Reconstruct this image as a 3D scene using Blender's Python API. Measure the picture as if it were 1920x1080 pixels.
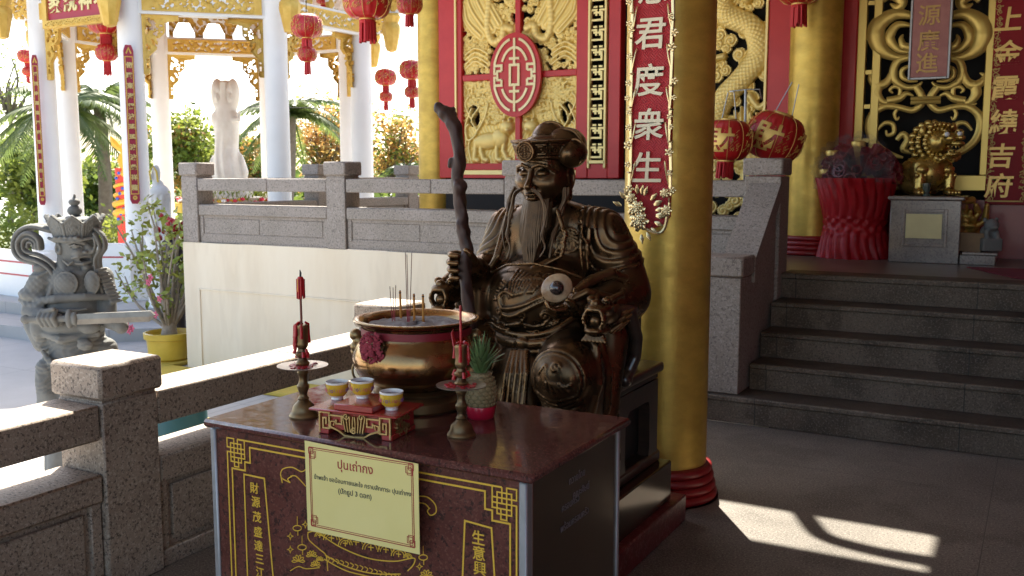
import bpy, bmesh, math, random
import numpy as np
from math import sin, cos, pi, radians, sqrt
from mathutils import Vector, Matrix

# ------------------------------------------------------------------ camera, sky, sun, exposure
for o in list(bpy.data.objects): bpy.data.objects.remove(o)
SC = bpy.context.scene
COL = SC.collection
FPX, PITCH, YAW, CH = 1800.0, radians(6.81), radians(29), 1.55
cd = bpy.data.cameras.new('camera'); cam = bpy.data.objects.new('camera', cd); COL.objects.link(cam)
cam.location = (0, 0, CH); cam.rotation_euler = (pi/2 - PITCH, 0, YAW)
cd.sensor_width = 36; cd.lens = FPX/1920*36; cd.clip_start = .05; cd.clip_end = 2000
cd.dof.use_dof = True; cd.dof.focus_distance = 3.0; cd.dof.aperture_fstop = 10
SC.camera = cam
SUN_AZ, SUN_EL = radians(35), radians(50)      # azimuth measured from +Y towards -X
SUNV = Vector((-sin(SUN_AZ)*cos(SUN_EL), cos(SUN_AZ)*cos(SUN_EL), sin(SUN_EL)))
W = bpy.data.worlds.new('World'); SC.world = W; W.use_nodes = True
nt = W.node_tree; nt.nodes.clear()
sky = nt.nodes.new('ShaderNodeTexSky'); sky.sky_type = 'NISHITA'; sky.sun_disc = False
sky.sun_elevation = SUN_EL; sky.sun_rotation = -SUN_AZ; sky.dust_density = 2.0; sky.air_density = .8; sky.ozone_density = 1.0
bg = nt.nodes.new('ShaderNodeBackground'); bg.inputs[1].default_value = .15
wo = nt.nodes.new('ShaderNodeOutputWorld')
nt.links.new(sky.outputs[0], bg.inputs[0]); nt.links.new(bg.outputs[0], wo.inputs[0])
sl = bpy.data.lights.new('sun', 'SUN'); sl.energy = 4.4; sl.angle = radians(.55); sl.color = (1, .97, .93)
so = bpy.data.objects.new('sun', sl); COL.objects.link(so)
so.rotation_euler = (-SUNV).to_track_quat('-Z', 'Y').to_euler(); so.location = (0, 0, 20)
SC.view_settings.view_transform = 'Standard'; SC.view_settings.look = 'None'
SC.view_settings.gamma = 1; SC.view_settings.exposure = 1.84
SC.view_settings.use_white_balance = True; SC.view_settings.white_balance_temperature = 7200; SC.view_settings.white_balance_tint = 6
cy = SC.cycles; cy.use_denoising = True; cy.max_bounces = 8; cy.diffuse_bounces = 5; cy.glossy_bounces = 4
cy.transparent_max_bounces = 8; cy.sample_clamp_indirect = 6; cy.caustics_reflective = False; cy.caustics_refractive = False
rng = random.Random(7); nr = np.random.RandomState(3)

# ------------------------------------------------------------------ layout helper: a pixel of the 1920 photo to a point on a plane
FW = Vector((-sin(YAW), cos(YAW), 0)); RT = Vector((cos(YAW), sin(YAW), 0))
def P(u, v, x=None, y=None, z=None, d=None):
    a = (u-960)/FPX; b = (540-v)/FPX
    r = FW*(cos(PITCH)+b*sin(PITCH)) + RT*a; r.z = b*cos(PITCH)-sin(PITCH)
    if z is not None: t = (z-CH)/r.z
    elif y is not None: t = y/r.y
    elif x is not None: t = x/r.x
    else: t = d/(r.dot(FW))
    return Vector((0, 0, CH)) + r*t

# ------------------------------------------------------------------ objects
def link(o): COL.objects.link(o); return o
def tag(o, label=None, cat=None, group=None, kind=None):
    if label: o['label'] = label
    if cat: o['category'] = cat
    if group: o['group'] = group
    if kind: o['kind'] = kind
    return o
def thing(name, label, cat, loc=(0, 0, 0), group=None, rz=0):
    o = bpy.data.objects.new(name, None); o.empty_display_size = .1; o.location = loc; o.rotation_euler = (0, 0, rz)
    link(o); return tag(o, label, cat, group)
def mesh_obj(name, V, F, mats, parent=None, smooth=True, local=False, mi=None, sharp=None):
    me = bpy.data.meshes.new(name)
    me.from_pydata([tuple(map(float, v)) for v in V], [], [tuple(map(int, f)) for f in F])
    if not isinstance(mats, (list, tuple)): mats = [mats]
    for m in mats: me.materials.append(m)
    if mi is not None: me.polygons.foreach_set('material_index', np.array(mi, dtype=np.int32))
    me.polygons.foreach_set('use_smooth', np.full(len(me.polygons), bool(smooth)))
    if sharp:
        me.set_sharp_from_angle(angle=radians(sharp))
    me.update()
    o = bpy.data.objects.new(name, me); link(o)
    if parent is not None:
        o.parent = parent
        if not local:                                   # geometry given in world coordinates
            r = parent
            off = Vector(r.location)
            while r.parent is not None: r = r.parent; off += Vector(r.location)
            o.location = -off
    return o
class MB:
    def __init__(s): s.V = []; s.F = []; s.M = []; s.m = 0
    def add(s, V, F):
        n = len(s.V); s.V += [tuple(v) for v in V]; s.F += [tuple(i+n for i in f) for f in F]; s.M += [s.m]*len(F); return s
    def box(s, lo, hi, bev=0.0, seg=1, M=None):
        bm = bmesh.new(); bmesh.ops.create_cube(bm, size=1)
        for v in bm.verts:
            for i in range(3): v.co[i] = lo[i] if v.co[i] < 0 else hi[i]
        if bev > 0:
            bmesh.ops.bevel(bm, geom=list(bm.edges), offset=bev, segments=seg, affect='EDGES', profile=.6)
        s.addbm(bm, M); return s
    def addbm(s, bm, M=None):
        bm.verts.index_update()
        vs = [(M @ v.co if M else v.co.copy()) for v in bm.verts]
        s.add(vs, [[v.index for v in f.verts] for f in bm.faces]); bm.free(); return s
    def lathe(s, prof, c=(0, 0, 0), n=32, M=None, cap=True, rf=None):
        V = []; F = []
        for (r, z) in prof:
            for i in range(n):
                a = 2*pi*i/n; q = r*(rf(a, z) if rf else 1)
                p = Vector((q*cos(a), q*sin(a), z))
                p = (M @ p) if M else p
                V.append((p.x+c[0], p.y+c[1], p.z+c[2]))
        k = len(prof)
        for j in range(k-1):
            for i in range(n):
                F.append((j*n+i, j*n+(i+1) % n, (j+1)*n+(i+1) % n, (j+1)*n+i))
        if cap:
            F.append(tuple(range(n-1, -1, -1))); F.append(tuple((k-1)*n+i for i in range(n)))
        return s.add(V, F)
    def tube(s, path, rad, n=8, flat=1.0, up=None, cap=True):
        pts = [Vector(p) for p in path]; k = len(pts)
        if not isinstance(rad, (list, tuple)): rad = [rad]*k
        V = []; F = []; N = None
        for i, p in enumerate(pts):
            t = (pts[min(i+1, k-1)]-pts[max(i-1, 0)])
            t = t.normalized() if t.length > 1e-9 else Vector((0, 0, 1))
            if up is not None: N = Vector(up)
            elif N is None: N = Vector((0, 0, 1)) if abs(t.z) < .9 else Vector((1, 0, 0))
            N = (N - t*N.dot(t))
            N = N.normalized() if N.length > 1e-6 else t.orthogonal().normalized()
            B = t.cross(N)
            for j in range(n):
                a = 2*pi*j/n
                V.append(p + N*(rad[i]*cos(a)*flat) + B*(rad[i]*sin(a)))
        for i in range(k-1):
            for j in range(n):
                F.append((i*n+j, i*n+(j+1) % n, (i+1)*n+(j+1) % n, (i+1)*n+j))
        if cap: F.append(tuple(range(n-1, -1, -1))); F.append(tuple((k-1)*n+j for j in range(n)))
        return s.add(V, F)
    def prism(s, poly, o, ux, uy, th, bev=0):        # polygon in the frame (o, ux, uy), thickness along ux x uy
        ux = Vector(ux); uy = Vector(uy); o = Vector(o); n = ux.cross(uy).normalized()
        k = len(poly)
        V = [o+ux*a+uy*b for a, b in poly] + [o+ux*a+uy*b+n*th for a, b in poly]
        F = [tuple(range(k-1, -1, -1)), tuple(range(k, 2*k))]
        for i in range(k): F.append((i, (i+1) % k, k+(i+1) % k, k+i))
        return s.add(V, F)
    def strip(s, line, w, o, ux, uy, th, closed=False):   # a flat band along a 2-D polyline, standing th proud
        ux = Vector(ux); uy = Vector(uy); o = Vector(o); n = ux.cross(uy).normalized()
        L = [Vector(p) for p in line]; k = len(L); V = []; F = []
        for i in range(k):
            if closed: a, b = L[(i-1) % k], L[(i+1) % k]
            else: a, b = L[max(i-1, 0)], L[min(i+1, k-1)]
            d1 = (L[i]-a); d2 = (b-L[i])
            if d1.length < 1e-9: d1 = d2
            if d2.length < 1e-9: d2 = d1
            d1 = d1.normalized(); d2 = d2.normalized()
            n1 = Vector((-d1.y, d1.x)); n2 = Vector((-d2.y, d2.x)); m = (n1+n2)
            m = m.normalized() if m.length > 1e-6 else n1
            m = m * min(1.6, 1/max(.3, m.dot(n1))) * (w/2)
            for q in (L[i]+m, L[i]-m):
                V.append(o+ux*q.x+uy*q.y); V.append(o+ux*q.x+uy*q.y+n*th)
        for i in range(k if closed else k-1):
            a = 4*i; b = 4*((i+1) % k)
            F += [(a+1, a+3, b+3, b+1), (a, a+1, b+1, b), (a+3, a+2, b+2, b+3)]
        return s.add(V, F)
    def build(s, name, mats, parent=None, smooth=True, sharp=38, local=False):
        return mesh_obj(name, s.V, s.F, mats, parent, smooth, local, s.M, sharp if smooth else None)
def dup(o, parent=None, loc=None):
    c = o.copy(); link(c); c.parent = parent
    if loc is not None: c.location = loc
    for ch in list(o.children): dup(ch, c)
    return c
def bez(pts, n=16):                                   # Catmull-Rom through points of any dimension
    P_ = [np.array(p, float) for p in pts]; out = []
    for i in range(len(P_)-1):
        p0 = P_[max(i-1, 0)]; p1 = P_[i]; p2 = P_[i+1]; p3 = P_[min(i+2, len(P_)-1)]
        for j in range(n):
            t = j/n
            out.append(.5*((2*p1)+(-p0+p2)*t+(2*p0-5*p1+4*p2-p3)*t*t+(-p0+3*p1-3*p2+p3)*t**3))
    out.append(P_[-1]); return [tuple(p) for p in out]
def spiral(cx, cy, r, turns, a0, sgn=1, n=28, r1=.12):
    return [(cx+(r*(1-(1-r1)*i/n))*cos(a0+sgn*2*pi*turns*i/n), cy+(r*(1-(1-r1)*i/n))*sin(a0+sgn*2*pi*turns*i/n)) for i in range(n+1)]
_tc = {}
def text_geo(body, bold=0.0, ext=.02):
    key = (body, bold, ext)
    if key in _tc: return _tc[key]
    c = bpy.data.curves.new('glyphs', 'FONT'); c.body = body; c.offset = bold; c.extrude = ext; c.resolution_u = 3
    o = bpy.data.objects.new('glyphs', c); link(o)
    bpy.context.view_layer.update()
    me = bpy.data.meshes.new_from_object(o.evaluated_get(bpy.context.evaluated_depsgraph_get()))
    V = np.array([v.co[:] for v in me.vertices]).reshape(-1, 3); F = [tuple(p.vertices) for p in me.polygons]
    bpy.data.objects.remove(o); bpy.data.curves.remove(c); bpy.data.meshes.remove(me)
    _tc[key] = (V, F); return V, F
def text_into(mb, body, size, o, ux, uy, bold=0.0, th=.002, slant=0, sx=1.0, align='c'):
    V, F = text_geo(body, bold, .02)
    if len(V) == 0: return
    o = Vector(o); ux = Vector(ux).normalized(); uy = Vector(uy).normalized(); n = ux.cross(uy)
    lo = V.min(0); hi = V.max(0); cx = (lo[0]+hi[0])/2 if align == 'c' else lo[0]; cyy = (lo[1]+hi[1])/2
    out = []
    for a, b, c in V:
        aa = (a-cx)*size*sx; bb = (b-cyy)*size
        out.append(o + ux*(aa+slant*bb) + uy*bb + n*(th*(c/.02+1)/2))
    mb.add(out, F)
def vtext(mb, chars, size, o, ux, uy, step, **k):        # a column of characters going down from o
    for i, ch in enumerate(chars): text_into(mb, ch, size, Vector(o)-Vector(uy)*(step*i), ux, uy, **k)

# ------------------------------------------------------------------ voxel sculpting: signed distances to a smooth mesh
class Vox:
    def __init__(s, lo, hi, h, M=None):
        s.lo = np.array(lo, float); s.h = h; s.n = np.ceil((np.array(hi)-s.lo)/h).astype(int)+1
        s.D = np.full(s.n, .5, np.float32); s.M = M
    def reg(s, lo, hi):
        a = np.clip(np.floor((np.array(lo)-s.lo)/s.h).astype(int), 0, s.n-1); b = np.clip(np.ceil((np.array(hi)-s.lo)/s.h).astype(int)+1, 1, s.n)
        b = np.maximum(b, a+1)
        sl = tuple(slice(a[i], b[i]) for i in range(3))
        ax = [(s.lo[i]+np.arange(a[i], b[i])*s.h).astype(np.float32) for i in range(3)]
        return sl, ax[0][:, None, None], ax[1][None, :, None], ax[2][None, None, :]
    def comb(s, sl, d, k, op):
        D = s.D[sl]
        if op == 'u':
            h = np.maximum(k-np.abs(D-d), 0)/k if k > 0 else 0
            s.D[sl] = np.minimum(D, d)-h*h*k*.25
        else:
            h = np.maximum(k-np.abs(D+d), 0)/k if k > 0 else 0
            s.D[sl] = np.maximum(D, -d)+h*h*k*.25
    def ell(s, c, r, k=.02, rot=None, op='u'):
        R = max(r)+k+2*s.h; c = np.array(c, float)
        sl, X, Y, Z = s.reg(c-R, c+R); x, y, z = X-c[0], Y-c[1], Z-c[2]
        if rot is not None:
            m = np.array(rot.transposed()) if isinstance(rot, Matrix) else np.array(Matrix.Rotation(rot[1], 3, rot[0]).transposed())
            x, y, z = m[0, 0]*x+m[0, 1]*y+m[0, 2]*z, m[1, 0]*x+m[1, 1]*y+m[1, 2]*z, m[2, 0]*x+m[2, 1]*y+m[2, 2]*z
        k0 = np.sqrt((x/r[0])**2+(y/r[1])**2+(z/r[2])**2); k1 = np.sqrt((x/r[0]**2)**2+(y/r[1]**2)**2+(z/r[2]**2)**2)+1e-6
        s.comb(sl, k0*(k0-1)/k1, k, op); return s
    def chain(s, pts, rad, k=.02, op='u', sq=(1, 1, 1)):
        if not isinstance(rad, (list, tuple)): rad = [rad]*len(pts)
        sq = np.array(sq, float)
        pts = [np.array(p, float) for p in pts]; R = max(rad)*max(1/min(sq), 1)+k+2*s.h
        A = np.array(pts); sl, X, Y, Z = s.reg(A.min(0)-R, A.max(0)+R); best = None
        for i in range(len(pts)-1):
            a, b = pts[i]*sq, pts[i+1]*sq; ba = b-a; L = float(ba@ba)+1e-12
            px, py, pz = X*sq[0]-a[0], Y*sq[1]-a[1], Z*sq[2]-a[2]
            t = np.clip((px*ba[0]+py*ba[1]+pz*ba[2])/L, 0, 1)
            d = np.sqrt((px-t*ba[0])**2+(py-t*ba[1])**2+(pz-t*ba[2])**2)-(rad[i]+t*(rad[i+1]-rad[i]))
            best = d if best is None else np.minimum(best, d)
        s.comb(sl, best, k, op); return s
    def box(s, c, hf, rr=.01, k=.01, op='u', rz=0):
        R = sqrt(sum(q*q for q in hf))+k+2*s.h; c = np.array(c, float)
        sl, X, Y, Z = s.reg(c-R, c+R); x, y, z = X-c[0], Y-c[1], Z-c[2]
        if rz: x, y = cos(rz)*x+sin(rz)*y, -sin(rz)*x+cos(rz)*y
        qx, qy, qz = np.abs(x)-hf[0]+rr, np.abs(y)-hf[1]+rr, np.abs(z)-hf[2]+rr
        d = np.sqrt(np.maximum(qx, 0)**2+np.maximum(qy, 0)**2+np.maximum(qz, 0)**2)+np.minimum(np.maximum(qx, np.maximum(qy, qz)), 0)-rr
        s.comb(sl, d, k, op); return s
    def fn(s, f, lo, hi, k=.01, op='u'):
        sl, X, Y, Z = s.reg(lo, hi); s.comb(sl, f(X, Y, Z).astype(np.float32), k, op); return s
    def disp(s, f, lo, hi):
        sl, X, Y, Z = s.reg(lo, hi); s.D[sl] = s.D[sl]-f(X, Y, Z); return s
    def mesh(s):
        D = s.D; ins = D < 0
        nx, ny, nz = D.shape
        c = ins[:-1, :-1, :-1].astype(np.int8); cs = c.copy()*0
        for i in (0, 1):
            for j in (0, 1):
                for k in (0, 1): cs = cs+ins[i:nx-1+i, j:ny-1+j, k:nz-1+k]
        act = (cs > 0) & (cs < 8); idx = np.argwhere(act); ids = np.full(act.shape, -1, np.int64); ids[act] = np.arange(len(idx))
        acc = np.zeros((len(idx), 3)); cnt = np.zeros(len(idx))
        cor = [(i, j, k) for i in (0, 1) for j in (0, 1) for k in (0, 1)]
        for a in cor:
            for ax in range(3):
                if a[ax]: continue
                b = list(a); b[ax] = 1
                d0 = D[idx[:, 0]+a[0], idx[:, 1]+a[1], idx[:, 2]+a[2]]; d1 = D[idx[:, 0]+b[0], idx[:, 1]+b[1], idx[:, 2]+b[2]]
                m = (d0 < 0) != (d1 < 0); t = np.where(m, d0/np.where(m, d0-d1, 1), 0)
                p = np.tile(np.array(a, float), (len(idx), 1)); p[:, ax] = t
                acc[m] += p[m]; cnt[m] += 1
        V = s.lo+(idx+acc/cnt[:, None])*s.h
        F = []
        for ax in range(3):
            o1, o2 = [(1, 2), (2, 0), (0, 1)][ax]
            sa = [slice(None)]*3; sb = [slice(None)]*3; sa[ax] = slice(0, -1); sb[ax] = slice(1, None)
            A = ins[tuple(sa)]; B = ins[tuple(sb)]
            e = np.argwhere(A != B); e = e[(e[:, o1] > 0) & (e[:, o2] > 0) & (e[:, o1] < D.shape[o1]-1) & (e[:, o2] < D.shape[o2]-1)]
            q = []
            for (da, db) in ((-1, -1), (0, -1), (0, 0), (-1, 0)):
                c_ = e.copy(); c_[:, o1] += da; c_[:, o2] += db; q.append(ids[c_[:, 0], c_[:, 1], c_[:, 2]])
            q = np.stack(q, 1); fl = ~A[e[:, 0], e[:, 1], e[:, 2]]
            q[fl] = q[fl][:, ::-1]; F.append(q)
        F = np.concatenate(F) if F else np.zeros((0, 4), int)
        F = F[(F >= 0).all(1)]
        if s.M is not None:
            m = np.array(s.M); V = V@m[:3, :3].T+m[:3, 3]
        return V, F
def vox_obj(name, voxes, mats, parent=None, local=False):
    Vs = []; Fs = []; n = 0
    for v in voxes:
        V, F = v.mesh() if isinstance(v, Vox) else (np.array(v.V, float), v.F)
        Vs += [tuple(p) for p in V]; Fs += [tuple(int(i)+n for i in f) for f in F]; n += len(V)
    return mesh_obj(name, Vs, Fs, mats, parent, True, local)
# relief plate: heights on a grid (NaN = cut through), walls down to the back
def relief(mb, Hm, o, ux, uy, w, h, back=-.02, low=None):
    ny, nx = Hm.shape; o = Vector(o); ux = Vector(ux).normalized(); uy = Vector(uy).normalized(); n = ux.cross(uy)
    ok = ~np.isnan(Hm); vid = {}; V = []; F = []
    def vv(j, i, b):
        key = (j, i, b)
        if key not in vid:
            z = back if b else Hm[j, i]
            vid[key] = len(V); V.append(o+ux*(w*i/(nx-1))+uy*(h*j/(ny-1))+n*z)
        return vid[key]
    cell = ok[:-1, :-1] & ok[1:, :-1] & ok[:-1, 1:] & ok[1:, 1:]; MI = []
    for j, i in np.argwhere(cell):
        k0 = len(F)
        F.append((vv(j, i, 0), vv(j, i+1, 0), vv(j+1, i+1, 0), vv(j+1, i, 0)))
        for (dj, di, a, b) in ((-1, 0, (j, i), (j, i+1)), (1, 0, (j+1, i+1), (j+1, i)), (0, -1, (j+1, i), (j, i)), (0, 1, (j, i+1), (j+1, i+1))):
            jj, ii = j+dj, i+di
            if not (0 <= jj < ny-1 and 0 <= ii < nx-1 and cell[jj, ii]):
                F.append((vv(*b, 0), vv(*a, 0), vv(*a, 1), vv(*b, 1)))
        MI += [1 if low is not None and (Hm[j, i]+Hm[j+1, i+1])*.5 < low else 0]*(len(F)-k0)
    n0 = len(mb.M); mb.add(V, F)
    if low is not None: mb.M[n0:] = MI
def pdist(X, Y, line):                                # distance, arc length and side for a 2-D polyline
    best = np.full(np.broadcast(X, Y).shape, 1e9); S = np.zeros_like(best); sd = np.zeros_like(best); acc = 0
    for (x0, y0), (x1, y1) in zip(line[:-1], line[1:]):
        dx, dy = x1-x0, y1-y0; L2 = dx*dx+dy*dy+1e-12; t = np.clip(((X-x0)*dx+(Y-y0)*dy)/L2, 0, 1)
        d = np.hypot(X-x0-t*dx, Y-y0-t*dy); m = d < best
        best = np.where(m, d, best); S = np.where(m, acc+t*sqrt(L2), S); sd = np.where(m, np.sign(dx*(Y-y0)-dy*(X-x0)), sd); acc += sqrt(L2)
    return best, S, sd

# ------------------------------------------------------------------ materials
def newmat(name):
    m = bpy.data.materials.new(name); m.use_nodes = True; t = m.node_tree; b = t.nodes['Principled BSDF']; return m, t, b
def N(t, typ, **k):
    n = t.nodes.new(typ)
    for a, v in k.items():
        if a in n.inputs: n.inputs[a].default_value = v
        else: setattr(n, a, v)
    return n
def c4(c): return (c[0], c[1], c[2], 1)
def pm(name, col, rough=.5, metal=0.0, var=None, vs=4.0, vd=4, bump=0.0, bs=60.0, coat=0.0, spec=.5, rvar=0.0, edge=None, stretch=None, fine=None, sub=None, dist=.005):
    m, t, b = newmat(name); tc = N(t, 'ShaderNodeTexCoord'); co = tc.outputs['Object']
    if stretch:
        mp = N(t, 'ShaderNodeMapping'); mp.inputs['Scale'].default_value = stretch; t.links.new(co, mp.inputs['Vector']); co = mp.outputs[0]
    cur = None
    if var is not None:
        n = N(t, 'ShaderNodeTexNoise', Scale=vs, Detail=vd, Roughness=.62); t.links.new(co, n.inputs['Vector'])
        r = N(t, 'ShaderNodeMapRange'); r.inputs[1].default_value = .35; r.inputs[2].default_value = .66; t.links.new(n.outputs[0], r.inputs[0])
        mx = N(t, 'ShaderNodeMix', data_type='RGBA'); mx.inputs[6].default_value = c4(col); mx.inputs[7].default_value = c4(var)
        t.links.new(r.outputs[0], mx.inputs[0]); cur = mx.outputs[2]
        if rvar:
            r2 = N(t, 'ShaderNodeMapRange'); r2.inputs[1].default_value = .3; r2.inputs[2].default_value = .7
            r2.inputs[3].default_value = max(.03, rough-rvar); r2.inputs[4].default_value = min(1, rough+rvar)
            n2 = N(t, 'ShaderNodeTexNoise', Scale=vs*2.7, Detail=5); t.links.new(co, n2.inputs['Vector'])
            t.links.new(n2.outputs[0], r2.inputs[0]); t.links.new(r2.outputs[0], b.inputs['Roughness'])
    if fine:                                            # fine specks: (scale, colour, amount)
        for fs, fc, fa in fine:
            n = N(t, 'ShaderNodeTexNoise', Scale=fs, Detail=2, Roughness=.7); t.links.new(co, n.inputs['Vector'])
            r = N(t, 'ShaderNodeMapRange'); r.inputs[1].default_value = .54; r.inputs[2].default_value = .62; r.inputs[4].default_value = fa; t.links.new(n.outputs[0], r.inputs[0])
            mx = N(t, 'ShaderNodeMix', data_type='RGBA'); mx.inputs[6].default_value = c4(col); mx.inputs[7].default_value = c4(fc)
            if cur is not None: t.links.new(cur, mx.inputs[6])
            t.links.new(r.outputs[0], mx.inputs[0]); cur = mx.outputs[2]
    if edge:                                            # rubbed edges and grimy hollows of a casting
        g = N(t, 'ShaderNodeNewGeometry'); r = N(t, 'ShaderNodeMapRange'); r.inputs[1].default_value = .47; r.inputs[2].default_value = .57
        t.links.new(g.outputs['Pointiness'], r.inputs[0])
        mx = N(t, 'ShaderNodeMix', data_type='RGBA'); mx.inputs[7].default_value = c4(edge); mx.inputs[6].default_value = c4(col)
        if cur is not None: t.links.new(cur, mx.inputs[6])
        t.links.new(r.outputs[0], mx.inputs[0]); cur = mx.outputs[2]
    if cur is not None: t.links.new(cur, b.inputs['Base Color'])
    b.inputs['Base Color'].default_value = c4(col)
    if not b.inputs['Roughness'].is_linked: b.inputs['Roughness'].default_value = rough
    b.inputs['Metallic'].default_value = metal; b.inputs['Coat Weight'].default_value = coat; b.inputs['Coat Roughness'].default_value = .12
    b.inputs['Specular IOR Level'].default_value = spec
    if sub:
        b.inputs['Subsurface Weight'].default_value = sub; b.inputs['Subsurface Radius'].default_value = (.02, .01, .005)
    if bump:
        n = N(t, 'ShaderNodeTexNoise', Scale=bs, Detail=4); t.links.new(co, n.inputs['Vector'])
        bp = N(t, 'ShaderNodeBump', Strength=bump, Distance=dist); t.links.new(n.outputs[0], bp.inputs['Height']); t.links.new(bp.outputs[0], b.inputs['Normal'])
    return m
def joints(m, sx, sy, col, w=.006, plane='xy', off=(0, 0)):    # thin mortar joints drawn over a material's colour
    t = m.node_tree; b = t.nodes['Principled BSDF']; tc = N(t, 'ShaderNodeTexCoord'); sp = N(t, 'ShaderNodeSeparateXYZ'); t.links.new(tc.outputs['Object'], sp.inputs[0])
    fs = []
    for ax, s_, of in ((plane[0], sx, off[0]), (plane[1], sy, off[1])):
        if not s_: continue
        a = N(t, 'ShaderNodeMath', operation='PINGPONG'); ad = N(t, 'ShaderNodeMath', operation='ADD'); ad.inputs[1].default_value = of+100*s_
        t.links.new(sp.outputs['xyz'.index(ax)], ad.inputs[0]); t.links.new(ad.outputs[0], a.inputs[0]); a.inputs[1].default_value = s_/2
        l = N(t, 'ShaderNodeMath', operation='LESS_THAN'); l.inputs[1].default_value = w/2; t.links.new(a.outputs[0], l.inputs[0]); fs.append(l.outputs[0])
    f = fs[0]
    if len(fs) > 1:
        mxm = N(t, 'ShaderNodeMath', operation='MAXIMUM'); t.links.new(fs[0], mxm.inputs[0]); t.links.new(fs[1], mxm.inputs[1]); f = mxm.outputs[0]
    mx = N(t, 'ShaderNodeMix', data_type='RGBA'); mx.inputs[7].default_value = c4(col)
    if b.inputs['Base Color'].is_linked:
        src = b.inputs['Base Color'].links[0].from_socket; t.links.new(src, mx.inputs[6])
    else: mx.inputs[6].default_value = b.inputs['Base Color'].default_value
    t.links.new(f, mx.inputs[0]); t.links.new(mx.outputs[2], b.inputs['Base Color']); return m
granite = pm("granite", (.26, .20, .155), .6, var=(.34, .265, .205), vs=6, fine=[(75, (.07, .05, .038), .85), (105, (.50, .42, .34), .65)], bump=.12, bs=300)
granite_grey = pm("granite_grey", (.25, .212, .18), .65, var=(.32, .27, .24), vs=3, fine=[(60, (.11, .09, .08), .7), (85, (.46, .41, .37), .55)], bump=.12, bs=260)
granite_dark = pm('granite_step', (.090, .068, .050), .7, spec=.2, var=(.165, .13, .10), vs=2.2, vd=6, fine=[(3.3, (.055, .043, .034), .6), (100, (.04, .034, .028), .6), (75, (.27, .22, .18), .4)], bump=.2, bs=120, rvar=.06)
joints(granite_dark, 1.15, 0, (.05, .045, .04), .006, off=(.35, 0))
tread_m = pm('dark_tread', (.055, .042, .033), .55, spec=.25, var=(.095, .075, .06), vs=2.2, vd=6, fine=[(120, (.03, .026, .022), .6), (90, (.16, .135, .115), .3)], bump=.15, bs=150, rvar=.08)
floor_m = pm('terrace_granite', (.14, .122, .105), .62, spec=.25, var=(.205, .18, .155), vs=1.6, vd=6, fine=[(2.1, (.085, .072, .06), .45), (90, (.07, .06, .052), .75), (120, (.38, .34, .30), .6)], bump=.25, bs=120, rvar=.05)
joints(floor_m, 1.8, 1.8, (.10, .088, .08), .004, off=(.15, .32))
deck_m = pm('platform_tile', (.12, .085, .065), .35, var=(.19, .16, .14), vs=2, fine=[(200, (.09, .075, .07), .5)], bump=.05)
concrete = pm('courtyard_concrete', (.38, .36, .345), .8, var=(.46, .44, .42), vs=.8, vd=8, fine=[(90, (.38, .36, .35), .35)], bump=.2, bs=90)
joints(concrete, 1.5, 1.5, (.30, .28, .27), .012)
cream = pm('cream_plaster', (.76, .645, .49), .8, var=(.82, .72, .575), vs=3.2, stretch=(1, 1, .22), fine=[(7, (.55, .45, .33), .14), (2.2, (.60, .50, .38), .15)], vd=6, bump=.1, bs=40)
white = pm('white_paint', (.86, .855, .84), .6, var=(.81, .805, .79), vs=2, bump=.05)
red = pm('red_lacquer', (.50, .010, .013), .42, var=(.56, .018, .018), vs=4, bump=.05, coat=.08)
red_dark = pm('red_board', (.24, .012, .016), .4, var=(.30, .02, .02), vs=5, coat=.2)
gold_col = pm('gold_leaf_paint', (.70, .46, .09), .38, .45, var=(.50, .32, .06), vs=4, vd=9, bump=.2, bs=90, stretch=(1, 1, 1.8), rvar=.10, fine=[(9, (.48, .29, .06), .22)])
gold = pm('gold_relief', (.82, .58, .16), .42, .25, var=(.70, .46, .095), vs=5, vd=6, bump=.15, bs=120, edge=(.92, .74, .32))
gold_dk = pm('gold_lattice', (.52, .34, .075), .38, .6, var=(.42, .27, .05), vs=5, edge=(.66, .47, .14))
gold_pale = pm('pale_gold', (.80, .68, .40), .4, .25, var=(.72, .58, .30), vs=9)
ochre = pm('ochre_gilding', (.72, .47, .11), .5, .25, var=(.60, .36, .06), vs=8, vd=5, bump=.2, bs=40)
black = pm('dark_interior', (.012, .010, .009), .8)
bronze = pm('bronze', (.076, .042, .021), .30, .86, var=(.040, .025, .015), vs=6, vd=6, edge=(.21, .115, .050), rvar=.10, bump=.06, bs=90)
brass = pm('old_brass', (.38, .225, .095), .22, .95, var=(.24, .13, .055), vs=7, vd=6, rvar=.10, bump=.04, bs=80)
brass_dull = pm('dull_brass', (.15, .098, .05), .38, .85, var=(.085, .055, .032), vs=18, bump=.15, bs=120, edge=(.28, .19, .09))
wood_dk = pm('dark_wood', (.030, .019, .014), .3, var=(.05, .030, .020), vs=7, stretch=(1, 6, 6), coat=.35, bump=.06)
staff_m = pm('gnarled_wood', (.036, .017, .012), .5, spec=.3, var=(.075, .036, .028), vs=18, stretch=(1, 1, .3), bump=.5, bs=50, coat=.05)
steel = pm('brushed_steel', (.27, .225, .18), .16, 1.0, var=(.22, .18, .145), vs=2, bump=.03, bs=400, stretch=(1, 1, .05))
trim_m = pm('aluminium_trim', (.42, .43, .45), .45, .7, var=(.34, .35, .36), vs=12)
altar_m = pm('red_granite', (.092, .030, .025), .10, spec=.38, var=(.125, .042, .034), vs=14, vd=6, fine=[(120, (.028, .016, .016), .8), (160, (.24, .11, .09), .5)], coat=.1, rvar=.08)
altar_f = pm('red_granite_front', (.088, .026, .019), .28, var=(.135, .045, .034), vs=10, vd=6, fine=[(75, (.025, .014, .012), .8), (110, (.20, .085, .065), .5)], spec=.3)
ink_gold = pm('gold_inlay', (.78, .48, .055), .45, .15)
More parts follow.
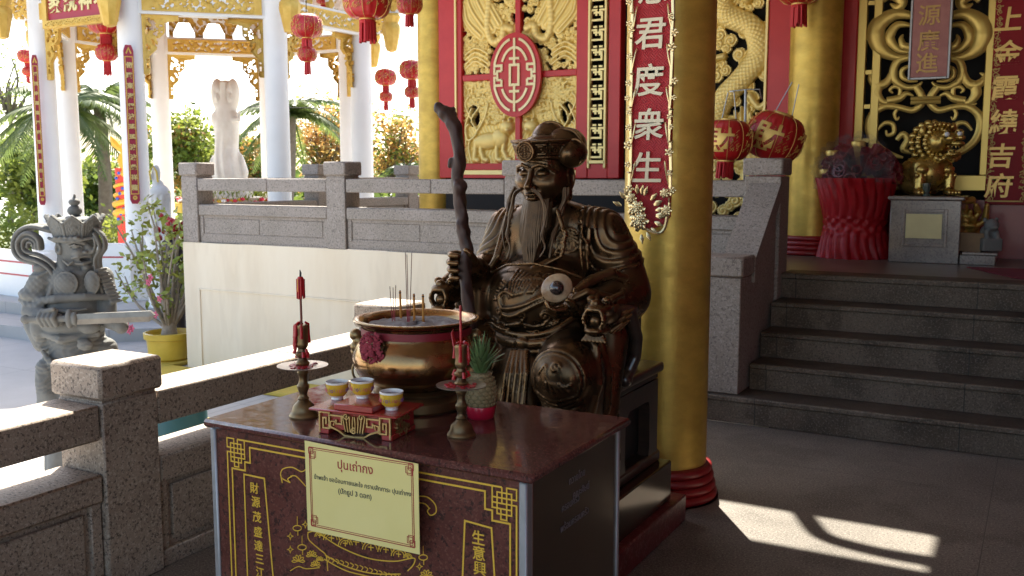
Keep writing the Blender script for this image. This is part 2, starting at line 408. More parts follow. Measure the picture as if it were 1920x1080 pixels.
stone = pm('grey_stone', (.095, .105, .108), .8, var=(.16, .17, .168), vs=9, vd=8, bump=.4, bs=60, edge=(.20, .195, .18))
marble = pm('white_marble', (.76, .72, .66), .5, var=(.66, .61, .54), vs=5, vd=5, bump=.1)
wax = pm('red_wax', (.50, .012, .018), .35, var=(.36, .01, .014), vs=60, sub=.1, bump=.3, bs=90)
paper_red = pm('red_fabric', (.50, .014, .016), .55, var=(.42, .010, .012), vs=6, bump=.1)
leaf_g = pm('leaf', (.17, .24, .04), .5, var=(.28, .30, .06), vs=1.2)
leaf_d = pm('leaf_dark', (.10, .16, .035), .5, var=(.17, .21, .045), vs=1.2)
leaf_o = pm('leaf_blossom', (.62, .29, .09), .6, var=(.44, .32, .10), vs=2.0)
palm_m = pm('palm_leaf', (.09, .14, .04), .4, var=(.16, .20, .06), vs=1.0)
bark = pm('bark', (.13, .10, .075), .85, var=(.20, .16, .12), vs=9, bump=.5, bs=30)
for _m in (leaf_g, leaf_d, leaf_o, palm_m):
    b_ = _m.node_tree.nodes['Principled BSDF']; b_.inputs['Transmission Weight'].default_value = 0
    t_ = _m.node_tree; tr = N(t_, 'ShaderNodeBsdfTranslucent'); ms = N(t_, 'ShaderNodeMixShader'); ms.inputs[0].default_value = .5
    out_ = [n for n in t_.nodes if n.type == 'OUTPUT_MATERIAL'][0]
    if b_.inputs['Base Color'].is_linked: t_.links.new(b_.inputs['Base Color'].links[0].from_socket, tr.inputs[0])
    t_.links.new(b_.outputs[0], ms.inputs[1]); t_.links.new(tr.outputs[0], ms.inputs[2]); t_.links.new(ms.outputs[0], out_.inputs[0])
# ================================================================== the setting
g = MB(); g.add([(-420, -420, -.44), (420, -420, -.44), (420, 420, -.44), (-420, 420, -.44)], [(0, 1, 2, 3)])
tag(g.build('courtyard', concrete, smooth=False), kind='structure')
water_m = pm('lake_water', (.30, .36, .38), .12, bump=.3, bs=1.5, spec=.8)
c0 = FW*44; g = MB(); pts = []
for a, b in ((44, -60), (44, 30), (190, 120), (190, -260)): q = FW*a+RT*b; pts.append((q.x, q.y, -.43))
g.add(pts, [(0, 1, 2, 3)]); tag(g.build('lake', water_m, smooth=False), kind='structure')
lawn_m = pm('lawn', (.06, .10, .025), .8, var=(.12, .14, .05), vs=1.5)
g = MB(); pts = []
for a, b in ((26, -40), (26, 40), (43, 60), (43, -60)): q = FW*a+RT*b; pts.append((q.x, q.y, -.435))
g.add(pts, [(0, 1, 2, 3)]); tag(g.build('lawn', lawn_m, smooth=False), kind='structure')
g = MB(); g.box((-3.22, -6.5, -.44), (3.2, 5.79, 0)); tag(g.build('terrace_floor', floor_m, smooth=False), kind='structure')

# ------------------------------------------------------------------ temple platform and stairs
tp = thing('temple_platform', 'raised temple platform with a cream plaster retaining wall under a granite edge', 'platform', (-4.5, 6.8, -.44))
g = MB(); g.box((-7.52, 6.83, -.43), (3.2, 12.5, .85)); g.build('deck', deck_m, tp, False)
g = MB(); g.box((-7.54, 6.80, -.44), (-1.66, 6.826, .868))
a = P(375, 541, y=6.8); b_ = P(675, 560, y=6.8)
g.box((a.x, 6.788, a.z-.012), (b_.x, 6.803, a.z+.006), .004); g.box((a.x-.015, 6.786, -.4), (a.x+.008, 6.803, a.z+.006), .004)
g.build('retaining_wall', cream, tp, True)
kerb_y = pm('yellow_kerb_paint', (.62, .44, .06), .6, var=(.50, .36, .06), vs=6)
g = MB(); g.box((-8.9, 6.35, -.44), (-4.6, 6.785, -.40), .01); g.build('painted_kerb', kerb_y, tp)
st = thing('stone_staircase', 'wide flight of worn dark granite steps up to the temple doors', 'stairs', (0.2, 5.8, 0))
for i in range(5):
    y0 = 5.80+.253*i; g = MB()
    g.box((-2.05 if i == 0 else -1.605, y0, .17*i+.001), (3.2, 6.83, .17*(i+1)-.035))
    g.box((-2.06 if i == 0 else -1.605, y0-.018, .17*(i+1)-.035), (3.2, y0+.27, .17*(i+1)+(.004 if i == 4 else 0)), .008)
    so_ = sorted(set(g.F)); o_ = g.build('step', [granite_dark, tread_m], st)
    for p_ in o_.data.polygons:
        if p_.normal.z > .9: p_.material_index = 1  # upward faces take the darker tread material

# ------------------------------------------------------------------ granite balustrades
def balu(name, label, posts, axis, pos, z0, ztop, wid, lo_top, rail, mat, post_w, panels=True, ends=(None, None), cap_h=.125, group=None, proud=.012):
    # axis 'x' or 'y': the run; pos = (near, far) across the run
    def bx(mb, a0, a1, c0, c1, zz0, zz1, bev=.006):
        if axis == 'x': mb.box((a0, c0, zz0), (a1, c1, zz1), bev)
        else: mb.box((c0, a0, zz0), (c1, a1, zz1), bev)
    c0, c1 = pos; mid = (c0+c1)/2
    root = thing(name, label, 'balustrade', (posts[0], mid, z0) if axis == 'x' else (mid, posts[0], z0), group)
    for p_ in posts:
        g = MB(); bx(g, p_+.006, p_+post_w-.006, c0+.006, c1-.006, z0, ztop-cap_h-.012); po = g.build('post', mat, root)
        g = MB(); bx(g, p_-proud, p_+post_w+proud, c0-proud, c1+proud, ztop-cap_h, ztop, .012)
        bx(g, p_+.012, p_+post_w-.012, c0+.012, c1-.012, ztop-cap_h-.014, ztop-cap_h+.002, 0); g.build('cap', mat, po)
    seg = [(p_+post_w, q_) for p_, q_ in zip(posts[:-1], posts[1:])]
    if ends[0] is not None: seg.insert(0, (ends[0], posts[0]))
    if ends[1] is not None: seg.append((posts[-1]+post_w, ends[1]))
    for s0, s1 in seg:
        L = s1-s0; h = s0+L*.56
        g = MB(); bx(g, s0, h-.001, c0+.012, c1-.012, rail[0], rail[1], .007); bx(g, h+.001, s1, c0+.012, c1-.012, rail[0], rail[1], .007); g.build('rail', mat, root)
        g = MB(); bx(g, s0, s1, c0+(.05 if axis == 'y' else .042), c1-.05, z0, lo_top-.1, .004); bx(g, s0, s1, c0+.012, c1-.012, lo_top-.105, lo_top, .008)
        if axis == 'y': bx(g, s0, s1, c0+.02, c1-.02, z0, z0+.07, .006)
        else: bx(g, s0, s1, c0+.035, c1-.02, z0, z0+.089, .002); bx(g, s0, s1, c0+.035, c1-.04, lo_top-.129, lo_top-.1, .002)
        n = 2 if L > 1.2 else 1
        for i in range(n):
            a0 = s0+.07+(L-.07)/n*i; a1 = s0+(L-.07)/n*(i+1)
            bx(g, a0, a1, c0+.036, c1-.036, z0+.095, lo_top-.135, .004)
        bx(g, s0, s0+.045, c0+.03, c1-.03, z0+.07, lo_top-.105, .004); bx(g, s1-.045, s1, c0+.03, c1-.03, z0+.07, lo_top-.105, .004)
        g.build('panel', mat, root)
    return root
balu('stone_balustrade', 'warm speckled granite balustrade in the foreground with sunlit rail tops', [.44, 2.255, 4.06], 'y', (-3.21, -2.95), 0, .857, .26, .455, (.583, .713), granite, .262, ends=(-1.4, 6.78), cap_h=.127)
balu('stone_balustrade', 'grey granite balustrade along the front edge of the temple platform behind the bronze figure', [-7.545, -5.70, -3.85], 'x', (6.80, 7.03), .87, 1.655, .23, 1.245, (1.38, 1.50), granite_grey, .225, ends=(None, -1.86))
balu('stone_balustrade', 'far grey granite balustrade beside the courtyard, only its two posts rising behind the nearer rail', [8.62, 10.42], 'y', (-7.55, -7.32), .87, 1.655, .23, 1.245, (1.38, 1.50), granite_grey, .225, ends=(7.03, 12.2))
sb = thing('stair_balustrade', 'sloping granite stair parapet with a square post at each end', 'balustrade', (-1.73, 6.2, .17))
zt = P(1392, 483, y=5.83).z
g = MB(); g.box((-2.0, 5.84, .171), (-1.62, 6.10, zt-.13), .006); po = g.build('post', granite_grey, sb)
g = MB(); g.box((-2.015, 5.825, zt-.127), (-1.605, 6.115, zt), .012); g.build('cap', granite_grey, po)
g = MB(); g.box((-1.853, 6.70, .171), (-1.60, 6.95, 1.53), .006); po = g.build('post', granite_grey, sb)
g = MB(); g.box((-1.866, 6.687, 1.535), (-1.587, 6.963, 1.655), .012); g.build('cap', granite_grey, po)
g = MB(); g.prism([(6.10, .172), (6.70, .172), (6.70, 1.37), (6.10, zt-.17)], (-1.625, 0, 0), (0, 1, 0), (0, 0, 1), -.16)
g.build('parapet', granite_grey, sb, False)
g = MB(); g.prism([(6.09, zt-.18), (6.72, 1.36), (6.72, 1.50), (6.09, zt-.03)], (-1.60, 0, 0), (0, 1, 0), (0, 0, 1), -.215); g.build('sloping_rail', granite_grey, sb, False)

# ------------------------------------------------------------------ gold columns
ring_red = pm('worn_red_ring', (.30, .010, .012), .4, var=(.20, .010, .012), vs=9, coat=.1)
def column(label, x, y, z0, z1, r, ring=True, rt=None, sleeve=False):
    t = thing('gold_column', label, 'column', (x, y, z0)); g = MB(); n = 18
    g.lathe([(r+((rt or r)-r)*i/n, z0+.02+(z1-z0-.02)*i/n) for i in range(n+1)], (x, y, 0), 64); g.build('shaft', gold_col, t)
    if ring:
        pr = [(r+.062, z0)]; k = 4; H_ = .165
        for i in range(k):
            zz = z0+H_*i/k
            for j in range(7):
                a = pi*j/6-pi/2; pr.append((r+.042-.009*i+.015*cos(a), zz+H_/k*(.5+.5*sin(a))))
        pr.append((r-.01, z0+H_+.004)); g = MB(); g.lathe(pr, (x, y, 0), 64, cap=False); g.build('base_ring', ring_red, t)
    return t
column('big gold column with red ring base nearest the camera, carrying the red banner', -1.565, 4.35, 0, 3.8, .205)
column('gold column with red base on the landing beside the red draped tub', -1.80, 8.62, .85, 3.8, .215)
column('gold column standing at the far corner of the temple beside the white pavilion', -5.955, 9.0, .85, 3.8, .19, ring=False)

# ------------------------------------------------------------------ roofs (they cast the shade; above the frame)
roof_m = pm('painted_ceiling', (.50, .43, .35), .7, var=(.44, .37, .30), vs=2)
tr_ = thing('terrace_roof', 'roof over the terrace that throws the foreground into shade', 'roof', (0, 0, 3.8))
g = MB(); g.box((-4.35, -2.2, 3.8), (7, 6.55, 3.95)); g.build('ceiling_slab', roof_m, tr_, False)
g = MB()
for yy in (-1.5, 1.4, 4.3): g.box((-4.3, yy, 3.62), (7, yy+.25, 3.797))
g.build('roof_beam', red_dark, tr_, False)
tr2 = thing('temple_roof', 'main temple roof with upturned eave above the landing', 'roof', (-2, 9, 3.8))
g = MB(); g.box((-6.6, 7.07, 3.8), (5, 14, 3.95)); g.box((-2.16, 6.555, 3.8), (5, 7.07, 3.95)); g.build('roof_slab', roof_m, tr2, False)
g = MB()
for i in range(9): g.prism([(-3.2+.115*i, 7.08), (-3.2+.115*i+.0575, 7.065-.02*(1+sin(i*2.1))), (-3.2+.115*(i+1), 7.08)], (0, 0, 3.82), (1, 0, 0), (0, 1, 0), .05)
g.tube(bez([(-2.80, 7.12, 3.88), (-2.72, 6.95, 3.88), (-2.62, 6.79, 3.88), (-2.46, 6.735, 3.88), (-2.30, 6.72, 3.88), (-2.14, 6.73, 3.88)], 6), [.05]*31, 8)
g.box((-2.26, 6.66, 3.82), (-2.15, 6.75, 3.9), .02)
g.build('eave_ornament', ochre, tr2)
tw = thing('terrace_side_wall', 'plain dark red wall closing the right side of the terrace', 'wall', (3.3, 2, 0))
g = MB(); g.box((3.2, -2.2, -.44), (3.4, 12.5, 3.8)); g.build('wall_panel', red_dark, tw, False)

# ------------------------------------------------------------------ temple front
YF = 8.9
th_ = thing('temple_hall', 'dark temple hall behind the carved gold screens', 'temple', (-2, 9.2, .85))
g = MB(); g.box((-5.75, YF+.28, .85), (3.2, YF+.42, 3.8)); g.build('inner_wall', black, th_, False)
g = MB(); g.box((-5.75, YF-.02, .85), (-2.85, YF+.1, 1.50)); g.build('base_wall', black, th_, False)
g = MB(); g.box((-.12, YF-.06, .85), (3.2, YF+.2, 3.8)); g.build('side_wall', red_dark, th_, False)
g = MB(); g.box((-1.6, YF-.02, .85), (-.12, YF+.1, 1.33)); g.build('dado', red_dark, th_, False)
# ================================================================== carved gold screens
def sc_(h, m): return np.where(m, np.nan, h)
def curls(X, Y, n, r, box, seed):
    R_ = np.random.RandomState(seed); pts = []
    for _ in range(n*40):
        p = (R_.uniform(box[0], box[1]), R_.uniform(box[2], box[3]))
        if all(hypot2(p, q) > (r*1.25)**2 for q in pts): pts.append(p)
        if len(pts) >= n: break
    D = np.full(X.shape, 9.0); H_ = np.zeros(X.shape)
    for i, (px_, py_) in enumerate(pts):
        d = np.hypot(X-px_, Y-py_); th = np.arctan2(Y-py_, X-px_); sg = 1 if i % 2 else -1
        rr = r*R_.uniform(.8, 1.25)
        hh = .022*np.sqrt(np.clip(1-(d/(rr*1.15))**2, 0, 1))+.006*np.cos(2*pi*d/(rr*.55)+sg*th)
        m = d/rr < D; H_ = np.where(m, hh, H_); D = np.where(m, d/rr, D)
    return H_, D
def hypot2(p, q): return (p[0]-q[0])**2+(p[1]-q[1])**2
def ridge(H_, X, Y, line, w, h, sf=0, sa=.004, tf=0):
    d, S, sd = pdist(X, Y, line); m = d < w
    hh = h*np.sqrt(np.clip(1-(d/w)**2, 0, 1))+(sa*np.sin(S*sf+4*sd*d/w*0) if sf else 0)+(sa*np.cos(d/w*tf) if tf else 0)
    return np.where(m, np.maximum(H_, hh), H_), d
cs = thing('carved_screen', 'carved gilt screen of beasts and clouds in red frames with an oval red medallion', 'carved screen', (-4.85, YF, 1.5))
X0, X1, Z0, Z1, ZB = -5.505, -4.165, 1.655, 3.70, 2.555
fr = MB()
for (a, b, c, d) in ((-5.80, X0, 1.50, 3.75), (X1, -4.035, 1.50, 3.75), (-3.82, -3.69, 1.50, 3.75)): fr.box((a, YF-.07, c), (b, YF+.05, d), .008)
fr.box((X0, YF-.065, 1.585), (X1, YF+.05, Z0), .006); fr.box((-4.035, YF-.065, 1.50), (-3.82, YF+.05, 1.645), .006)
fr.box((X0, YF-.06, 1.50), (X1, YF+.02, 1.535), .004)
fr.box((-4.865, YF-.062, Z0), (-4.80, YF+.02, 3.75), .006); fr.box((X0, YF-.06, ZB-.035), (X1, YF+.02, ZB+.03), .006)
fr.build('red_frame', red, cs)
gs = MB()
for x in (-5.575, -4.02, -3.845): gs.box((x-.014, YF-.088, 1.6), (x+.014, YF-.03, 3.75), .006)
gs.box((-4.03, YF-.088, 1.645), (-3.835, YF-.03, 1.68), .006); gs.box((X0, YF-.058, 1.535), (X1, YF-.01, 1.585), .004)
gs.build('gilt_moulding', gold, cs)
def grid(w, h, c=.0085):
    nx, ny = int(w/c)+1, int(h/c)+1
    return np.meshgrid(np.linspace(0, w, nx), np.linspace(0, h, ny))
def upper(mir, seed):
    w, h = .64, Z1-ZB-.03; X, Y = grid(w, h)
    if mir: X = w-X
    H_, D = curls(X, Y, 150, .037, (0, w, 0, h), seed)
    hole = (D > 1.02) & (np.sin(X*13+seed)*np.cos(Y*9+1) > -.35)
    for k, (x0, y0, x1, y1) in enumerate(((.02, .95, .30, .42), (.10, 1.1, .36, .46), (.02, .72, .22, .40), (.22, 1.1, .44, .5))):   # long tail feathers
        H_, d = ridge(H_, X, Y, bez([(x0, y0), ((x0+x1)/2-.06, (y0+y1)/2), (x1, y1)], 8), .062, .036, tf=9, sa=.006); hole &= d > .062
    H_, d = ridge(H_, X, Y, bez([(.34, .9), (.30, .5), (.36, .33), (.47, .36), (.50, .46), (.58, .44)], 8), .048, .05, sf=150, sa=.0015); hole &= d > .05
    for k in range(4):
        H_, d = ridge(H_, X, Y, bez([(.02, .06+.05*k), (.15, .14+.045*k), (.3, .06+.05*k)], 7), .016, .03); hole &= d > .017
    return sc_(H_, hole)
def lower(mir, seed):
    w, h = .64, ZB-.035-Z0; X, Y = grid(w, h)
    if mir: X = w-X
    H_, D = curls(X, Y, 260, .024, (0, w, .42, h), seed)
    H_ = np.where(Y > .44+.05*np.sin(X*14), H_, .006+.004*np.sin(X*150+6*np.sin(Y*20)))
    hole = (Y > .36) & (Y < .62) & (((X-.12)/.07)**2+((Y-.5)/.11)**2 < 1)
    for ln in (((.10, .0), (.06, .2), (.16, .33), (.1, .46), (.2, .6)), ((.16, .33), (.26, .48), (.30, .62)), ((.03, .2), (.02, .4), (.10, .58)), ((.55, .3), (.5, .5), (.58, .7)), ((.1, .46), (.02, .62), (.06, .7))):
        H_, d = ridge(H_, X, Y, bez(ln, 7), .015, .034); hole &= d > .015
    for k in range(9): H_, d = ridge(H_, X, Y, bez([(.03+.075*k, 0), (.05+.07*k, .03), (.02+.075*k, .07)], 4), .013, .018)
    def el(cx, cy_, a, b, hh, rot=0):
        nonlocal H_, hole
        xx = (X-cx)*cos(rot)+(Y-cy_)*sin(rot); yy = -(X-cx)*sin(rot)+(Y-cy_)*cos(rot); q = (xx/a)**2+(yy/b)**2
        H_ = np.where(q < 1, np.maximum(H_, hh*np.sqrt(np.clip(1-q, 0, 1))+.012), H_); hole &= q > 1
    el(.30, .235, .20, .085, .045, .10); el(.44, .26, .10, .10, .05); el(.53, .375, .085, .075, .066); el(.50, .44, .025, .022, .05); el(.57, .445, .025, .022, .05); el(.555, .345, .04, .03, .078)
    for lx, tx in ((.155, .13), (.225, .245), (.42, .41), (.50, .53)):
        H_, d = ridge(H_, X, Y, [(lx, .24), (lx-.015, .13), (tx, .045), (tx+.04, .035)], .033, .045); hole &= d > .03
    H_, d = ridge(H_, X, Y, bez([(.12, .27), (.05, .25), (.03, .38), (.10, .44), (.12, .52)], 7), .016, .04)
    return sc_(H_, hole)
for nm, fn_, z0_, hh in (('cloud_relief', upper, ZB+.03, Z1-ZB-.03), ('beast_relief', lower, Z0, ZB-.035-Z0)):
    for mir, xx in ((False, X0), (True, -4.80)):
        m_ = MB(); relief(m_, fn_(mir, 5+mir), (xx, YF-.012, z0_), (1, 0, 0), (0, 0, 1), .64, hh, -.03); m_.build(nm, gold, cs, sharp=70)
md = MB(); n = 56; rx, rz = .30, .425
md.prism([(rx*cos(2*pi*i/n), rz*sin(2*pi*i/n)) for i in range(n)], (-4.838, YF-.07, 2.552), (1, 0, 0), (0, 0, 1), .045)
mo = md.build('medallion', red, cs, sharp=30)
gl = MB(); fo = ((-4.838, YF-.1155, 2.552), (1, 0, 0), (0, 0, 1)); w_ = .026
def arc(rx_, rz_, a0, a1, n=18): return [(rx_*cos(radians(a0+(a1-a0)*i/n)), rz_*sin(radians(a0+(a1-a0)*i/n))) for i in range(n+1)]
for sx in (1, -1):
    for sz in (1, -1):
        f = lambda L: [(sx*a, sz*b) for a, b in L]
        gl.strip(f(arc(.245, .365, 78, 20)+[(.232, .10), (.15, .10), (.15, .045)]), w_, *fo, .012)
        gl.strip(f(arc(.165, .275, 90, 30)), w_, *fo, .0112)
        gl.strip(f([(.235, .085), (.235, .02), (.20, .02)]), w_*.9, *fo, .012); gl.strip(f([(.15, .045), (.20, .045), (.20, 0)]), w_*.9, *fo, .0116)
for L in ([(0, .37), (0, .10)], [(0, -.10), (0, -.37)]): gl.strip(L, w_, *fo, .0128)
for z in (.165, -.165): gl.strip([(-.06, z), (.06, z)], w_, *fo, .0132)
gl.strip([(-.05, .10), (.05, .10), (.05, -.10), (-.05, -.10)], w_, *fo, .0136, closed=True)
gl.build('longevity_emblem', gold_pale, mo, False)
# fret strip of interlocked keys
ft = MB(); fx, fw_ = -3.932, .085
for k in range(11):
    zc = 1.76+.19*k
    for sg in (1, -1):
        ft.strip([(sg*.078, -.085), (sg*.078, .045), (sg*.02, .045), (sg*.02, -.01)], .02, (fx, YF-.05, zc), (1, 0, 0), (0, 0, 1), .02)
        ft.strip([(sg*.02, .085), (sg*.02, .075), (sg*.05, .075)], .018, (fx, YF-.05, zc), (1, 0, 0), (0, 0, 1), .0195)
    ft.strip([(-.078, -.05), (.04, -.05), (.04, .02), (-.05, .02)], .019, (fx, YF-.05, zc), (1, 0, 0), (0, 0, 1), .0205)
ft.build('key_fret', gold, cs, False)

# dragon screen
ds = thing('dragon_screen', 'gilt screen carved with a coiling scaly dragon beside the red door post', 'carved screen', (-2.6, YF, 1.0))
w, h = .80, 2.72; X, Y = grid(w, h, .0085)
H_, D = curls(X, Y, 150, .05, (0, w, 0, h), 11)
hole = (D > 1.15)
body = bez([(.74, 2.72), (.56, 2.45), (.33, 2.28), (.34, 2.02), (.60, 1.86), (.66, 1.62), (.52, 1.42), (.34, 1.22), (.28, .98), (.42, .78), (.62, .66)], 10)
d, S, sd = pdist(X, Y, body); wb = .105+.0*S; t_ = sd*d/wb
sc = .008*np.abs(np.sin(S*70+t_*7)*np.sin(S*70-t_*7))
H_ = np.where(d < wb, .012+.06*np.sqrt(np.clip(1-(d/wb)**2, 0, 1))+sc, H_); hole &= d > wb
for k in range(12):
    a0 = (.55+.02*k, .60+.01*k); H_, dd = ridge(H_, X, Y, bez([a0, (.50+.03*k, .85), (.46+.035*k+.03*sin(k), 1.12+.04*sin(k*2))], 6), .016, .045); hole &= dd > .016
for cx, cy_, r_ in ((.62, .52, .10), (.55, .46, .06), (.70, .58, .05), (.2, 1.62, .05), (.55, 2.12, .05)):
    q = np.hypot(X-cx, Y-cy_)/r_; H_ = np.where(q < 1, np.maximum(H_, .09*np.sqrt(np.clip(1-q*q, 0, 1))), H_); hole &= q > 1
for ln in (((.34, 1.62), (.25, 1.6), (.2, 1.52), (.12, 1.5)), ((.45, 2.2), (.55, 2.15), (.66, 2.2)), ((.6, 1.25), (.68, 1.15), (.74, 1.18))):
    H_, dd = ridge(H_, X, Y, bez(ln, 6), .035, .06); hole &= dd > .035
m_ = MB(); relief(m_, sc_(H_, hole), (-3.02, YF-.02, 1.0), (1, 0, 0), (0, 0, 1), w, h, -.03); m_.build('dragon_relief', gold, ds, sharp=70)
g = MB(); a = P(1436, 200, y=YF).x; b_ = P(1482, 200, y=YF).x
g.box((a+.02, YF-.07, .85), (b_+.05, YF+.06, 3.75), .008); g.box((-3.05, YF-.03, .86), (a+.02, YF+.02, 1.0), .004); g.build('red_frame', red, ds)
g = MB(); g.box((a-.005, YF-.085, .9), (a+.02, YF-.02, 3.75), .005); g.build('gilt_moulding', gold, ds)
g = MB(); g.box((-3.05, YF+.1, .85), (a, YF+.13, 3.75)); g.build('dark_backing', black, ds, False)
# scrollwork lattice
ls = thing('scroll_lattice', 'gilded openwork lattice of big scrolls and tied ribbons in a gold frame', 'lattice', (-.95, YF, 1.3))
YL = YF-.04
g = MB(); xa, xb = P(1563, 200, y=YF).x, P(1606, 200, y=YF).x; g.box((xa-.05, YF-.1, .85), (xb, YF+.05, 3.75), .01); g.build('red_post', red, ls)
g = MB(); xs = [P(u, 200, y=YL).x for u in (1610, 1622, 1632, 1648)]; xr = P(1848, 200, y=YL).x; zb = P(1745, 335, y=YL).z
g.box((xs[0]-.03, YL-.03, zb-.06), (xs[1]-.008, YL+.05, 3.75), .006); g.box((xs[2], YL-.02, zb-.06), (xs[3], YL+.04, 3.75), .006)
z_ = zb+.02
while z_ < 3.6: g.box((xs[1]-.01, YL-.015, z_), (xs[2]+.002, YL+.03, z_+.035)); z_ += .29
g.box((xs[3], YL-.025, zb-.10), (xr+.05, YL+.045, zb+.03), .006); g.box((xr-.02, YL-.02, zb+.03), (xr+.05, YL+.04, 3.75), .006); g.build('gilt_frame', gold_dk, ls)
def lp(x, y): return (x, y)
sw = MB(); S45 = 1/4.5; vx = -.055
def scroll(L, r, flat=.8, n=7):
    for sg in (1, -1):
        pts = [P(1600+(645+vx*(b-300)+sg*a)*S45, b*S45, y=YL) for a, b in L]
        pts3 = bez([tuple(p) for p in pts], n); k = len(pts3); R_ = [r[min(int(i/(k-1)*(len(r)-1)), len(r)-2)]*(1-(i/(k-1)*(len(r)-1) % 1))+r[min(int(i/(k-1)*(len(r)-1)), len(r)-2)+1]*(i/(k-1)*(len(r)-1) % 1) for i in range(k-1)]+[r[-1]]
        sw.tube(pts3, [q*.00107*1.18 for q in R_], 10, flat=.55, up=(0, 1, 0))
scroll([(150, 135), (300, 120), (430, 200), (455, 300), (400, 420), (280, 480), (150, 478)], [22, 40, 58, 62, 48, 26, 14])
scroll([(160, 215), (270, 210), (330, 280), (325, 350), (250, 425), (150, 440)], [10, 26, 34, 32, 20, 8])
scroll([(150, 400), (215, 385), (240, 330), (225, 290)], [26, 26, 18, 4])
scroll([(150, 480), (250, 510), (290, 590), (270, 680), (180, 735), (90, 730), (40, 690)], [22, 26, 28, 26, 20, 16, 5])
scroll([(160, 560), (215, 590), (210, 650), (150, 680), (80, 685)], [12, 17, 18, 14, 6])
scroll([(280, 560), (330, 680), (400, 720), (460, 690), (480, 640), (440, 615)], [20, 28, 34, 26, 16, 4])
scroll([(390, 700), (420, 780), (380, 850), (330, 870), (400, 880), (430, 870)], [30, 34, 26, 16, 10, 3])
scroll([(330, 850), (230, 830), (170, 790), (110, 810)], [26, 26, 18, 4])
scroll([(230, 820), (225, 750), (275, 730), (310, 760), (285, 785)], [14, 15, 14, 11, 5])
scroll([(90, 735), (50, 790), (30, 840), (40, 880), (110, 930), (230, 905), (350, 900), (450, 970), (470, 1080), (420, 1200), (300, 1290), (170, 1330)], [24, 26, 26, 24, 22, 20, 24, 28, 28, 26, 22, 8])
scroll([(230, 905), (260, 960), (240, 1010), (220, 985)], [12, 13, 9, 4])
scroll([(400, 1100), (340, 1040), (270, 1050), (260, 1120), (310, 1140), (325, 1100)], [8, 15, 17, 16, 12, 6])
scroll([(230, 1180), (180, 1130), (140, 1180), (170, 1260), (90, 1290)], [16, 20, 24, 24, 10])
scroll([(350, 30), (290, 60), (250, 30), (280, -30), (360, -60), (430, -20)], [4, 26, 36, 44, 46, 44])
c_ = P(1600+(645+vx*545)*S45, 845*S45, y=YL)
for dz in (-.02, .012): sw.tube([c_+Vector((-.115, -.035, dz)), c_+Vector((0, -.055, dz)), c_+Vector((.115, -.035, dz))], .016, 8)
sw.build('scrolls', gold_dk, ls)

# ------------------------------------------------------------------ banners with writing
def weave_mat():
    m, t, b = newmat('woven_red_cloth'); tc = N(t, 'ShaderNodeTexCoord'); hs = []
    for ang in (pi/4, -pi/4):
        mp = N(t, 'ShaderNodeMapping'); mp.inputs['Rotation'].default_value = (0, ang, 0); t.links.new(tc.outputs['Object'], mp.inputs[0])
        w = N(t, 'ShaderNodeTexWave', wave_type='BANDS', bands_direction='X', Scale=32.0); t.links.new(mp.outputs[0], w.inputs[0]); hs.append(w.outputs[1])
    ck = N(t, 'ShaderNodeTexChecker', Scale=38.0); mp = N(t, 'ShaderNodeMapping'); mp.inputs['Rotation'].default_value = (0, pi/4, 0); t.links.new(tc.outputs['Object'], mp.inputs[0]); t.links.new(mp.outputs[0], ck.inputs[0])
    mx = N(t, 'ShaderNodeMix', data_type='FLOAT'); t.links.new(ck.outputs[1], mx.inputs[0]); t.links.new(hs[0], mx.inputs[2]); t.links.new(hs[1], mx.inputs[3])
    c = N(t, 'ShaderNodeMix', data_type='RGBA'); c.inputs[6].default_value = c4((.34, .008, .014)); c.inputs[7].default_value = c4((.60, .022, .032)); t.links.new(mx.outputs[0], c.inputs[0]); t.links.new(c.outputs[2], b.inputs['Base Color'])
    bp = N(t, 'ShaderNodeBump', Strength=.6, Distance=.004); t.links.new(mx.outputs[0], bp.inputs['Height']); t.links.new(bp.outputs[0], b.inputs['Normal']); b.inputs['Roughness'].default_value = .45
    return m
weave = weave_mat(); yb = 4.105
gilt_s = pm('shiny_gilt', (.50, .34, .14), .25, .85, var=(.38, .25, .09), vs=12, edge=(.78, .60, .32))
bn = thing('column_banner', 'tall woven red banner with pale gold characters and a gilt rose frame', 'banner', (-1.6, yb, 1.2))
g = MB(); cs_ = [P(u, v, y=yb) for u, v in ((1190, 0), (1264, 0), (1252, 400), (1180, 400))]
xl, xr_ = (cs_[0].x+cs_[3].x)/2, (cs_[1].x+cs_[2].x)/2; zt_ = 2.75; zb_ = P(1215, 430, y=yb).z
poly = [(xl, zt_), (xl, zb_+.06)]+[(xl+(xr_-xl)*i/8, zb_+.06-.055*sin(pi*i/8)**.6) for i in range(1, 8)]+[(xr_, zb_+.06), (xr_, zt_)]
g.prism(poly, (0, yb+.03, 0), (1, 0, 0), (0, 0, 1), .028); g.build('cloth', weave, bn, False)
g = MB()
for ch, u, v in (('恩', 1226, -22), ('君', 1220, 63), ('度', 1217, 150), ('衆', 1217, 233), ('生', 1214, 313)):
    text_into(g, ch, .148, P(u, v, y=yb-.001), (1, 0, 0), (0, 0, 1), bold=.014, th=.006, slant=.05)
g.build('characters', pm('cream_gilt', (.80, .70, .50), .45, .15), bn, False)
g = MB(); rr = random.Random(4)
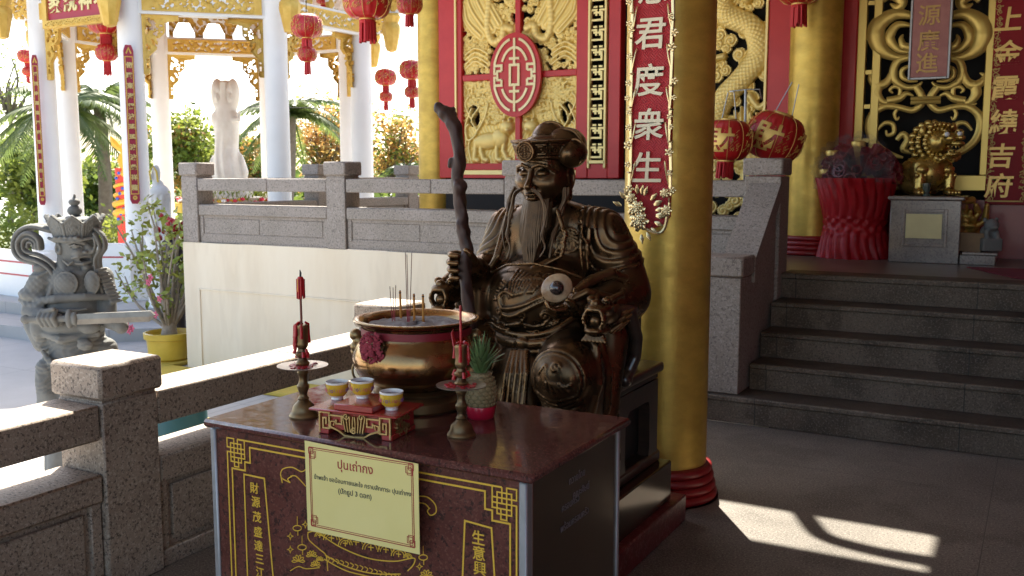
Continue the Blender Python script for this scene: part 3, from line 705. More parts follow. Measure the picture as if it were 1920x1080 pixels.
def blossom(mb, c, r, n=5, layers=1):
    c = Vector(c)
    for l in range(layers):
        rl = r*(1-.28*l)
        for k in range(n):
            a = 2*pi*k/n+l*.6; q = c+Vector((rl*.62*cos(a), -.006-.008*l, rl*.62*sin(a)))
            bm = bmesh.new(); bmesh.ops.create_icosphere(bm, subdivisions=1, radius=1)
            M_ = Matrix.Translation(q) @ Matrix.Rotation(-a, 4, 'Y') @ Matrix.Diagonal((rl*.5, rl*.22, rl*.36, 1)); mb.addbm(bm, M_)
    bm = bmesh.new(); bmesh.ops.create_icosphere(bm, subdivisions=1, radius=r*.25); mb.addbm(bm, Matrix.Translation(c+Vector((0, -.014, 0))))
for xe, sg in ((xl, -1), (xr_, 1)):
    g = MB(); z_ = zt_
    while z_ > zb_+.25:
        L = rr.uniform(.10, .16); x_ = xe+sg*rr.uniform(0, .008)
        g.tube([(x_, yb-.005, z_), (x_+rr.uniform(-.006, .006), yb-.005, z_-L)], [.009, .0075], 8); g.lathe([(.012, -.004), (.014, 0), (.012, .004)], (x_, yb-.005, z_), 8); z_ -= L
    for k in range(16 if sg < 0 else 14):
        zz = zb_+.15+(zt_-zb_-.2)*(k+rr.random()*.8)/15
        if zz < zt_: blossom(g, (xe+sg*rr.uniform(-.005, .022), yb-.012, zz), rr.uniform(.012, .021))
    for k in range(9):
        z0_ = zb_+.2+.17*k; g.tube(bez([(xe, yb-.008, z0_), (xe-sg*.012, yb-.012, z0_+.05), (xe-sg*.022, yb-.008, z0_+.09+.02*rr.random())], 5), [.004]*10+[.0015], 6)
    for q in (0, 1):
        pass
    g.tube([(xe, yb-.002, zb_+.05), (xe, yb-.002, zt_)], .0035, 6); g.build('gilt_edge', gilt_s, bn)
g = MB()
for (u, v, r_) in ((1194, 392, .042), (1199, 415, .046), (1184, 372, .026), (1247, 362, .022), (1250, 395, .026)): blossom(g, P(u, v, y=yb-.015), r_, 7, 3)
for k in range(16):
    a = rr.uniform(0, 2*pi); c = P(1196+34*cos(a), 402+38*sin(a), y=yb-.008); d_ = Vector((cos(a), -.15, -sin(a)))
    g.tube([c, c+d_*.02, c+d_*.045], [.004, .013, .001], 6, flat=.4, up=(0, 1, 0))
g.tube(bez([tuple(P(u, v, y=yb-.01)) for u, v in ((1205, 425), (1222, 434), (1238, 436), (1247, 425), (1252, 400), (1256, 380))], 5), .008, 7)
g.build('gilt_roses', gilt_s, bn)
# red couplet board on the right
yr = YF-.10; rb = thing('couplet_board', 'red couplet board with gold characters and a vine border right of the lattice', 'sign board', (-.28, yr, 1.3))
g = MB(); xl2, xr2 = P(1856, 200, y=yr).x, P(1935, 200, y=yr).x; zb2 = P(1870, 384, y=yr).z
g.box((xl2, yr, zb2), (xr2, yr+.04, 3.7), .006); g.build('board', pm('red_gloss_board', (.22, .006, .012), .5, var=(.27, .01, .016), vs=3, spec=.2), rb)
g = MB()
for ch, u, v in (('仙', 1893, -30), ('上', 1892, 35), ('金', 1890, 98), ('霞', 1886, 165), ('繞', 1882, 228), ('吉', 1877, 292), ('府', 1873, 348)):
    text_into(g, ch, .205, P(u, v, y=yr-.001), (1, 0, 0), (0, 0, 1), bold=.018, th=.006, slant=.1)
g.build('characters', pm('gold_lettering', (.70, .45, .14), .4, .4), rb, False)
g = MB(); z_ = zb2+.05
while z_ < 3.5:
    for xe in (xl2+.03, xr2-.03):
        q = spiral(xe+rr.uniform(-.012, .012), z_, rr.uniform(.018, .03), 1.2, rr.uniform(0, 6), rr.choice((1, -1)), 12)
        g.strip(q, .006, (0, yr-.0005, 0), (1, 0, 0), (0, 0, 1), .004)
        for _ in range(2): a = rr.uniform(0, 6.3); g.strip([(xe, z_), (xe+.03*cos(a), z_+.03*sin(a))], .008, (0, yr-.0005, 0), (1, 0, 0), (0, 0, 1), .0035)
    z_ += .045
g.strip([(xl2+.02, zb2+.03), (xr2-.02, zb2+.03)], .012, (0, yr-.0005, 0), (1, 0, 0), (0, 0, 1), .004)
g.build('vine_border', pm('dull_gold_paint', (.42, .27, .08), .5, .3), rb, False)
# framed pink scroll hung over the lattice
yp = YF-.22; pk = thing('framed_scroll', 'pink framed scroll with gold characters hung over the gilt lattice', 'framed scroll', (-.93, yp, 2.4))
q0, q1 = P(1706, 146, y=yp), P(1774, 146, y=yp); g = MB(); g.box((q0.x, yp, q0.z), (q1.x+.005, yp+.02, 3.3), .003); g.build('scroll_paper', pm('pink_paper', (.40, .16, .14), .5, var=(.33, .12, .11), vs=9), pk)
g = MB()
for ch, u, v in (('源', 1743, 28), ('廣', 1741, 76), ('進', 1738, 118), ('財', 1745, -22)): text_into(g, ch, .175, P(u, v, y=yp-.001), (1, 0, 0), (0, 0, 1), bold=.012, th=.004)
g.build('characters', pm('worn_gold_ink', (.50, .30, .10), .5, .2), pk, False)
g = MB()
for (a, b, c, d) in ((q0.x-.018, q0.x, q0.z-.018, 3.3), (q1.x+.005, q1.x+.023, q0.z-.018, 3.3), (q0.x, q1.x+.005, q0.z-.018, q0.z)): g.box((a, yp-.008, c), (b, yp+.026, d), .003)
g.build('metal_frame', trim_m, pk)
# ================================================================== things on the landing
def frame(u, v, y=None, d=None, z=None):
    o = P(u, v, y=y, d=d, z=z); D = (o-Vector((0, 0, CH))).dot(FW)
    M = Matrix.Identity(4)
    for i in range(3): M[i][0] = RT[i]; M[i][1] = FW[i]; M[i][2] = (0, 0, 1)[i]; M[i][3] = o[i]
    s = D/FPX
    return M, (lambda uu, vv, b=0.0: ((uu-u)*s, b, (v-vv)*s)), s
# pedestal
pd = thing('lion_pedestal', 'polished granite pedestal with a low side ledge under the gilt lion', 'pedestal', (-.8, 8.3, .85))
pgran = pm('mottled_granite', (.16, .13, .12), .25, var=(.24, .19, .17), vs=6, vd=7, fine=[(70, (.09, .075, .07), .7), (90, (.28, .24, .21), .4)], coat=.4)
zt3 = P(1735, 368, y=8.12).z; xa, xb = P(1665, 430, y=8.12).x, P(1803, 430, y=8.12).x; xc = P(1866, 490, y=8.12).x; zl = P(1840, 474, y=8.12).z
g = MB(); g.box((xa+.01, 8.12, .85), (xb-.01, 8.72, zt3-.03), .006); g.box((xa-.01, 8.10, zt3-.03), (xb+.012, 8.74, zt3), .008)
for a, b, c, d in ((xa+.10, xa+.125, .98, zt3-.10), (xb-.125, xb-.10, .98, zt3-.10), (xa+.125, xb-.125, .98, 1.0), (xa+.125, xb-.125, zt3-.125, zt3-.10)): g.box((a, 8.108, c), (b, 8.125, d), .003)
g.build('block', pgran, pd); g = MB(); g.box((xb-.008, 8.14, .85), (xc, 8.6, zl-.02), .006); g.box((xb+.012, 8.125, zl-.02), (xc+.012, 8.6, zl), .004); g.build('ledge', pgran, pd)
nt_ = MB(); a, b = P(1697, 446, y=8.10), P(1767, 402, y=8.10); nt_.box((a.x, 8.102, a.z), (b.x, 8.106, b.z)); o = nt_.build('paper_notice', pm('cream_paper', (.66, .58, .30), .55, var=(.60, .52, .27), vs=8), smooth=False); tag(o, 'blank pale yellow sheet stuck on the granite pedestal', 'notice')
# lion
M, f, s = frame(1740, 364, y=8.35)
v = Vox((-.34, -.30, -.02), (.32, .42, .76), .0065, M)
v.ell(f(1742, 318, .02), (.155, .15, .17), .03); v.ell(f(1740, 322, .24), (.17, .2, .17), .05); v.ell(f(1745, 345, .22), (.2, .2, .1), .05)
for u0 in (1714, 1777):
    v.chain([f(u0+ (6 if u0 < 1740 else -8), 306, -.02), f(u0+1, 330, -.06), f(u0-1, 358, -.07)], [.075, .052, .046], .02); v.ell(f(u0-1, 359, -.11), (.060, .075, .033), .012)
    for k in range(4): v.ell(f(u0-11+7*k, 360, -.175), (.017, .026, .022), .003)
    v.ell(f(u0+(4 if u0 < 1740 else -4), 312, -.075), (.055, .05, .045), .006)
    for k in range(3): v.ell(f(u0-9+9*k, 324, -.085), (.018, .03, .022), .003)
v.ell(f(1753, 254, .0), (.115, .13, .12), .03)
v.ell(f(1766, 247, -.13), (.075, .085, .055), .015); v.ell(f(1778, 258, -.19), (.058, .06, .026), .010); v.ell(f(1782, 246, -.215), (.036, .028, .022), .006)
v.ell(f(1774, 268, -.17), (.085, .10, .022), .005, op='s'); v.ell(f(1772, 280, -.15), (.072, .085, .022), .008); v.ell(f(1772, 272, -.12), (.04, .06, .010), .004)
for k in range(6): v.chain([f(1758+6.5*k, 264, -.225+.012*abs(k-2.5)), f(1758+6.5*k, 268, -.225+.012*abs(k-2.5))], [.009, .004], .002)
for k in range(5): v.chain([f(1760+6.5*k, 276, -.215+.012*abs(k-2)), f(1760+6.5*k, 272, -.215+.012*abs(k-2))], [.009, .004], .002)
for ring, rr_, b0, sz in ((22, 34, .03, .028), (19, 27, -.05, .024), (18, 40, .11, .032)):
    for k in range(ring):
        a = 2*pi*k/ring; uu, vv = 1750+rr_*cos(a), 254-rr_*1.05*sin(a)
        if uu > 1758 and 232 < vv < 292 and b0 < .04: continue
        v.ell(f(uu, vv, b0), (sz, sz*1.2, sz), .008); v.ell(f(uu, vv, b0-sz*1.1), (sz*.4, sz*.4, sz*.4), .002)
for k in range(8): v.ell(f(1744+6.5*k, 288+3*sin(k*1.5), -.10-.02*sin(pi*k/7)), (.024, .03, .028), .003)
for k in range(6): v.ell(f(1732+9*k, 222-5*sin(pi*k/5), -.06), (.026, .04, .026), .004)
for u0, b0 in ((1752, -.19), (1779, -.195)): v.ell(f(u0, 231, b0), (.034, .03, .014), .004); v.ell(f(u0, 240, b0+.01), (.030, .03, .026), .003)
for u0, dz in ((1722, 230), (1786, 224)): v.ell(f(u0, dz, .0), (.03, .03, .05), .006)
for i_ in range(3):
    for j_ in range(3): M[i_][j_] *= .87
lion = thing('guardian_lion', 'gilt guardian lion with curly mane and open jaws on a granite pedestal', 'lion statue', M.translation)
lg = pm('lion_gilding', (.42, .28, .07), .3, .85, var=(.32, .2, .045), vs=7, edge=(.70, .5, .17), rvar=.08)
vox_obj('body', [v], lg, lion)
for (u0, v0, b) in ((1753, 239, -.202), (1779, 238, -.208)):
    g = MB(); bm = bmesh.new(); bmesh.ops.create_uvsphere(bm, u_segments=14, v_segments=10, radius=.023); g.addbm(bm, M @ Matrix.Translation(f(u0, v0, b))); g.build('eye', bpy.data.materials.get('enamel_white') or pm('enamel_white', (.7, .7, .72), .25), lion)
# glass beside the paws
g = MB(); c = P(1737, 362, y=8.18); g.lathe([(.026, 0), (.03, .05), (.032, .10), (.029, .10), (.026, .012), (.001, .012)], (c.x, c.y, zt3), 20, cap=False)
gm, t, b = newmat('dark_glass'); b.inputs['Base Color'].default_value = (.10, .14, .12, 1); b.inputs['Roughness'].default_value = .08; b.inputs['Transmission Weight'].default_value = .5
tag(g.build('drinking_glass', gm), 'small dark drinking glass between the paws of the gilt lion', 'glass')
# red draped tub
c = P(1600, 482, z=.85); tub = thing('draped_tub', 'round tub wrapped in pleated shiny red cloth, standing on the landing', 'tub', (c.x, c.y, .85))
R0 = .285
def rf(a, z):
    h = (z-.85)/.66; w = .86+.22*abs(h-.42)**1.1*2.0
    pl = .075*(abs(sin(11*a+1.2*sin(7*h)))-.5)*(.25+abs(h-.45)*2.4)+.03*(abs(sin(19*a+4*h))-.5)*abs(h-.4)*2
    band = .018*(cos(16*a+ (3*pi*(h-.38)/.2))+cos(16*a-(3*pi*(h-.38)/.2))) if .28 < h < .52 else 0
    return w+pl+band
sat = pm('red_satin', (.42, .008, .014), .42, var=(.30, .005, .010), vs=6, spec=.35)
g = MB(); g.lathe([(R0, .852+.66*i/44) for i in range(45)], (c.x, c.y, 0), 192, rf=rf); g.build('pleated_cloth', sat, tub)
wb_ = thing('cellophane_bundle', 'bundle of dark red paper rolls under crumpled clear plastic, heaped on the red tub', 'bundle', (c.x, c.y, 1.51))
rr = random.Random(11); tubm = pm('maroon_paper', (.20, .014, .022), .35, coat=.3); g = MB()
for k in range(44):
    a = rr.uniform(-2.7, .9); e = rr.uniform(-.05, .95); rad = .30; d_ = Vector((cos(a)*cos(e), sin(a)*cos(e), sin(e)))
    p0 = Vector((c.x+.02, c.y, 1.50))+Vector((d_.x*rad*1.05, d_.y*rad*.8, d_.z*.30)); r_ = rr.uniform(.035, .05)
    M_ = Matrix.Translation(p0) @ d_.to_track_quat('Z', 'Y').to_matrix().to_4x4()
    g.lathe([(r_*.5, -.16), (r_, -.02), (r_*1.08, .03), (r_*.93, .03), (r_*.8, -.04), (.002, -.06)], (0, 0, 0), 14, M_, cap=False)
g.build('paper_rolls', tubm, wb_)
g = MB()
for (u, v_) in ((1562, 285), (1610, 268), (1550, 320)):
    q = P(u, v_, y=c.y-.12); g.lathe([(.055, -.03), (.06, 0), (.055, .012), (.02, .016)], q, 18)
g.build('gold_lids', gold_dk, wb_)
pl, t, b = newmat('clear_plastic'); b.inputs['Base Color'].default_value = (.6, .5, .55, 1); b.inputs['Roughness'].default_value = .10; b.inputs['Alpha'].default_value = .07; b.inputs['Specular IOR Level'].default_value = 1.0
n_ = N(t, 'ShaderNodeTexVoronoi', Scale=16.0); bp = N(t, 'ShaderNodeBump', Strength=1.0, Distance=.09); t.links.new(n_.outputs[0], bp.inputs['Height']); t.links.new(bp.outputs[0], b.inputs['Normal'])
g = MB(); bm = bmesh.new(); bmesh.ops.create_icosphere(bm, subdivisions=5, radius=1)
for w_ in bm.verts:
    q = w_.co; k = 1+.10*sin(q.x*9+3*sin(q.y*7))*sin(q.z*8+q.y*5)+.05*sin(q.x*23+q.z*19)
    w_.co = Vector((q.x*.33*k, q.y*.29*k, max(q.z, -.2)*.36*k))
g.addbm(bm, Matrix.Translation((c.x-.02, c.y, 1.50))); g.build('plastic_wrap', pl, wb_)
pl2 = pl.copy(); pl2.name = 'crinkled_plastic'; pl2.node_tree.nodes['Principled BSDF'].inputs['Alpha'].default_value = .09
g = MB()
for k in range(9):
    q = P(1556+13*k+rr.uniform(-6, 6), 318-14*sin(k*1.7)-4*k*(k < 5), y=c.y-.24+.02*(k % 3)); bm = bmesh.new(); bmesh.ops.create_icosphere(bm, subdivisions=3, radius=1)
    for w_ in bm.verts: w_.co *= rr.uniform(.72, 1.12)
    g.addbm(bm, Matrix.Translation(q) @ Matrix.Rotation(rr.random()*3, 4, 'Y') @ Matrix.Diagonal((.11, .05, .075, 1)))
g.build('crinkled_plastic', pl2, wb_, False)
# small carvings on the ledge
M, f, s = frame(1853, 470, y=8.3); v = Vox((-.12, -.12, -.01), (.12, .16, .30), .006, M)
v.box((0, 0, .05), (.075, .07, .05), .01); v.ell((0, .02, .14), (.06, .06, .06), .02); v.ell((0, -.03, .20), (.055, .05, .05), .01); v.ell((0, -.075, .185), (.03, .03, .02), .01)
for sg in (1, -1): v.chain([(sg*.035, -.03, .15), (sg*.04, -.05, .10)], .02, .01); v.ell((sg*.045, -.01, .24), (.015, .015, .02), .006)
t = vox_obj('stone_lion', [v], stone); tag(t, 'small grey stone lion on the ledge of the granite pedestal', 'lion statue')
M, f, s = frame(1812, 400, y=8.62); v = Vox((-.2, -.06, -.26), (.2, .08, .2), .007, M)
for k in range(14):
    a = k*2.4; v.chain([(.012*k*cos(a), 0, .012*k*sin(a)-.02), (.012*k*cos(a+.8)+.02, -.03, .012*k*sin(a+.8)-.02)], [.03, .018], .006)
v.box((0, .03, -.16), (.12, .03, .10), .01)
tag(vox_obj('gilt_carving', [v], gold_dk), 'knotted dark gilt carving leaning behind the pedestal ledge', 'carving')
g = MB(); q = P(1812, 472, y=8.25); g.prism([(-.10, .0), (.10, .0), (.12, .14), (-.12, .14), (0, .02)][:4], (q.x, q.y, zl), (1, 0, 0), (0, 0, 1), -.10); tag(g.build('wooden_box', pm('raw_wood', (.22, .13, .06), .6, var=(.16, .09, .04), vs=9), smooth=False), 'small tapered wooden box beside the little stone lion', 'box')
g = MB(); m0 = [P(u, v_, z=.858) for u, v_ in ((1812, 500), (1990, 506), (2060, 530), (1905, 521))]
g.add([tuple(p) for p in m0]+[(p.x, p.y, .852) for p in m0], [(0, 1, 2, 3)] + [(i, (i+1) % 4, 4+(i+1) % 4, 4+i) for i in range(4)]); tag(g.build('door_mat', pm('red_mat', (.16, .02, .035), .9, bump=.3, bs=200), smooth=False), 'dark red mat on the landing in front of the doors', 'mat')

# ------------------------------------------------------------------ lanterns
lant = pm('lantern_silk', (.52, .012, .014), .42, var=(.42, .008, .012), vs=3, coat=.2, sub=.05)
lgold = pm('lantern_gold_print', (.72, .48, .14), .4, .4)
tas = pm('tassel_thread', (.50, .015, .02), .6)
def lantern_geo(parent, R, H_, cz, part, rows=20):
    g = MB(); n = 80; k = 15
    pr = [(R*(.33+.67*cos(t)**.75) if abs(t) < pi/2-.01 else R*.33, cz+H_*sin(t)) for t in [(-pi/2+pi*i/k) for i in range(k+1)]]
    g.lathe(pr, (0, 0, 0), n, rf=lambda a, z: 1-.035*abs(sin(rows*a/2))); o = g.build(part, lant, parent, local=True, sharp=60)
    g = MB(); rr = random.Random(5)
    for k_ in range(10):                                 # gold wires and printed flowers following the silk
        a = 2*pi*k_/10
        g.tube([(r*1.004*cos(a), r*1.004*sin(a), z) for r, z in pr[1:-1]], R*.012, 5)
        for q in range(15):
            aa = a+.31+rr.uniform(-.24, .24); tt = rr.uniform(-.55, .55); r_ = R*(.33+.67*cos(tt)**.75)*1.003; z_ = cz+H_*sin(tt)
            g.tube(bez([(r_*cos(aa+da), r_*sin(aa+da), z_+dz*H_) for da, dz in ((-.06, -.05), (0, .04), (.06*rr.choice((1, -1)), .09))], 3), R*rr.uniform(.012, .03), 5, flat=.5)
    g.build('gold_print', lgold, o, local=True)
    g = MB()
    for sz in (1, -1):
        g = MB(); g.lathe([(R*.35, -R*.05), (R*.36, 0), (R*.33, R*.06)], (0, 0, cz+sz*H_), 20); g.build('cap', lgold, parent, local=True)
    return o
def tassel(parent, R, z, L):
    g = MB(); rr = random.Random(3)
    g.lathe([(R*.9, z), (R*.95, z-L*.12), (R*.8, z-L*.2)], (0, 0, 0), 16)
    for k in range(26):
        a = 2*pi*k/26; r_ = R*rr.uniform(.5, .95)
        g.tube([(r_*cos(a), r_*sin(a), z-L*.1), (r_*1.05*cos(a), r_*1.05*sin(a), z-L*.6), (r_*cos(a)*1.1, r_*sin(a)*1.1, z-L*rr.uniform(.85, 1))], R*.12, 4)
    g.build('tassel', tas, parent, local=True)
def double_lantern(label, loc, R, cord, group, small=True, protos={}):
    key = (round(R, 3), small, cord)
    t = thing('red_lantern', label, 'lantern', loc, group, rz=rng.uniform(0, 6))
    src = protos.get('p%d' % small)
    if src is None:
        protos['p%d' % small] = t; t['r'] = 1.0; lantern_geo(t, 1.0, .72, 0, 'body')
        if small:
            tassel(t, .34, -.72, .9); lantern_geo(t, .62, .45, -1.75, 'small_body', 16); tassel(t, .22, -2.2, .85)
        else: tassel(t, .36, -.72, 1.0)
        del t['r']
    else:
        for ch in src.children: dup(ch, t)
    t.scale = (R, R, R)
    cm = MB(); cm.tube([(0, 0, .74), (.01, 0, .74+cord/R)], .012/R*.4, 5); cm.build('cord', black, t, local=True)
    return t
GL = 'red paper lanterns hanging round the white pavilion'
for label, u, v, r_, d_, cord, sm in (
    ('red double lantern hanging in front of the red board with gold characters', 197, 38, 33, 13.2, .5, True),
    ('red double lantern hanging beside the tall middle pavilion column', 575, 49, 29, 12.0, .8, True),
    ('largest red lantern, cut by the top edge of the photo', 688, 2, 44, 9.0, .5, False),
    ('red lantern high against the gold corner column, only its lower half in view', 768, 8, 24, 9.6, .5, False),
    ('bright red double lantern hanging below a gilt drop of the pavilion corner', 723, 145, 20, 15.5, 1.0, True),
    ('bright red double lantern half hidden by the gold corner column', 772, 131, 23, 14.2, .8, True),
    ('red double lantern behind the left column board', 50, 105, 16, 19, .8, True),
    ('small distant red lantern between two columns, left of the white statue', 283, 145, 10, 23, .8, True),
    ('dark red lantern cut by the left edge of the photo', -6, 57, 13, 14.5, .7, False),
    ('small red lantern peeping in at the top above the middle column', 606, -2, 13, 15.0, .6, False)):
    double_lantern(label, P(u, v, d=d_), r_*d_/FPX, cord, GL, sm)
for label, u, v, r_, y_, tilt in (('big red lantern with a gold character, upright, half behind the gold column', 1364, 263, 46, 7.25, (0, .05)), ('big red lantern with a gold character, tilted on its side beside the pole', 1453, 257, 54, 7.6, (0, .34))):
    c = P(u, v, y=y_); R = r_*(c.dot(FW))/FPX
    t = thing('red_lantern', label, 'lantern', c, 'big lanterns on the landing'); lantern_geo(t, R, R*.8, 0, 'body', 24)
    g = MB(); rv = (-c); rv.z = 0; rv.normalize(); ux = Vector((0, 0, 1)).cross(rv)*1; V_, F_ = text_geo('財', .02, .02); out = []
    bm = bmesh.new(); vs_ = [bm.verts.new(p) for p in V_]
    for f_ in F_:
        try: bm.faces.new([vs_[i] for i in f_])
        except ValueError: pass
    bmesh.ops.triangulate(bm, faces=list(bm.faces))
    for _ in range(4):
        lng = [e for e in bm.edges if e.calc_length() > .09]
        if lng: bmesh.ops.subdivide_edges(bm, edges=lng, cuts=1); bmesh.ops.triangulate(bm, faces=[f_ for f_ in bm.faces if len(f_.verts) > 3])
    bm.verts.index_update(); V_ = np.array([v_.co[:] for v_ in bm.verts]); F_ = [[v_.index for v_ in f_.verts] for f_ in bm.faces]; bm.free()
    ctr = (V_.max(0)+V_.min(0))/2
    for a, b, q in V_:                                    # the character wraps round the silk
        aa = (a-ctr[0])*1.05; zz = (b-ctr[1])*R*1.0; tt = math.asin(max(-.99, min(.99, zz/(R*.8)))); r__ = R*(.33+.67*cos(tt)**.75)*1.004+.004*(q > 0)
        d__ = rv*cos(aa-.25)+ux*sin(aa-.25); out.append((d__.x*r__, d__.y*r__, zz))
    g.add(out, F_); g.build('character', lgold, t, False, local=True)
    g = MB()
    for sg in (1, -1): g.tube([(R*.3*sg, 0, R*.8), (R*.12*sg, 0, R*1.9)], .004, 5)
    g.build('hanger_wires', trim_m, t, local=True); tassel(t, R*.36, -R*.8, R*.75); t.rotation_euler = (0, tilt[1], 0)
c = P(1500, -30, y=8.2); t = double_lantern('red lantern above the landing column, only its tassel fringe showing at the top', c+Vector((0, 0, -.02)), .19, .6, 'big lanterns on the landing', False)
pt, pb = P(1398, 168, y=7.35), P(1398, 345, y=7.35)
g = MB(); g.tube([(pb.x, pb.y, .85), pt], .010, 8); g.tube([pt, pt+Vector((-.12, -.02, -.01)), P(1376, 172, y=7.3)], .005, 6); g.tube([pt, pt+Vector((.1, .02, 0)), P(1428, 185, y=7.5)], .005, 6); g.lathe([(.12, .851), (.12, .87), (.02, .885)], (pb.x, pb.y, 0), 20)
tag(g.build('lantern_pole', trim_m), 'thin metal pole between the two big lanterns with gold characters', 'pole')
# ================================================================== altar table
TX0, TX1, TY0, TY1, TZ = -1.935, -.938, 1.785, 2.352, .90
at_ = thing('altar_table', 'polished red granite altar table with gold engraved front and brushed steel side', 'altar table', (-1.44, 2.07, 0))
g = MB(); g.box((TX0, TY0, TZ-.022), (TX1, TY1, TZ), .007); g.build('table_top', altar_m, at_)
FY = 1.808
g = MB(); g.box((TX0+.028, FY, .05), (TX1-.045, FY+.02, TZ-.024)); g.build('front_panel', altar_f, at_, False)
g = MB(); g.box((TX1-.040, FY+.03, .03), (TX1-.028, TY1-.03, TZ-.024), .002); so_ = g.build('side_panel', steel, at_)
g = MB(); g.box((TX0+.02, FY+.03, .03), (TX0+.032, TY1-.03, TZ-.024)); g.box((TX0+.03, TY1-.04, .03), (TX1-.045, TY1-.03, TZ-.024)); g.box((TX0+.02, FY+.02, .03), (TX1-.04, TY1-.04, .045)); g.build('carcass', black, at_, False)
for xa, xb in ((TX0+.008, TX0+.028), (TX1-.045, TX1-.024)):
    g = MB(); g.box((xa, FY-.006, .02), (xb, FY+.026, TZ-.026), .004); g.build('corner_trim', trim_m, at_)
g = MB(); g.box((TX1-.032, TY1-.034, .03), (TX1-.022, TY1-.02, TZ-.026), .003); g.build('corner_trim', trim_m, at_)
def fp(u, v): q = P(u, v, y=FY); return (q.x, q.z)
g = MB(); E_ = ((0, FY-.0004, 0), (1, 0, 0), (0, 0, 1)); LW = .0042
bx0, bx1, bz1, bz0 = -1.868, -.990, .853, .10
def corner(sx, sz, cx, cz):
    f = lambda L: [(cx+sx*a, cz+sz*b) for a, b in L]; k = .0125
    for L in ([(0, 0), (0, 2*k), (2*k, 2*k), (2*k, 0)],):
        g.strip(f(L), LW*.8, *E_, .0008, closed=True)
    g.strip(f([(3*k, 0), (3*k, 3*k), (0, 3*k), (0, 6*k)]), LW*.8, *E_, .0009); g.strip(f([(k, k), (k, 5*k), (4*k, 5*k), (4*k, k)]), LW*.8, *E_, .0010, closed=True)
    g.strip(f([(2*k, 3*k), (5*k, 3*k), (5*k, 2*k), (2*k, 2*k)]), LW*.8, *E_, .0011); g.strip(f([(5*k, -k*.0), (5*k, 4*k), (k, 4*k)]), LW*.8, *E_, .0012); g.strip(f([(2*k, 0), (2*k, 6*k), (3.2*k, 6*k), (3.2*k, 4*k)]), LW*.8, *E_, .0013)
k = .0125
g.strip([(bx0+3*k, bz1), (bx1-3*k, bz1)], LW, *E_, .0008); g.strip([(bx0, bz1-3*k), (bx0, bz0)], LW, *E_, .0008); g.strip([(bx1, bz1-3*k), (bx1, bz0)], LW, *E_, .0008)
i_ = .016; g.strip([(bx0+i_, bz0), (bx0+i_, bz1-6.5*k), (bx0+5*k, bz1-6.5*k), (bx0+5*k, bz1-4.6*k), (bx0+6.5*k, bz1-4.6*k), (bx0+6.5*k, bz1-i_), (bx1-6.5*k, bz1-i_), (bx1-6.5*k, bz1-4.6*k), (bx1-5*k, bz1-4.6*k), (bx1-5*k, bz1-6.5*k), (bx1-i_, bz1-6.5*k), (bx1-i_, bz0)], LW, *E_, .0014)
corner(1, -1, bx0, bz1); corner(-1, -1, bx1, bz1)
for L in (((466, 1120), (458, 889), (496, 897), (516, 1120)), ((866, 1120), (872, 976), (922, 990), (930, 1120))): g.strip([fp(*q) for q in L], LW, *E_, .0008)
g.build('engraved_border', ink_gold, at_, False)
g = MB()
def ln(pts, w=.0026, n=6, closed=False):
    L = bez([fp(*p) for p in pts], n); g.strip(L, w, *E_, .0009+.00001*(len(g.F) % 60), closed=False)
ln(((545, 905), (528, 895), (530, 880), (548, 876), (565, 884), (574, 880))); ln(((545, 905), (540, 898), (548, 893)), n=4); ln(((530, 905), (527, 890)), n=3); ln(((545, 893), (556, 893), (574, 912)), n=5)
ln(((786, 930), (802, 932), (816, 945), (818, 960), (808, 966), (802, 958), (807, 952))); ln(((786, 942), (798, 945), (806, 954)))
# the treasure bowl
ln(((578, 998), (590, 996), (602, 1002), (640, 1026), (690, 1046), (740, 1052), (776, 1046), (776, 1058), (765, 1070))); ln(((578, 998), (580, 1012), (600, 1030), (612, 1042), (615, 1070)))
ln(((610, 1040), (650, 1062), (700, 1075), (752, 1076))); ln(((608, 1048), (650, 1070), (700, 1082)))
for i in range(16): a = (612+9*i, 1043+2.4*i); ln(((a[0], a[1]), (a[0]+6, a[1]+4), (a[0]+3, a[1]+9)), .002, 3)
for cx, cy_, r_ in ((600, 1006, 9), (622, 1012, 15), (648, 1022, 13), (668, 1020, 17), (696, 1030, 16), (724, 1034, 15), (748, 1042, 14), (765, 1046, 8)):
    ln([(cx+r_*cos(t), cy_+r_*sin(t)) for t in [pi*(1+i/8) for i in range(9)]], .0024, 3); ln([(cx+r_*.7*cos(t), cy_+r_*.7*sin(t)) for t in [pi*(1+i/8) for i in range(9)]], .0018, 3)
    ln(((cx-r_*.35, cy_-r_*.3), (cx+r_*.35, cy_-r_*.2)), .0024, 2); ln(((cx, cy_-r_*.6), (cx, cy_+2)), .0024, 2)
for (u, v) in ((558, 990), (567, 1026), (794, 1045)):
    ln(((u, v-22), (u, v-6)), .0014, 2); ln([(u+8*cos(t), v+5*sin(t)) for t in [2*pi*i/10 for i in range(11)]], .0022, 3); ln(((u+1, v+5), (u+1, v+14)), .0018, 2)
for (u, v) in ((545, 1005), (545, 1030), (573, 983), (787, 1062)): ln(((u, v-7), (u+1.5, v-1.5), (u+6, v), (u+1.5, v+1.5), (u, v+7), (u-1.5, v+1.5), (u-6, v), (u-1.5, v-1.5), (u, v-7)), .0014, 2)
for (u, v, r_) in ((560, 1052, 12), (585, 1042, 10), (592, 1060, 9), (600, 1050, 7), (800, 1080, 12)):
    for k_ in range(6): a = pi*(1+k_/5); ln(((u, v), (u+r_*.7*cos(a-.25), v+r_*.7*sin(a-.25)), (u+r_*cos(a), v+r_*sin(a)), (u+r_*.7*cos(a+.25), v+r_*.7*sin(a+.25)), (u, v)), .0018, 3)
ln(((545, 1070), (560, 1062), (575, 1066), (600, 1064)), .002)
g.build('treasure_bowl_engraving', ink_gold, at_, False)
g = MB(); 
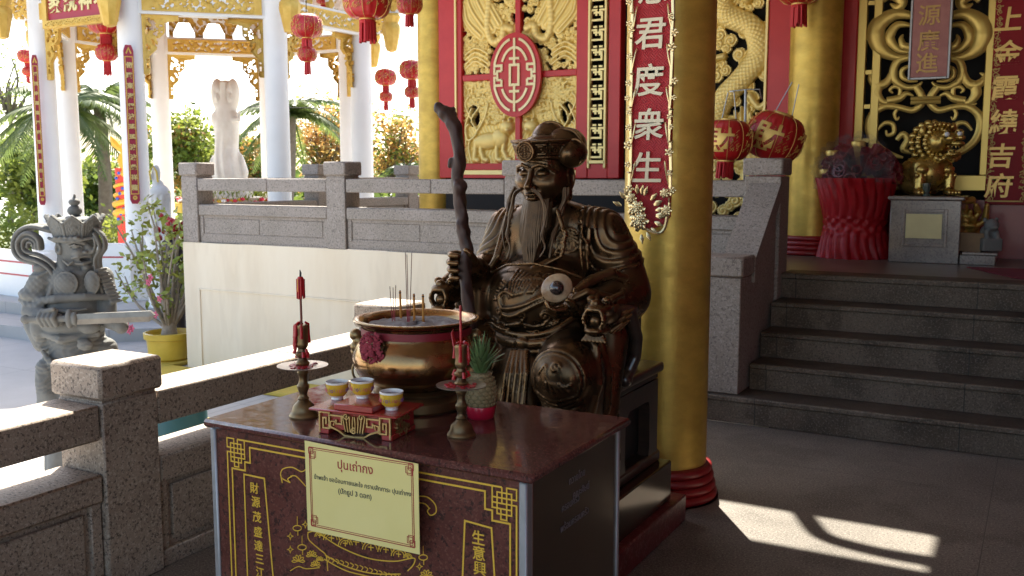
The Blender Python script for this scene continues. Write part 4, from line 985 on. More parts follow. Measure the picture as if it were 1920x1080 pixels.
for ch, u, v in (('財', 477, 915), ('源', 480, 941), ('茂', 482, 969), ('盛', 484, 997), ('達', 485, 1023), ('三', 487, 1048), ('江', 488, 1073)): q = P(u, v, y=FY-.0005); text_into(g, ch, .0315, q, (1, 0, 0), (0, 0, 1), bold=.012, th=.0009)
for ch, u, v in (('生', 897, 1008), ('意', 898, 1037), ('興', 900, 1066), ('隆', 901, 1095)): q = P(u, v, y=FY-.0005); text_into(g, ch, .036, q, (1, 0, 0), (0, 0, 1), bold=.012, th=.0009)
g.build('engraved_characters', ink_gold, at_, False)
g = MB(); xs_ = TX1-.0275                                # faint donor inscription on the steel side
for i, (u, v, tx) in enumerate(((1082, 892, 'ถวายโดย'), (1090, 918, 'คณะศิษย์'), (1070, 942, 'ครอบครัว'), (1078, 972, 'พร้อมครอบครัว'))):
    q = P(u, v, x=xs_); text_into(g, tx, .026, q, (0, 1, 0), (0, 0, 1), bold=.0, th=.0006)
g.build('inscription', pm('faded_lettering', (.17, .14, .145), .6), so_, False)
# laminated notice
nz = thing('altar_notice', 'pale yellow laminated notice with red border and Thai writing leaning on the altar front', 'notice', (-1.39, 1.78, .78))
yn = 1.772
def np_(u, v, dy=0): return P(u, v, y=yn+dy)
c4s = [np_(u, v) for u, v in ((571, 826), (784, 870), (787, 1040), (577, 994))]
g = MB(); V_ = [tuple(p) for p in c4s]+[(p.x, p.y+.0016, p.z) for p in c4s]
lam = pm('laminated_paper', (.82, .70, .29), .30, var=(.79, .67, .26), vs=5, coat=.25, spec=.35)
g.add(V_, [(3, 2, 1, 0), (4, 5, 6, 7)]+[(i, (i+1) % 4, 4+(i+1) % 4, 4+i) for i in range(4)]); g.build('sheet', lam, nz, False)
o_ = c4s[3]; ux = (c4s[2]-c4s[3]); wN = ux.length; ux.normalize(); uz = (c4s[0]-c4s[3]); hN = uz.length; uz.normalize(); nN = ux.cross(uz); o_ = o_+nN*.0003
g = MB()
for m_, w_ in ((.014, .0022), (.0185, .0014)):
    a = m_; g.strip([(a, a), (wN-a, a), (wN-a, hN-a), (a, hN-a)], w_, o_, ux, uz, .0004, closed=True)
for cx, cz, sx, sz in ((.012, .012, 1, 1), (wN-.012, .012, -1, 1), (wN-.012, hN-.012, -1, -1), (.012, hN-.012, 1, -1)):
    for (a, b, c, d) in ((0, .004, .014, .018), (.007, .011, .022, .026), (.004, .014, .018, .030)): g.strip([(cx+sx*a, cz+sz*b), (cx+sx*c, cz+sz*b), (cx+sx*c, cz+sz*d), (cx+sx*a, cz+sz*d)], .0015, o_, ux, uz, .0005, closed=True)
red_ink = pm('red_ink', (.36, .03, .02), .6)
text_into(g, 'ปุนเถ่ากง', .030, o_+ux*(wN*.46)+uz*(hN*.795), ux, uz, bold=.012, th=.0004); g.build('border_and_title', red_ink, nz, False)
g = MB(); text_into(g, 'ข้าพเจ้า ขอน้อมกายและใจ กราบสักการะ ปุนเถ่ากง', .0151, o_+ux*(wN*.51)+uz*(hN*.615), ux, uz, bold=.012, th=.0004)
text_into(g, '(ปักธูป 3 ดอก)', .0175, o_+ux*(wN*.45)+uz*(hN*.505), ux, uz, bold=.012, th=.0004)
g.build('lines_of_writing', pm('black_ink', (.03, .03, .028), .6), nz, False)

# ------------------------------------------------------------------ incense burner
PC = P(785, 597, y=2.19); PX, PY = PC.x-.008, 2.19; RZ = PC.z+.0
ib = thing('incense_burner', 'big round old brass incense burner with a red ribbon and rosette, full of ash', 'incense burner', (PX, PY, TZ))
sc = RZ-TZ; R_ = .172; h = sc
g = MB(); g.lathe([(.128, TZ), (.135, TZ+.006), (.137, TZ+.03), (.128, TZ+.038), (.122, TZ+.044), (.125, TZ+.052), (.112, TZ+.058)], (PX, PY, 0), 72); g.build('foot', brass_dull, ib)
g = MB(); pr = [(.10, TZ+.056)]
for t, r in ((.28, .122), (.33, .146), (.40, .166), (.48, .1755), (.56, .178), (.64, .175), (.72, .167), (.80, .154), (.86, .149), (.90, .148), (.94, .152), (.965, .165), (.985, .174), (1.0, .176), (1.012, .174), (1.012, .164), (.985, .150), (.95, .142), (.90, .140), (.80, .142)): pr.append((r, TZ+h*t))
g.lathe(pr, (PX, PY, 0), 96, cap=False); g.build('bowl', brass, ib)
ash = pm('incense_ash', (.34, .32, .31), .95, var=(.20, .18, .18), vs=30, bump=.8, bs=60, dist=.01)
g = MB(); nA = 40; V_ = []; F_ = []
for j in range(14):
    for i in range(nA):
        a = 2*pi*i/nA; r = .1435*j/13; V_.append((PX+r*cos(a), PY+r*sin(a), TZ+h*.945+.006*sin(r*70+a*3)*(1-r/.15)+nr.uniform(-.002, .002)-.02*(j == 13)))
        if j < 13: F_.append((j*nA+i, j*nA+(i+1) % nA, (j+1)*nA+(i+1) % nA, (j+1)*nA+i))
g.add(V_, F_); g.build('ash', ash, ib)
g = MB(); g.lathe([(.1500, TZ+h*.835), (.1515, TZ+h*.835), (.1515, TZ+h*.915), (.1495, TZ+h*.915)], (PX, PY, 0), 96, cap=False, rf=lambda a, z: 1.012+.006*sin(a*5)); g.build('ribbon', pm('red_ribbon', (.20, .008, .016), .5, bump=.2, bs=90), ib)
ang = math.atan2(-PY*1.0, -PX*1.0)-.78                      # rosette on the camera's left front
rc = Vector((PX+.164*cos(ang), PY+.164*sin(ang), TZ+h*.745)); nrm = Vector((cos(ang), sin(ang), 0)); tg = Vector((-sin(ang), cos(ang), 0))
g = MB(); rr = random.Random(2)
for k in range(150):
    r = .045*sqrt(rr.random()); a = rr.uniform(0, 2*pi); q = rc+tg*r*cos(a)+Vector((0, 0, r*sin(a)))+nrm*(.022*(1-(r/.048)**2))
    bm = bmesh.new(); bmesh.ops.create_icosphere(bm, subdivisions=1, radius=rr.uniform(.0045, .0075)); g.addbm(bm, Matrix.Translation(q) @ Matrix.Rotation(rr.random()*3, 4, 'X') @ Matrix.Diagonal((1, .6, 1.3, 1)))
g.build('rosette', pm('dusty_red_cloth', (.33, .045, .065), .85, var=(.24, .02, .035), vs=60), ib)
g = MB()
for sg in (1, -1):
    d_ = RT*sg; c = Vector((PX, PY, TZ+h*.70))+d_*.168
    g = MB()
    for k in range(4): bm = bmesh.new(); bmesh.ops.create_icosphere(bm, subdivisions=2, radius=.018); g.addbm(bm, Matrix.Translation(c+Vector((rr.uniform(-.008, .008), rr.uniform(-.01, .01), -.02+.016*k))))
    g.build('beast_mask', brass_dull, ib)
g = MB(); d_ = -RT; c = Vector((PX, PY, TZ+h*.40))+d_*.165; g.tube([c+d_*(.016*sin(t))+Vector((0, 0, .026*cos(t)))+FW*.0 for t in [2*pi*i/20*.98 for i in range(21)]], .0035, 8); g.build('ring_handle', brass_dull, ib)
stick_m = pm('incense_stick', (.16, .05, .03), .8); stub_m = pm('yellow_incense', (.55, .24, .04), .7, var=(.45, .18, .03), vs=40)
char_m = pm('charred_tip', (.05, .04, .04), .9)
def pin(label, u0, v0, u1, v1, r, m, d_=None, cat='incense stick', grp=None, red_to=None):
    q = P(u0, v0, z=TZ+h*.945-.004); y_ = q.dot(FW); e = P(u1, v1, d=y_)
    t = thing('incense_stick', label, cat, q, grp); g = MB(); g.tube([q-Vector((0, 0, .012)), e], [r, r*.9], 8); g.build('stick', m, t)
    if red_to: g = MB(); g.tube([q, q+(e-q)*red_to], [r*1.15, r*1.1], 8); g.build('red_stem', pm('stick_red', (.35, .02, .04), .6), t)
    g = MB(); g.tube([e-(e-q).normalized()*.006, e+(e-q).normalized()*.002], [r*1.06, r*.7], 8); g.build('burnt_tip', char_m, t)
GI = 'incense sticks in the ash of the brass burner'
pin('thin short incense stick, leftmost in the burner', 736, 606, 731, 538, .0011, stick_m, grp=GI, red_to=.35)
pin('thin short incense stick in the middle of the left trio', 738, 604, 737, 540, .0011, stick_m, grp=GI, red_to=.35)
pin('thin short incense stick on the right of the left trio', 740, 606, 742, 536, .0011, stick_m, grp=GI, red_to=.35)
pin('thick yellow incense stub between the short trio and the tall sticks', 752, 601, 750, 546, .0035, stub_m, grp=GI)
pin('tallest thin incense stick, left of the tall trio', 764, 606, 760, 474, .0011, stick_m, grp=GI, red_to=.2)
pin('tall thin incense stick leaning in the middle of the tall trio', 766, 604, 763, 478, .0011, stick_m, grp=GI, red_to=.2)
pin('tall thin incense stick leaning right in the tall trio', 768, 606, 772, 475, .0011, stick_m, grp=GI, red_to=.2)
pin('thick orange incense stub just right of the tall sticks', 777, 603, 776, 552, .0035, stub_m, grp=GI)
pin('thick orange incense stub nearest the right rim of the burner', 794, 606, 793, 553, .0035, stub_m, grp=GI)

# ------------------------------------------------------------------ candlesticks
def candlestick(label, u, v, z_top, lab2, tall):
    b = P(u, v, z=TZ); b.y += .03; b.x += .005; S_ = .00141*(b.dot(FW)/2.53)
    t = thing('candlestick', label, 'candlestick', (b.x, b.y, TZ), 'brass candlesticks on the altar'); Zp = lambda dv: TZ+dv*S_
    g = MB(); g.lathe([(r*S_, Zp(dv)) for r, dv in ((27, 0), (28, 3), (26, 7), (24, 9), (22, 14), (20, 22), (13, 29), (10, 33), (11, 36), (8, 40), (7, 44), (9, 50), (11, 56), (12, 60), (9, 65), (7, 72), (8, 80), (11, 86), (9, 90), (7, 95))], (b.x, b.y, 0), 32); g.build('stem', brass_dull, t)
    g = MB(); g.lathe([(6*S_, Zp(94)), (30*S_, Zp(95)), (47*S_, Zp(98)), (48*S_, Zp(100)), (46*S_, Zp(100)), (30*S_, Zp(98)), (8*S_, Zp(98))], (b.x, b.y, 0), 48, cap=False); g.build('drip_plate', pm('plate_metal', (.52, .47, .40), .35, .8, var=(.40, .34, .28), vs=20), t)
    g = MB(); g.lathe([(r*S_, Zp(dv)) for r, dv in ((10, 97), (14, 104), (10, 108), (8, 114), (13, 119), (14, 123), (9, 127), (8, 132), (11, 137), (12, 141), (11, 146), (12, 170), (13, 176), (12, 178), (4, 178))], (b.x, b.y, 0), 28); g.build('socket', brass_dull, t)
    g = MB(); rr = random.Random(u)
    for k in range(11):
        a = rr.uniform(0, 6.28); z0 = Zp(178+rr.uniform(-2, 4)); L = rr.uniform(18, 52)*S_; r = 12.5*S_
        g.tube([(b.x+r*.5*cos(a), b.y+r*.5*sin(a), z0+.002), (b.x+r*1.02*cos(a), b.y+r*1.02*sin(a), z0-.004), (b.x+r*1.1*cos(a), b.y+r*1.1*sin(a), z0-L*.6), (b.x+r*1.12*cos(a), b.y+r*1.12*sin(a), z0-L)], [.003, .0045, .004, .0055], 7)
    for k in range(8):
        a = rr.uniform(0, 6.28); z0 = Zp(rr.uniform(112, 126)); r = 12*S_; g.tube([(b.x+r*cos(a), b.y+r*sin(a), z0+.01), (b.x+r*1.3*cos(a), b.y+r*1.3*sin(a), z0-.004)], [.004, .005], 6)
    for k in range(60):
        a = rr.uniform(0, 6.28); r = (9+22*rr.random()**1.4)*S_; bm = bmesh.new(); bmesh.ops.create_icosphere(bm, subdivisions=1, radius=rr.uniform(.002, .006))
        g.addbm(bm, Matrix.Translation((b.x+r*cos(a), b.y+r*sin(a), Zp(99)+.0005)) @ Matrix.Diagonal((1.5, 1.2, .5, 1)))
    g.build('spilt_wax', wax, t)
    g = MB(); g.tube([(b.x, b.y, Zp(176)), (b.x-.001, b.y, Zp(z_top))], .0032, 8)
    if not tall: 
        g.tube([(b.x-.012, b.y-.01, Zp(176)), (b.x-.018, b.y-.012, Zp(200)), (b.x-.014, b.y-.012, Zp(208))], [.008, .005, .001], 7, flat=.4)
    c = g.build('candle_pin', wax if not tall else pm('rusty_pin', (.20, .05, .03), .6), t)
    if tall:
        k_ = thing('candle_stub', lab2, 'candle', (b.x, b.y, Zp(z_top))); g = MB(); z1 = Zp(z_top-4)
        g.lathe([(.006, z1), (.0085, z1+.004), (.0085, z1+.048), (.006, z1+.052)], (b.x, b.y, 0), 16)
        for q in range(9): a = q*.7; r = .0088; g.tube([(b.x+r*cos(a), b.y+r*sin(a), z1+.046), (b.x+r*1.12*cos(a), b.y+r*1.12*sin(a), z1-.006*rr.random()-.002)], [.003, .0022], 6)
        g.build('wax_body', wax, k_); g = MB(); g.box((b.x-.003, b.y-.0102, z1+.012), (b.x+.004, b.y-.008, z1+.046), .001); g.build('gold_label', ink_gold, k_)
        g = MB(); g.tube([(b.x, b.y, z1+.05), (b.x+.001, b.y, z1+.062), (b.x-.001, b.y, z1+.07)], [.003, .0028, .001], 7); g.build('burnt_wick', char_m, k_)
candlestick('brass candlestick with a white rimmed drip plate on the sunlit left end of the altar', 553, 785, 236, 'red candle stub with a burnt black wick on the tall pin of the left candlestick', True)
candlestick('brass candlestick clotted with red wax in front of the pineapple', 850, 822, 252, '', False)

# ------------------------------------------------------------------ tray, cups, pineapple
FL, FR = P(597, 812, z=TZ), P(735, 828, z=TZ); tx = (FR-FL); tw = tx.length; tx.normalize(); ty = Vector((-tx.y, tx.x, 0)); TD, THh = .125, .066
M_ = Matrix.Identity(4)
for i in range(3): M_[i][0] = tx[i]; M_[i][1] = ty[i]; M_[i][3] = FL[i]
tr = thing('offering_tray', 'small red lacquer offering stand with gilt scroll carving, holding the cups', 'offering stand', FL)
lac = pm('red_lacquer_shiny', (.30, .022, .02), .25, var=(.36, .04, .03), vs=10, coat=.5)
def lbox(mb, lo, hi, bev=.002):
    m2 = MB(); m2.box(lo, hi, bev); mb.add([M_ @ Vector(v) for v in m2.V], m2.F)
g = MB(); lbox(g, (.004, .006, .012), (tw-.004, TD, THh-.006)); lbox(g, (-.02, -.012, THh-.006), (tw+.02, TD+.012, THh)); lbox(g, (.05, -.006, THh), (tw-.05, TD+.006, THh+.016)); lbox(g, (.0, .0, .0), (.03, TD, .014)); lbox(g, (tw-.03, 0, 0), (tw, TD, .014))
g.build('stand', lac, tr)
g = MB(); dgold = pm('antique_gilt', (.55, .40, .18), .35, .8, var=(.40, .27, .1), vs=30)
fo = (M_ @ Vector((0, .0055, 0)), tx, Vector((0, 0, 1)))
def fr_(L, w=.004, th=.007): g.strip(L, w, *fo, th)
for sg in (1, -1):
    X_ = lambda a: tw/2+sg*a
    fr_([(X_(.100), .004), (X_(.100), .056), (X_(.072), .056), (X_(.072), .016), (X_(.090), .016), (X_(.090), .042), (X_(.081), .042), (X_(.081), .026)])
    fr_([(X_(.072), .050), (X_(.036), .050), (X_(.036), .030), (X_(.052), .030), (X_(.052), .040)]); fr_([(X_(.068), .016), (X_(.068), .034), (X_(.056), .036), (X_(.060), .024)], .003)
    fr_([(X_(.072), .022), (X_(.044), .012), (X_(.028), .002), (X_(.0), .0)], .004, .0075)
    for k in range(4): fr_(bez([(X_(.003+.007*k), .012), (X_(.004+.008*k), .032), (X_(.002+.010*k), .052)], 4), .0028, .009)
    fr_(spiral(X_(.022), .052, .009, 1.3, 0, sg, 14), .0026, .0095)
fr_(spiral(tw/2, .016, .009, 1.4, 1, 1, 16), .003, .010)
g.build('front_scrollwork', dgold, tr, False)
g = MB(); fo2 = (M_ @ Vector((tw-.0045, TD/2, .03)), ty, Vector((0, 0, 1)))
for k in range(9):
    a = 2*pi*k/9; g.strip(spiral(.026*cos(a)*(1.2 if k else 0), .018*sin(a), .011, 1.2, a, 1 if k % 2 else -1, 12), .003, *fo2, .006)
g.build('side_scrollwork', dgold, tr, False)
porc = pm('white_porcelain', (.80, .79, .76), .15, coat=.5)
yel = pm('yellow_enamel', (.66, .44, .05), .2, var=(.60, .36, .03), vs=40, coat=.4)
tea = pm('tea', (.10, .035, .01), .08, spec=.6)
def cup(label, u, v, zb):
    c = P(u, v, z=zb); c.y += .012; R = .0285
    t = thing('tea_cup', label, 'tea cup', (c.x, c.y, zb), 'tea cups on the offering stand'); n = 40
    g = MB(); g.lathe([(.015, 0), (.016, .002), (.015, .006), (.019, .010), (.024, .016), (.0275, .026), (.0283, .036), (.0300, .047), (.029, .0475), (.0272, .036), (.025, .02), (.012, .012), (.0005, .011)], (0, 0, 0), n, cap=False); g.build('cup_body', porc, t, local=True)
    g = MB(); g.lathe([(.0205, .0115), (.0248, .0162), (.0281, .026), (.0291, .0365), (.0297, .0425), (.0293, .0425), (.0275, .026)], (0, 0, 0), n, cap=False); bnd = g.build('painted_band', yel, t, local=True)
    g = MB(); blue = pm('enamel_flowers', (.20, .09, .26), .3); pinkm = pm('enamel_pink', (.52, .10, .13), .3)
    for k in range(8):
        a = 2*pi*k/8+.2; rr_ = .0288; q = Vector((rr_*cos(a), rr_*sin(a), .0265))
        g.m = k % 2
        for j in range(5): b = 2*pi*j/5; bm = bmesh.new(); bmesh.ops.create_icosphere(bm, subdivisions=1, radius=.0017); g.addbm(bm, Matrix.Translation(q+Vector((-sin(a), cos(a), 0))*.0032*cos(b)+Vector((0, 0, .0032*sin(b)))))
        for sg in (1, -1): g.tube([q+Vector((-sin(a)*.006*sg, cos(a)*.006*sg, .006)), q+Vector((-sin(a)*.0095*sg, cos(a)*.0095*sg, -.003))], .0007, 4)
    g.build('painted_flowers', [blue, pinkm], bnd, local=True)
    g = MB(); g.lathe([(.0005, .0385), (.0272, .0385)], (0, 0, 0), n, cap=False); g.build('tea', tea, t, local=True)
cup('patterned yellow tea cup standing on the left low end of the red stand', 627, 750, TZ+THh)
cup('patterned yellow tea cup standing on the raised middle of the red stand', 674, 748, TZ+THh+.016)
cup('patterned yellow tea cup nearest the right end of the red stand', 729, 770, TZ+THh)
pc = P(889, 788, z=TZ); pc.y += .035; pc.x += .0
g = MB(); g.lathe([(.033, TZ), (.036, TZ+.003), (.041, TZ+.034), (.0405, TZ+.035), (.034, TZ+.008), (.0005, TZ+.007)], (pc.x, pc.y, 0), 36, cap=False); tag(g.build('red_bowl', pm('red_plastic', (.50, .012, .04), .3, coat=.2)), 'small red plastic bowl under the pineapple', 'bowl')
pn = thing('pineapple', 'whole pineapple with green crown standing in the red bowl', 'pineapple', (pc.x, pc.y, TZ+.01))
g = MB(); z0 = TZ+.012; Hh = .112
g.lathe([(.0405*sin(pi*(.13+.74*i/12))**.6, z0+Hh*i/12) for i in range(13)], (pc.x, pc.y, 0), 24)
for j in range(10):
    for i in range(13):
        a = 2*pi*(i+.5*(j % 2))/13; t_ = (j+.5)/10; r = .0405*sin(pi*(.13+.74*t_))**.6; n_ = Vector((cos(a), sin(a), .9*(t_-.5)))
        bm = bmesh.new(); bmesh.ops.create_icosphere(bm, subdivisions=1, radius=1)
        q = Vector((pc.x+r*cos(a), pc.y+r*sin(a), z0+Hh*t_)); mm = Matrix.Translation(q) @ n_.to_track_quat('Z', 'Y').to_matrix().to_4x4() @ Matrix.Diagonal((.0088, .0064, .0042, 1)); g.addbm(bm, mm)
        g.tube([q+n_*.003, q+n_*.006+Vector((0, 0, .004))], [.0016, .0003], 4)
g.build('fruit', pm('pineapple_skin', (.12, .10, .045), .6, var=(.06, .075, .03), vs=60, edge=(.26, .20, .10)), pn)
g = MB(); rr = random.Random(8); zc = z0+Hh-.004
for k in range(46):
    a = k*2.4; lay = k/46; L = .062+.036*lay*rr.uniform(.8, 1.1); sp = (1-lay)*1.0+.14; d_ = Vector((cos(a), sin(a), 0)); b0 = Vector((pc.x, pc.y, zc))+d_*.012*(1-lay)
    g.tube([b0, b0+d_*L*.35*sp+Vector((0, 0, L*.55)), b0+d_*L*.85*sp+Vector((0, 0, L*(.75+.4*lay)))], [.0078, .0064, .0006], 6, flat=.22, up=tuple(d_))
g.build('crown', pm('pineapple_leaf', (.085, .16, .05), .45, var=(.16, .23, .09), vs=30), pn)
# ================================================================== bronze seated figure
X0 = -1.75
def Qw(u, v, y): return tuple(P(u, v, y=y))
def qx(u, v, y=3.22): p = P(u, v, y=y); return (p.x, p.z)
ds_ = thing('deity_statue', 'dark bronze statue of a seated bearded old man in a cap and embroidered robe', 'statue', (X0, 3.5, .35))
b = Vox((-2.20, 2.88, .35), (-1.27, 3.80, 1.50), .0050)
# torso, belly, legs
b.ell((X0, 3.53, 1.22), (.205, .155, .22), .03); b.ell((X0, 3.415, 1.05), (.225, .215, .185), .04); b.ell((X0, 3.55, .88), (.27, .18, .14), .05)
b.chain([(X0, 3.5, 1.36), (X0, 3.46, 1.46)], [.085, .062], .04)
for sg in (1, -1):
    kx = X0+sg*.27; b.chain([(X0+sg*.11, 3.48, .87), (kx, 3.10, .83)], [.14, .118], .04)
    b.chain([(kx, 3.11, .83), (kx+sg*.01, 3.12, .62), (kx+sg*.015, 3.12, .38)], [.122, .105, .11], .03)
    b.ell((kx, 3.07, .828), (.122, .115, .130), .02)
    b.chain([(X0+sg*.10, 3.5, 1.345), (X0+sg*.205, 3.52, 1.31)], [.085, .088], .04)
b.ell((X0, 3.25, .62), (.15, .13, .3), .04); b.ell((X0, 3.42, .5), (.28, .25, .22), .06)
# arms
b.chain([(X0-.205, 3.52, 1.31), (X0-.245, 3.44, 1.16), (-2.005, 3.33, 1.13)], [.092, .082, .07], .03)
b.chain([(-2.005, 3.33, 1.13), (-1.985, 3.24, 1.165), (-1.955, 3.205, 1.185)], [.07, .05, .035], .02)
b.chain([(-1.985, 3.30, 1.10), (-1.98, 3.28, .98), (-1.99, 3.28, .86)], [.065, .045, .03], .03)
b.chain([(X0+.205, 3.52, 1.31), (-1.465, 3.52, 1.19), (-1.425, 3.50, 1.08)], [.095, .095, .092], .03)
b.chain([(-1.425, 3.50, 1.08), (-1.44, 3.33, 1.045), (-1.50, 3.20, 1.07)], [.092, .078, .05], .03)
b.ell(Qw(1142, 572, 3.40), (.088, .12, .075), .03); b.ell(Qw(1172, 575, 3.50), (.06, .10, .085), .03)
b.chain([Qw(1080, 545, 3.17), Qw(1110, 525, 3.24), Qw(1145, 513, 3.30), Qw(1172, 520, 3.36)], [.014, .022, .022, .015], .015)
b.chain([Qw(1075, 560, 3.14), Qw(1100, 548, 3.17), Qw(1150, 560, 3.26)], [.012, .016, .018], .012)
b.chain([(-1.43, 3.36, .92), (-1.415, 3.28, .72), (-1.41, 3.25, .45)], [.07, .055, .07], .04)
b.chain([Qw(1098, 600, 3.16), Qw(1118, 650, 3.10), Qw(1122, 720, 3.08), Qw(1105, 780, 3.07)], [.012, .016, .018, .014], .012)
b.chain([Qw(1125, 640, 3.22), Qw(1138, 700, 3.2), Qw(1135, 770, 3.2)], [.016, .022, .02], .015)
# belt and sash
bl = [Qw(898, 585, 3.38), Qw(918, 618, 3.27), Qw(950, 638, 3.215), Qw(990, 645, 3.19), Qw(1035, 638, 3.205), Qw(1080, 610, 3.27)]
bl = [tuple(p) for p in bez(bl, 6)]; b.chain(bl, .022, .006); b.chain([(x, y-.006, z+.034) for x, y, z in bl], .012, .004); b.chain([(x, y-.004, z-.030) for x, y, z in bl], .010, .004); b.ell(Qw(978, 643, 3.175), (.03, .015, .022), .004)
for du in (-17, -7, 3, 13, 22): b.chain([Qw(972+du*.7, 660, 3.175), Qw(966+du, 700, 3.125), Qw(958+du*1.1, 770, 3.10)], [.0115]*3, .006)
# collar bands, robe edge
for off in (0, .022): b.chain([Qw(1045, 395, 3.36-off*.2), Qw(1060, 440, 3.345), Qw(1040+off*600, 480, 3.33), Qw(1000, 500+off*300, 3.275)], [.006, .007, .007, .005], .012)
for off in (0, .02): b.chain([Qw(952, 400, 3.37), Qw(948-off*400, 440, 3.35), Qw(935-off*300, 480, 3.31), Qw(912, 515, 3.30)], [.007, .008, .008, .006], .010)
b.chain([Qw(905, 520, 3.33), Qw(950, 497, 3.265), Qw(1000, 494, 3.24), Qw(1050, 505, 3.255), Qw(1090, 520, 3.30)], [.005, .006, .006, .006, .005], .008)
for k in range(2): b.chain([Qw(1090+14*k, 425+4*k, 3.40), Qw(1088+12*k, 465, 3.39), Qw(1092+10*k, 505, 3.39)], [.003, .008, .003], .02)
# hands: the staff hand (four fingers round the staff, thumb on the other side)
S_ = P(868, 498, y=3.15)
def cam(a, f_, z_): q = S_+RT*a+FW*f_; return (q.x, q.y, S_.z+z_)
b.ell(cam(.012, .036, .0), (.034, .026, .048), .015); b.chain([cam(.02, .045, -.01), cam(.055, .09, -.02)], [.036, .042], .02)
for k, (zz, L, r) in enumerate(((.044, .95, .0125), (.015, 1.04, .0132), (-.014, 1.0, .0128), (-.042, .88, .0115))):
    b.chain([cam(.012, .048, zz*.8), cam(-.030, .042, zz), cam(-.052*L, .012, zz-.001), cam(-.046*L, -.016, zz-.003), cam(-.020*L, -.030, zz-.004)], [r*1.05, r*1.05, r, r*.95, r*.8], .003)
b.chain([cam(.036, .03, -.005), cam(.044, -.002, .022), cam(.030, -.026, .048), cam(.014, -.030, .062)], [.018, .015, .0135, .011], .004)
# the other hand, palm up under the shell
Hn = P(1050, 578, y=3.13)
def cm2(a, f_, z_): q = Hn+RT*a+FW*f_; return (q.x, q.y, Hn.z+z_)
b.ell(cm2(.03, .03, -.008), (.05, .035, .022), .01, ('Z', YAW)); b.chain([cm2(.06, .03, 0), cm2(.13, .06, .01)], [.032, .045], .02)
for k, (zz, ff) in enumerate(((.012, -.028), (-.004, -.016), (-.014, .002), (-.016, .022))):
    b.chain([cm2(.02, ff+.012, zz-.012), cm2(-.018, ff, zz-.016), cm2(-.042+.004*k, ff-.004, zz-.006), cm2(-.05+.006*k, ff-.002, zz+.014)], [.0125, .012, .011, .009], .003)
b.chain([cm2(.05, -.01, .005), cm2(.045, -.035, .02), cm2(.025, -.045, .036)], [.015, .013, .010], .004)
# relief on belly, knees and shoulders
wing = [[qx(958+4*k, 556-1*k), qx(954+7*k, 530-1.5*k), qx(962+7.5*k, 508+2.2*k)] for k in range(7)]
wing += [[qx(990+3*k, 548), qx(998+4*k, 528+k), qx(1002+4.2*k, 516+3*k)] for k in range(4)]
neck = [bez([qx(965, 552), qx(948, 545), qx(936, 555), qx(940, 575), qx(955, 578), qx(985, 572), qx(1010, 560), qx(1030, 548)], 5), bez([qx(940, 575), qx(944, 590), qx(965, 592), qx(1000, 575), qx(1034, 556)], 5)]
tail = [[qx(918+3*k, 562-6*k), qx(932+2*k, 560-5*k)] for k in range(7)]
waves = []
for u, v in ((934, 586), (980, 590), (1020, 594)):
    p = qx(u, v); waves.append(spiral(p[0], p[1], .022, 1.4, -1.6, 1, 16)); waves.append(bez([qx(u-24, v+20), qx(u-8, v+18), qx(u+4, v+10), (p[0]+.018, p[1]-.004)], 5))
for k in range(2): waves.append(bez([qx(915, 598+5*k), qx(945, 611+4*k), qx(975, 607+5*k), qx(1005, 614+4*k), qx(1040, 603+5*k)], 5))
waves.append(spiral(*qx(1018, 520), .02, 1.5, 0, -1, 16))
def belly(X, Y, Z):
    D = np.zeros(np.broadcast(X, Z).shape)
    for L, w, h in [(l, .0048, .0065) for l in wing+tail]+[(l, .010, .008) for l in neck]+[(l, .0055, .0075) for l in waves]:
        d, S, sd = pdist(X, Z, L); D = np.maximum(D, h*np.clip(1-(d/w)**2, 0, 1))
    return (D*(Y < 3.42)).astype(np.float32)
b.disp(belly, (-1.96, 3.15, .92), (-1.52, 3.42, 1.22))
for sg in (1, -1):
    kc = (X0+sg*.27, .825)
    kl = [spiral(kc[0]+.01, kc[1]+.05, .02, 1.3, 0, 1, 14), bez([(kc[0]-.06, kc[1]+.02), (kc[0]-.03, kc[1]+.055), (kc[0]-.02, kc[1]+.01), (kc[0]+.02, kc[1]-.02), (kc[0]+.07, kc[1]-.01)], 5)]
    kl += [[(kc[0]+.012*k-.01, kc[1]-.005), (kc[0]+.02*k, kc[1]-.035)] for k in range(-1, 4)]
    kl += [bez([(kc[0]-.085+.004*k, kc[1]-.05-.017*k), (kc[0], kc[1]-.075-.017*k), (kc[0]+.085-.004*k, kc[1]-.05-.017*k)], 5) for k in range(5)]
    def knee(X, Y, Z, kc=kc, kl=kl):
        r = np.hypot(X-kc[0], Z-kc[1]); D = .006*np.clip(1-((r-.108)/.006)**2, 0, 1)+.004*np.clip(1-((r-.094)/.004)**2, 0, 1)
        for L in kl: d, S, sd = pdist(X, Z, L); D = np.maximum(D, .0055*np.clip(1-(d/.0048)**2, 0, 1))
        return (D*(Y < 3.13)).astype(np.float32)
    b.disp(knee, (kc[0]-.13, 2.9, kc[1]-.16), (kc[0]+.13, 3.13, kc[1]+.13))
    sj = (X0+sg*.275, 3.50, 1.325)
    def pad(X, Y, Z, sj=sj, sg=sg):
        dx, dy, dz = (X-sj[0])*sg, Y-sj[1], Z-sj[2]
        r = np.sqrt(dx**2+(dy*1.0)**2+(dz*.75)**2); a = np.arctan2(dz, -dy)
        edge = .138+.010*np.abs(np.sin(a*8)); inn = r < edge
        D = np.where(inn, .004+.0034*np.cos(2*pi*r/.024)*(r > .045), 0)
        return D.astype(np.float32)
    b.disp(pad, (min(sj[0]-.2, sj[0]), 3.28, 1.12), (sj[0]+.2, 3.72, 1.46))
mc = P(1056, 452, y=3.36)
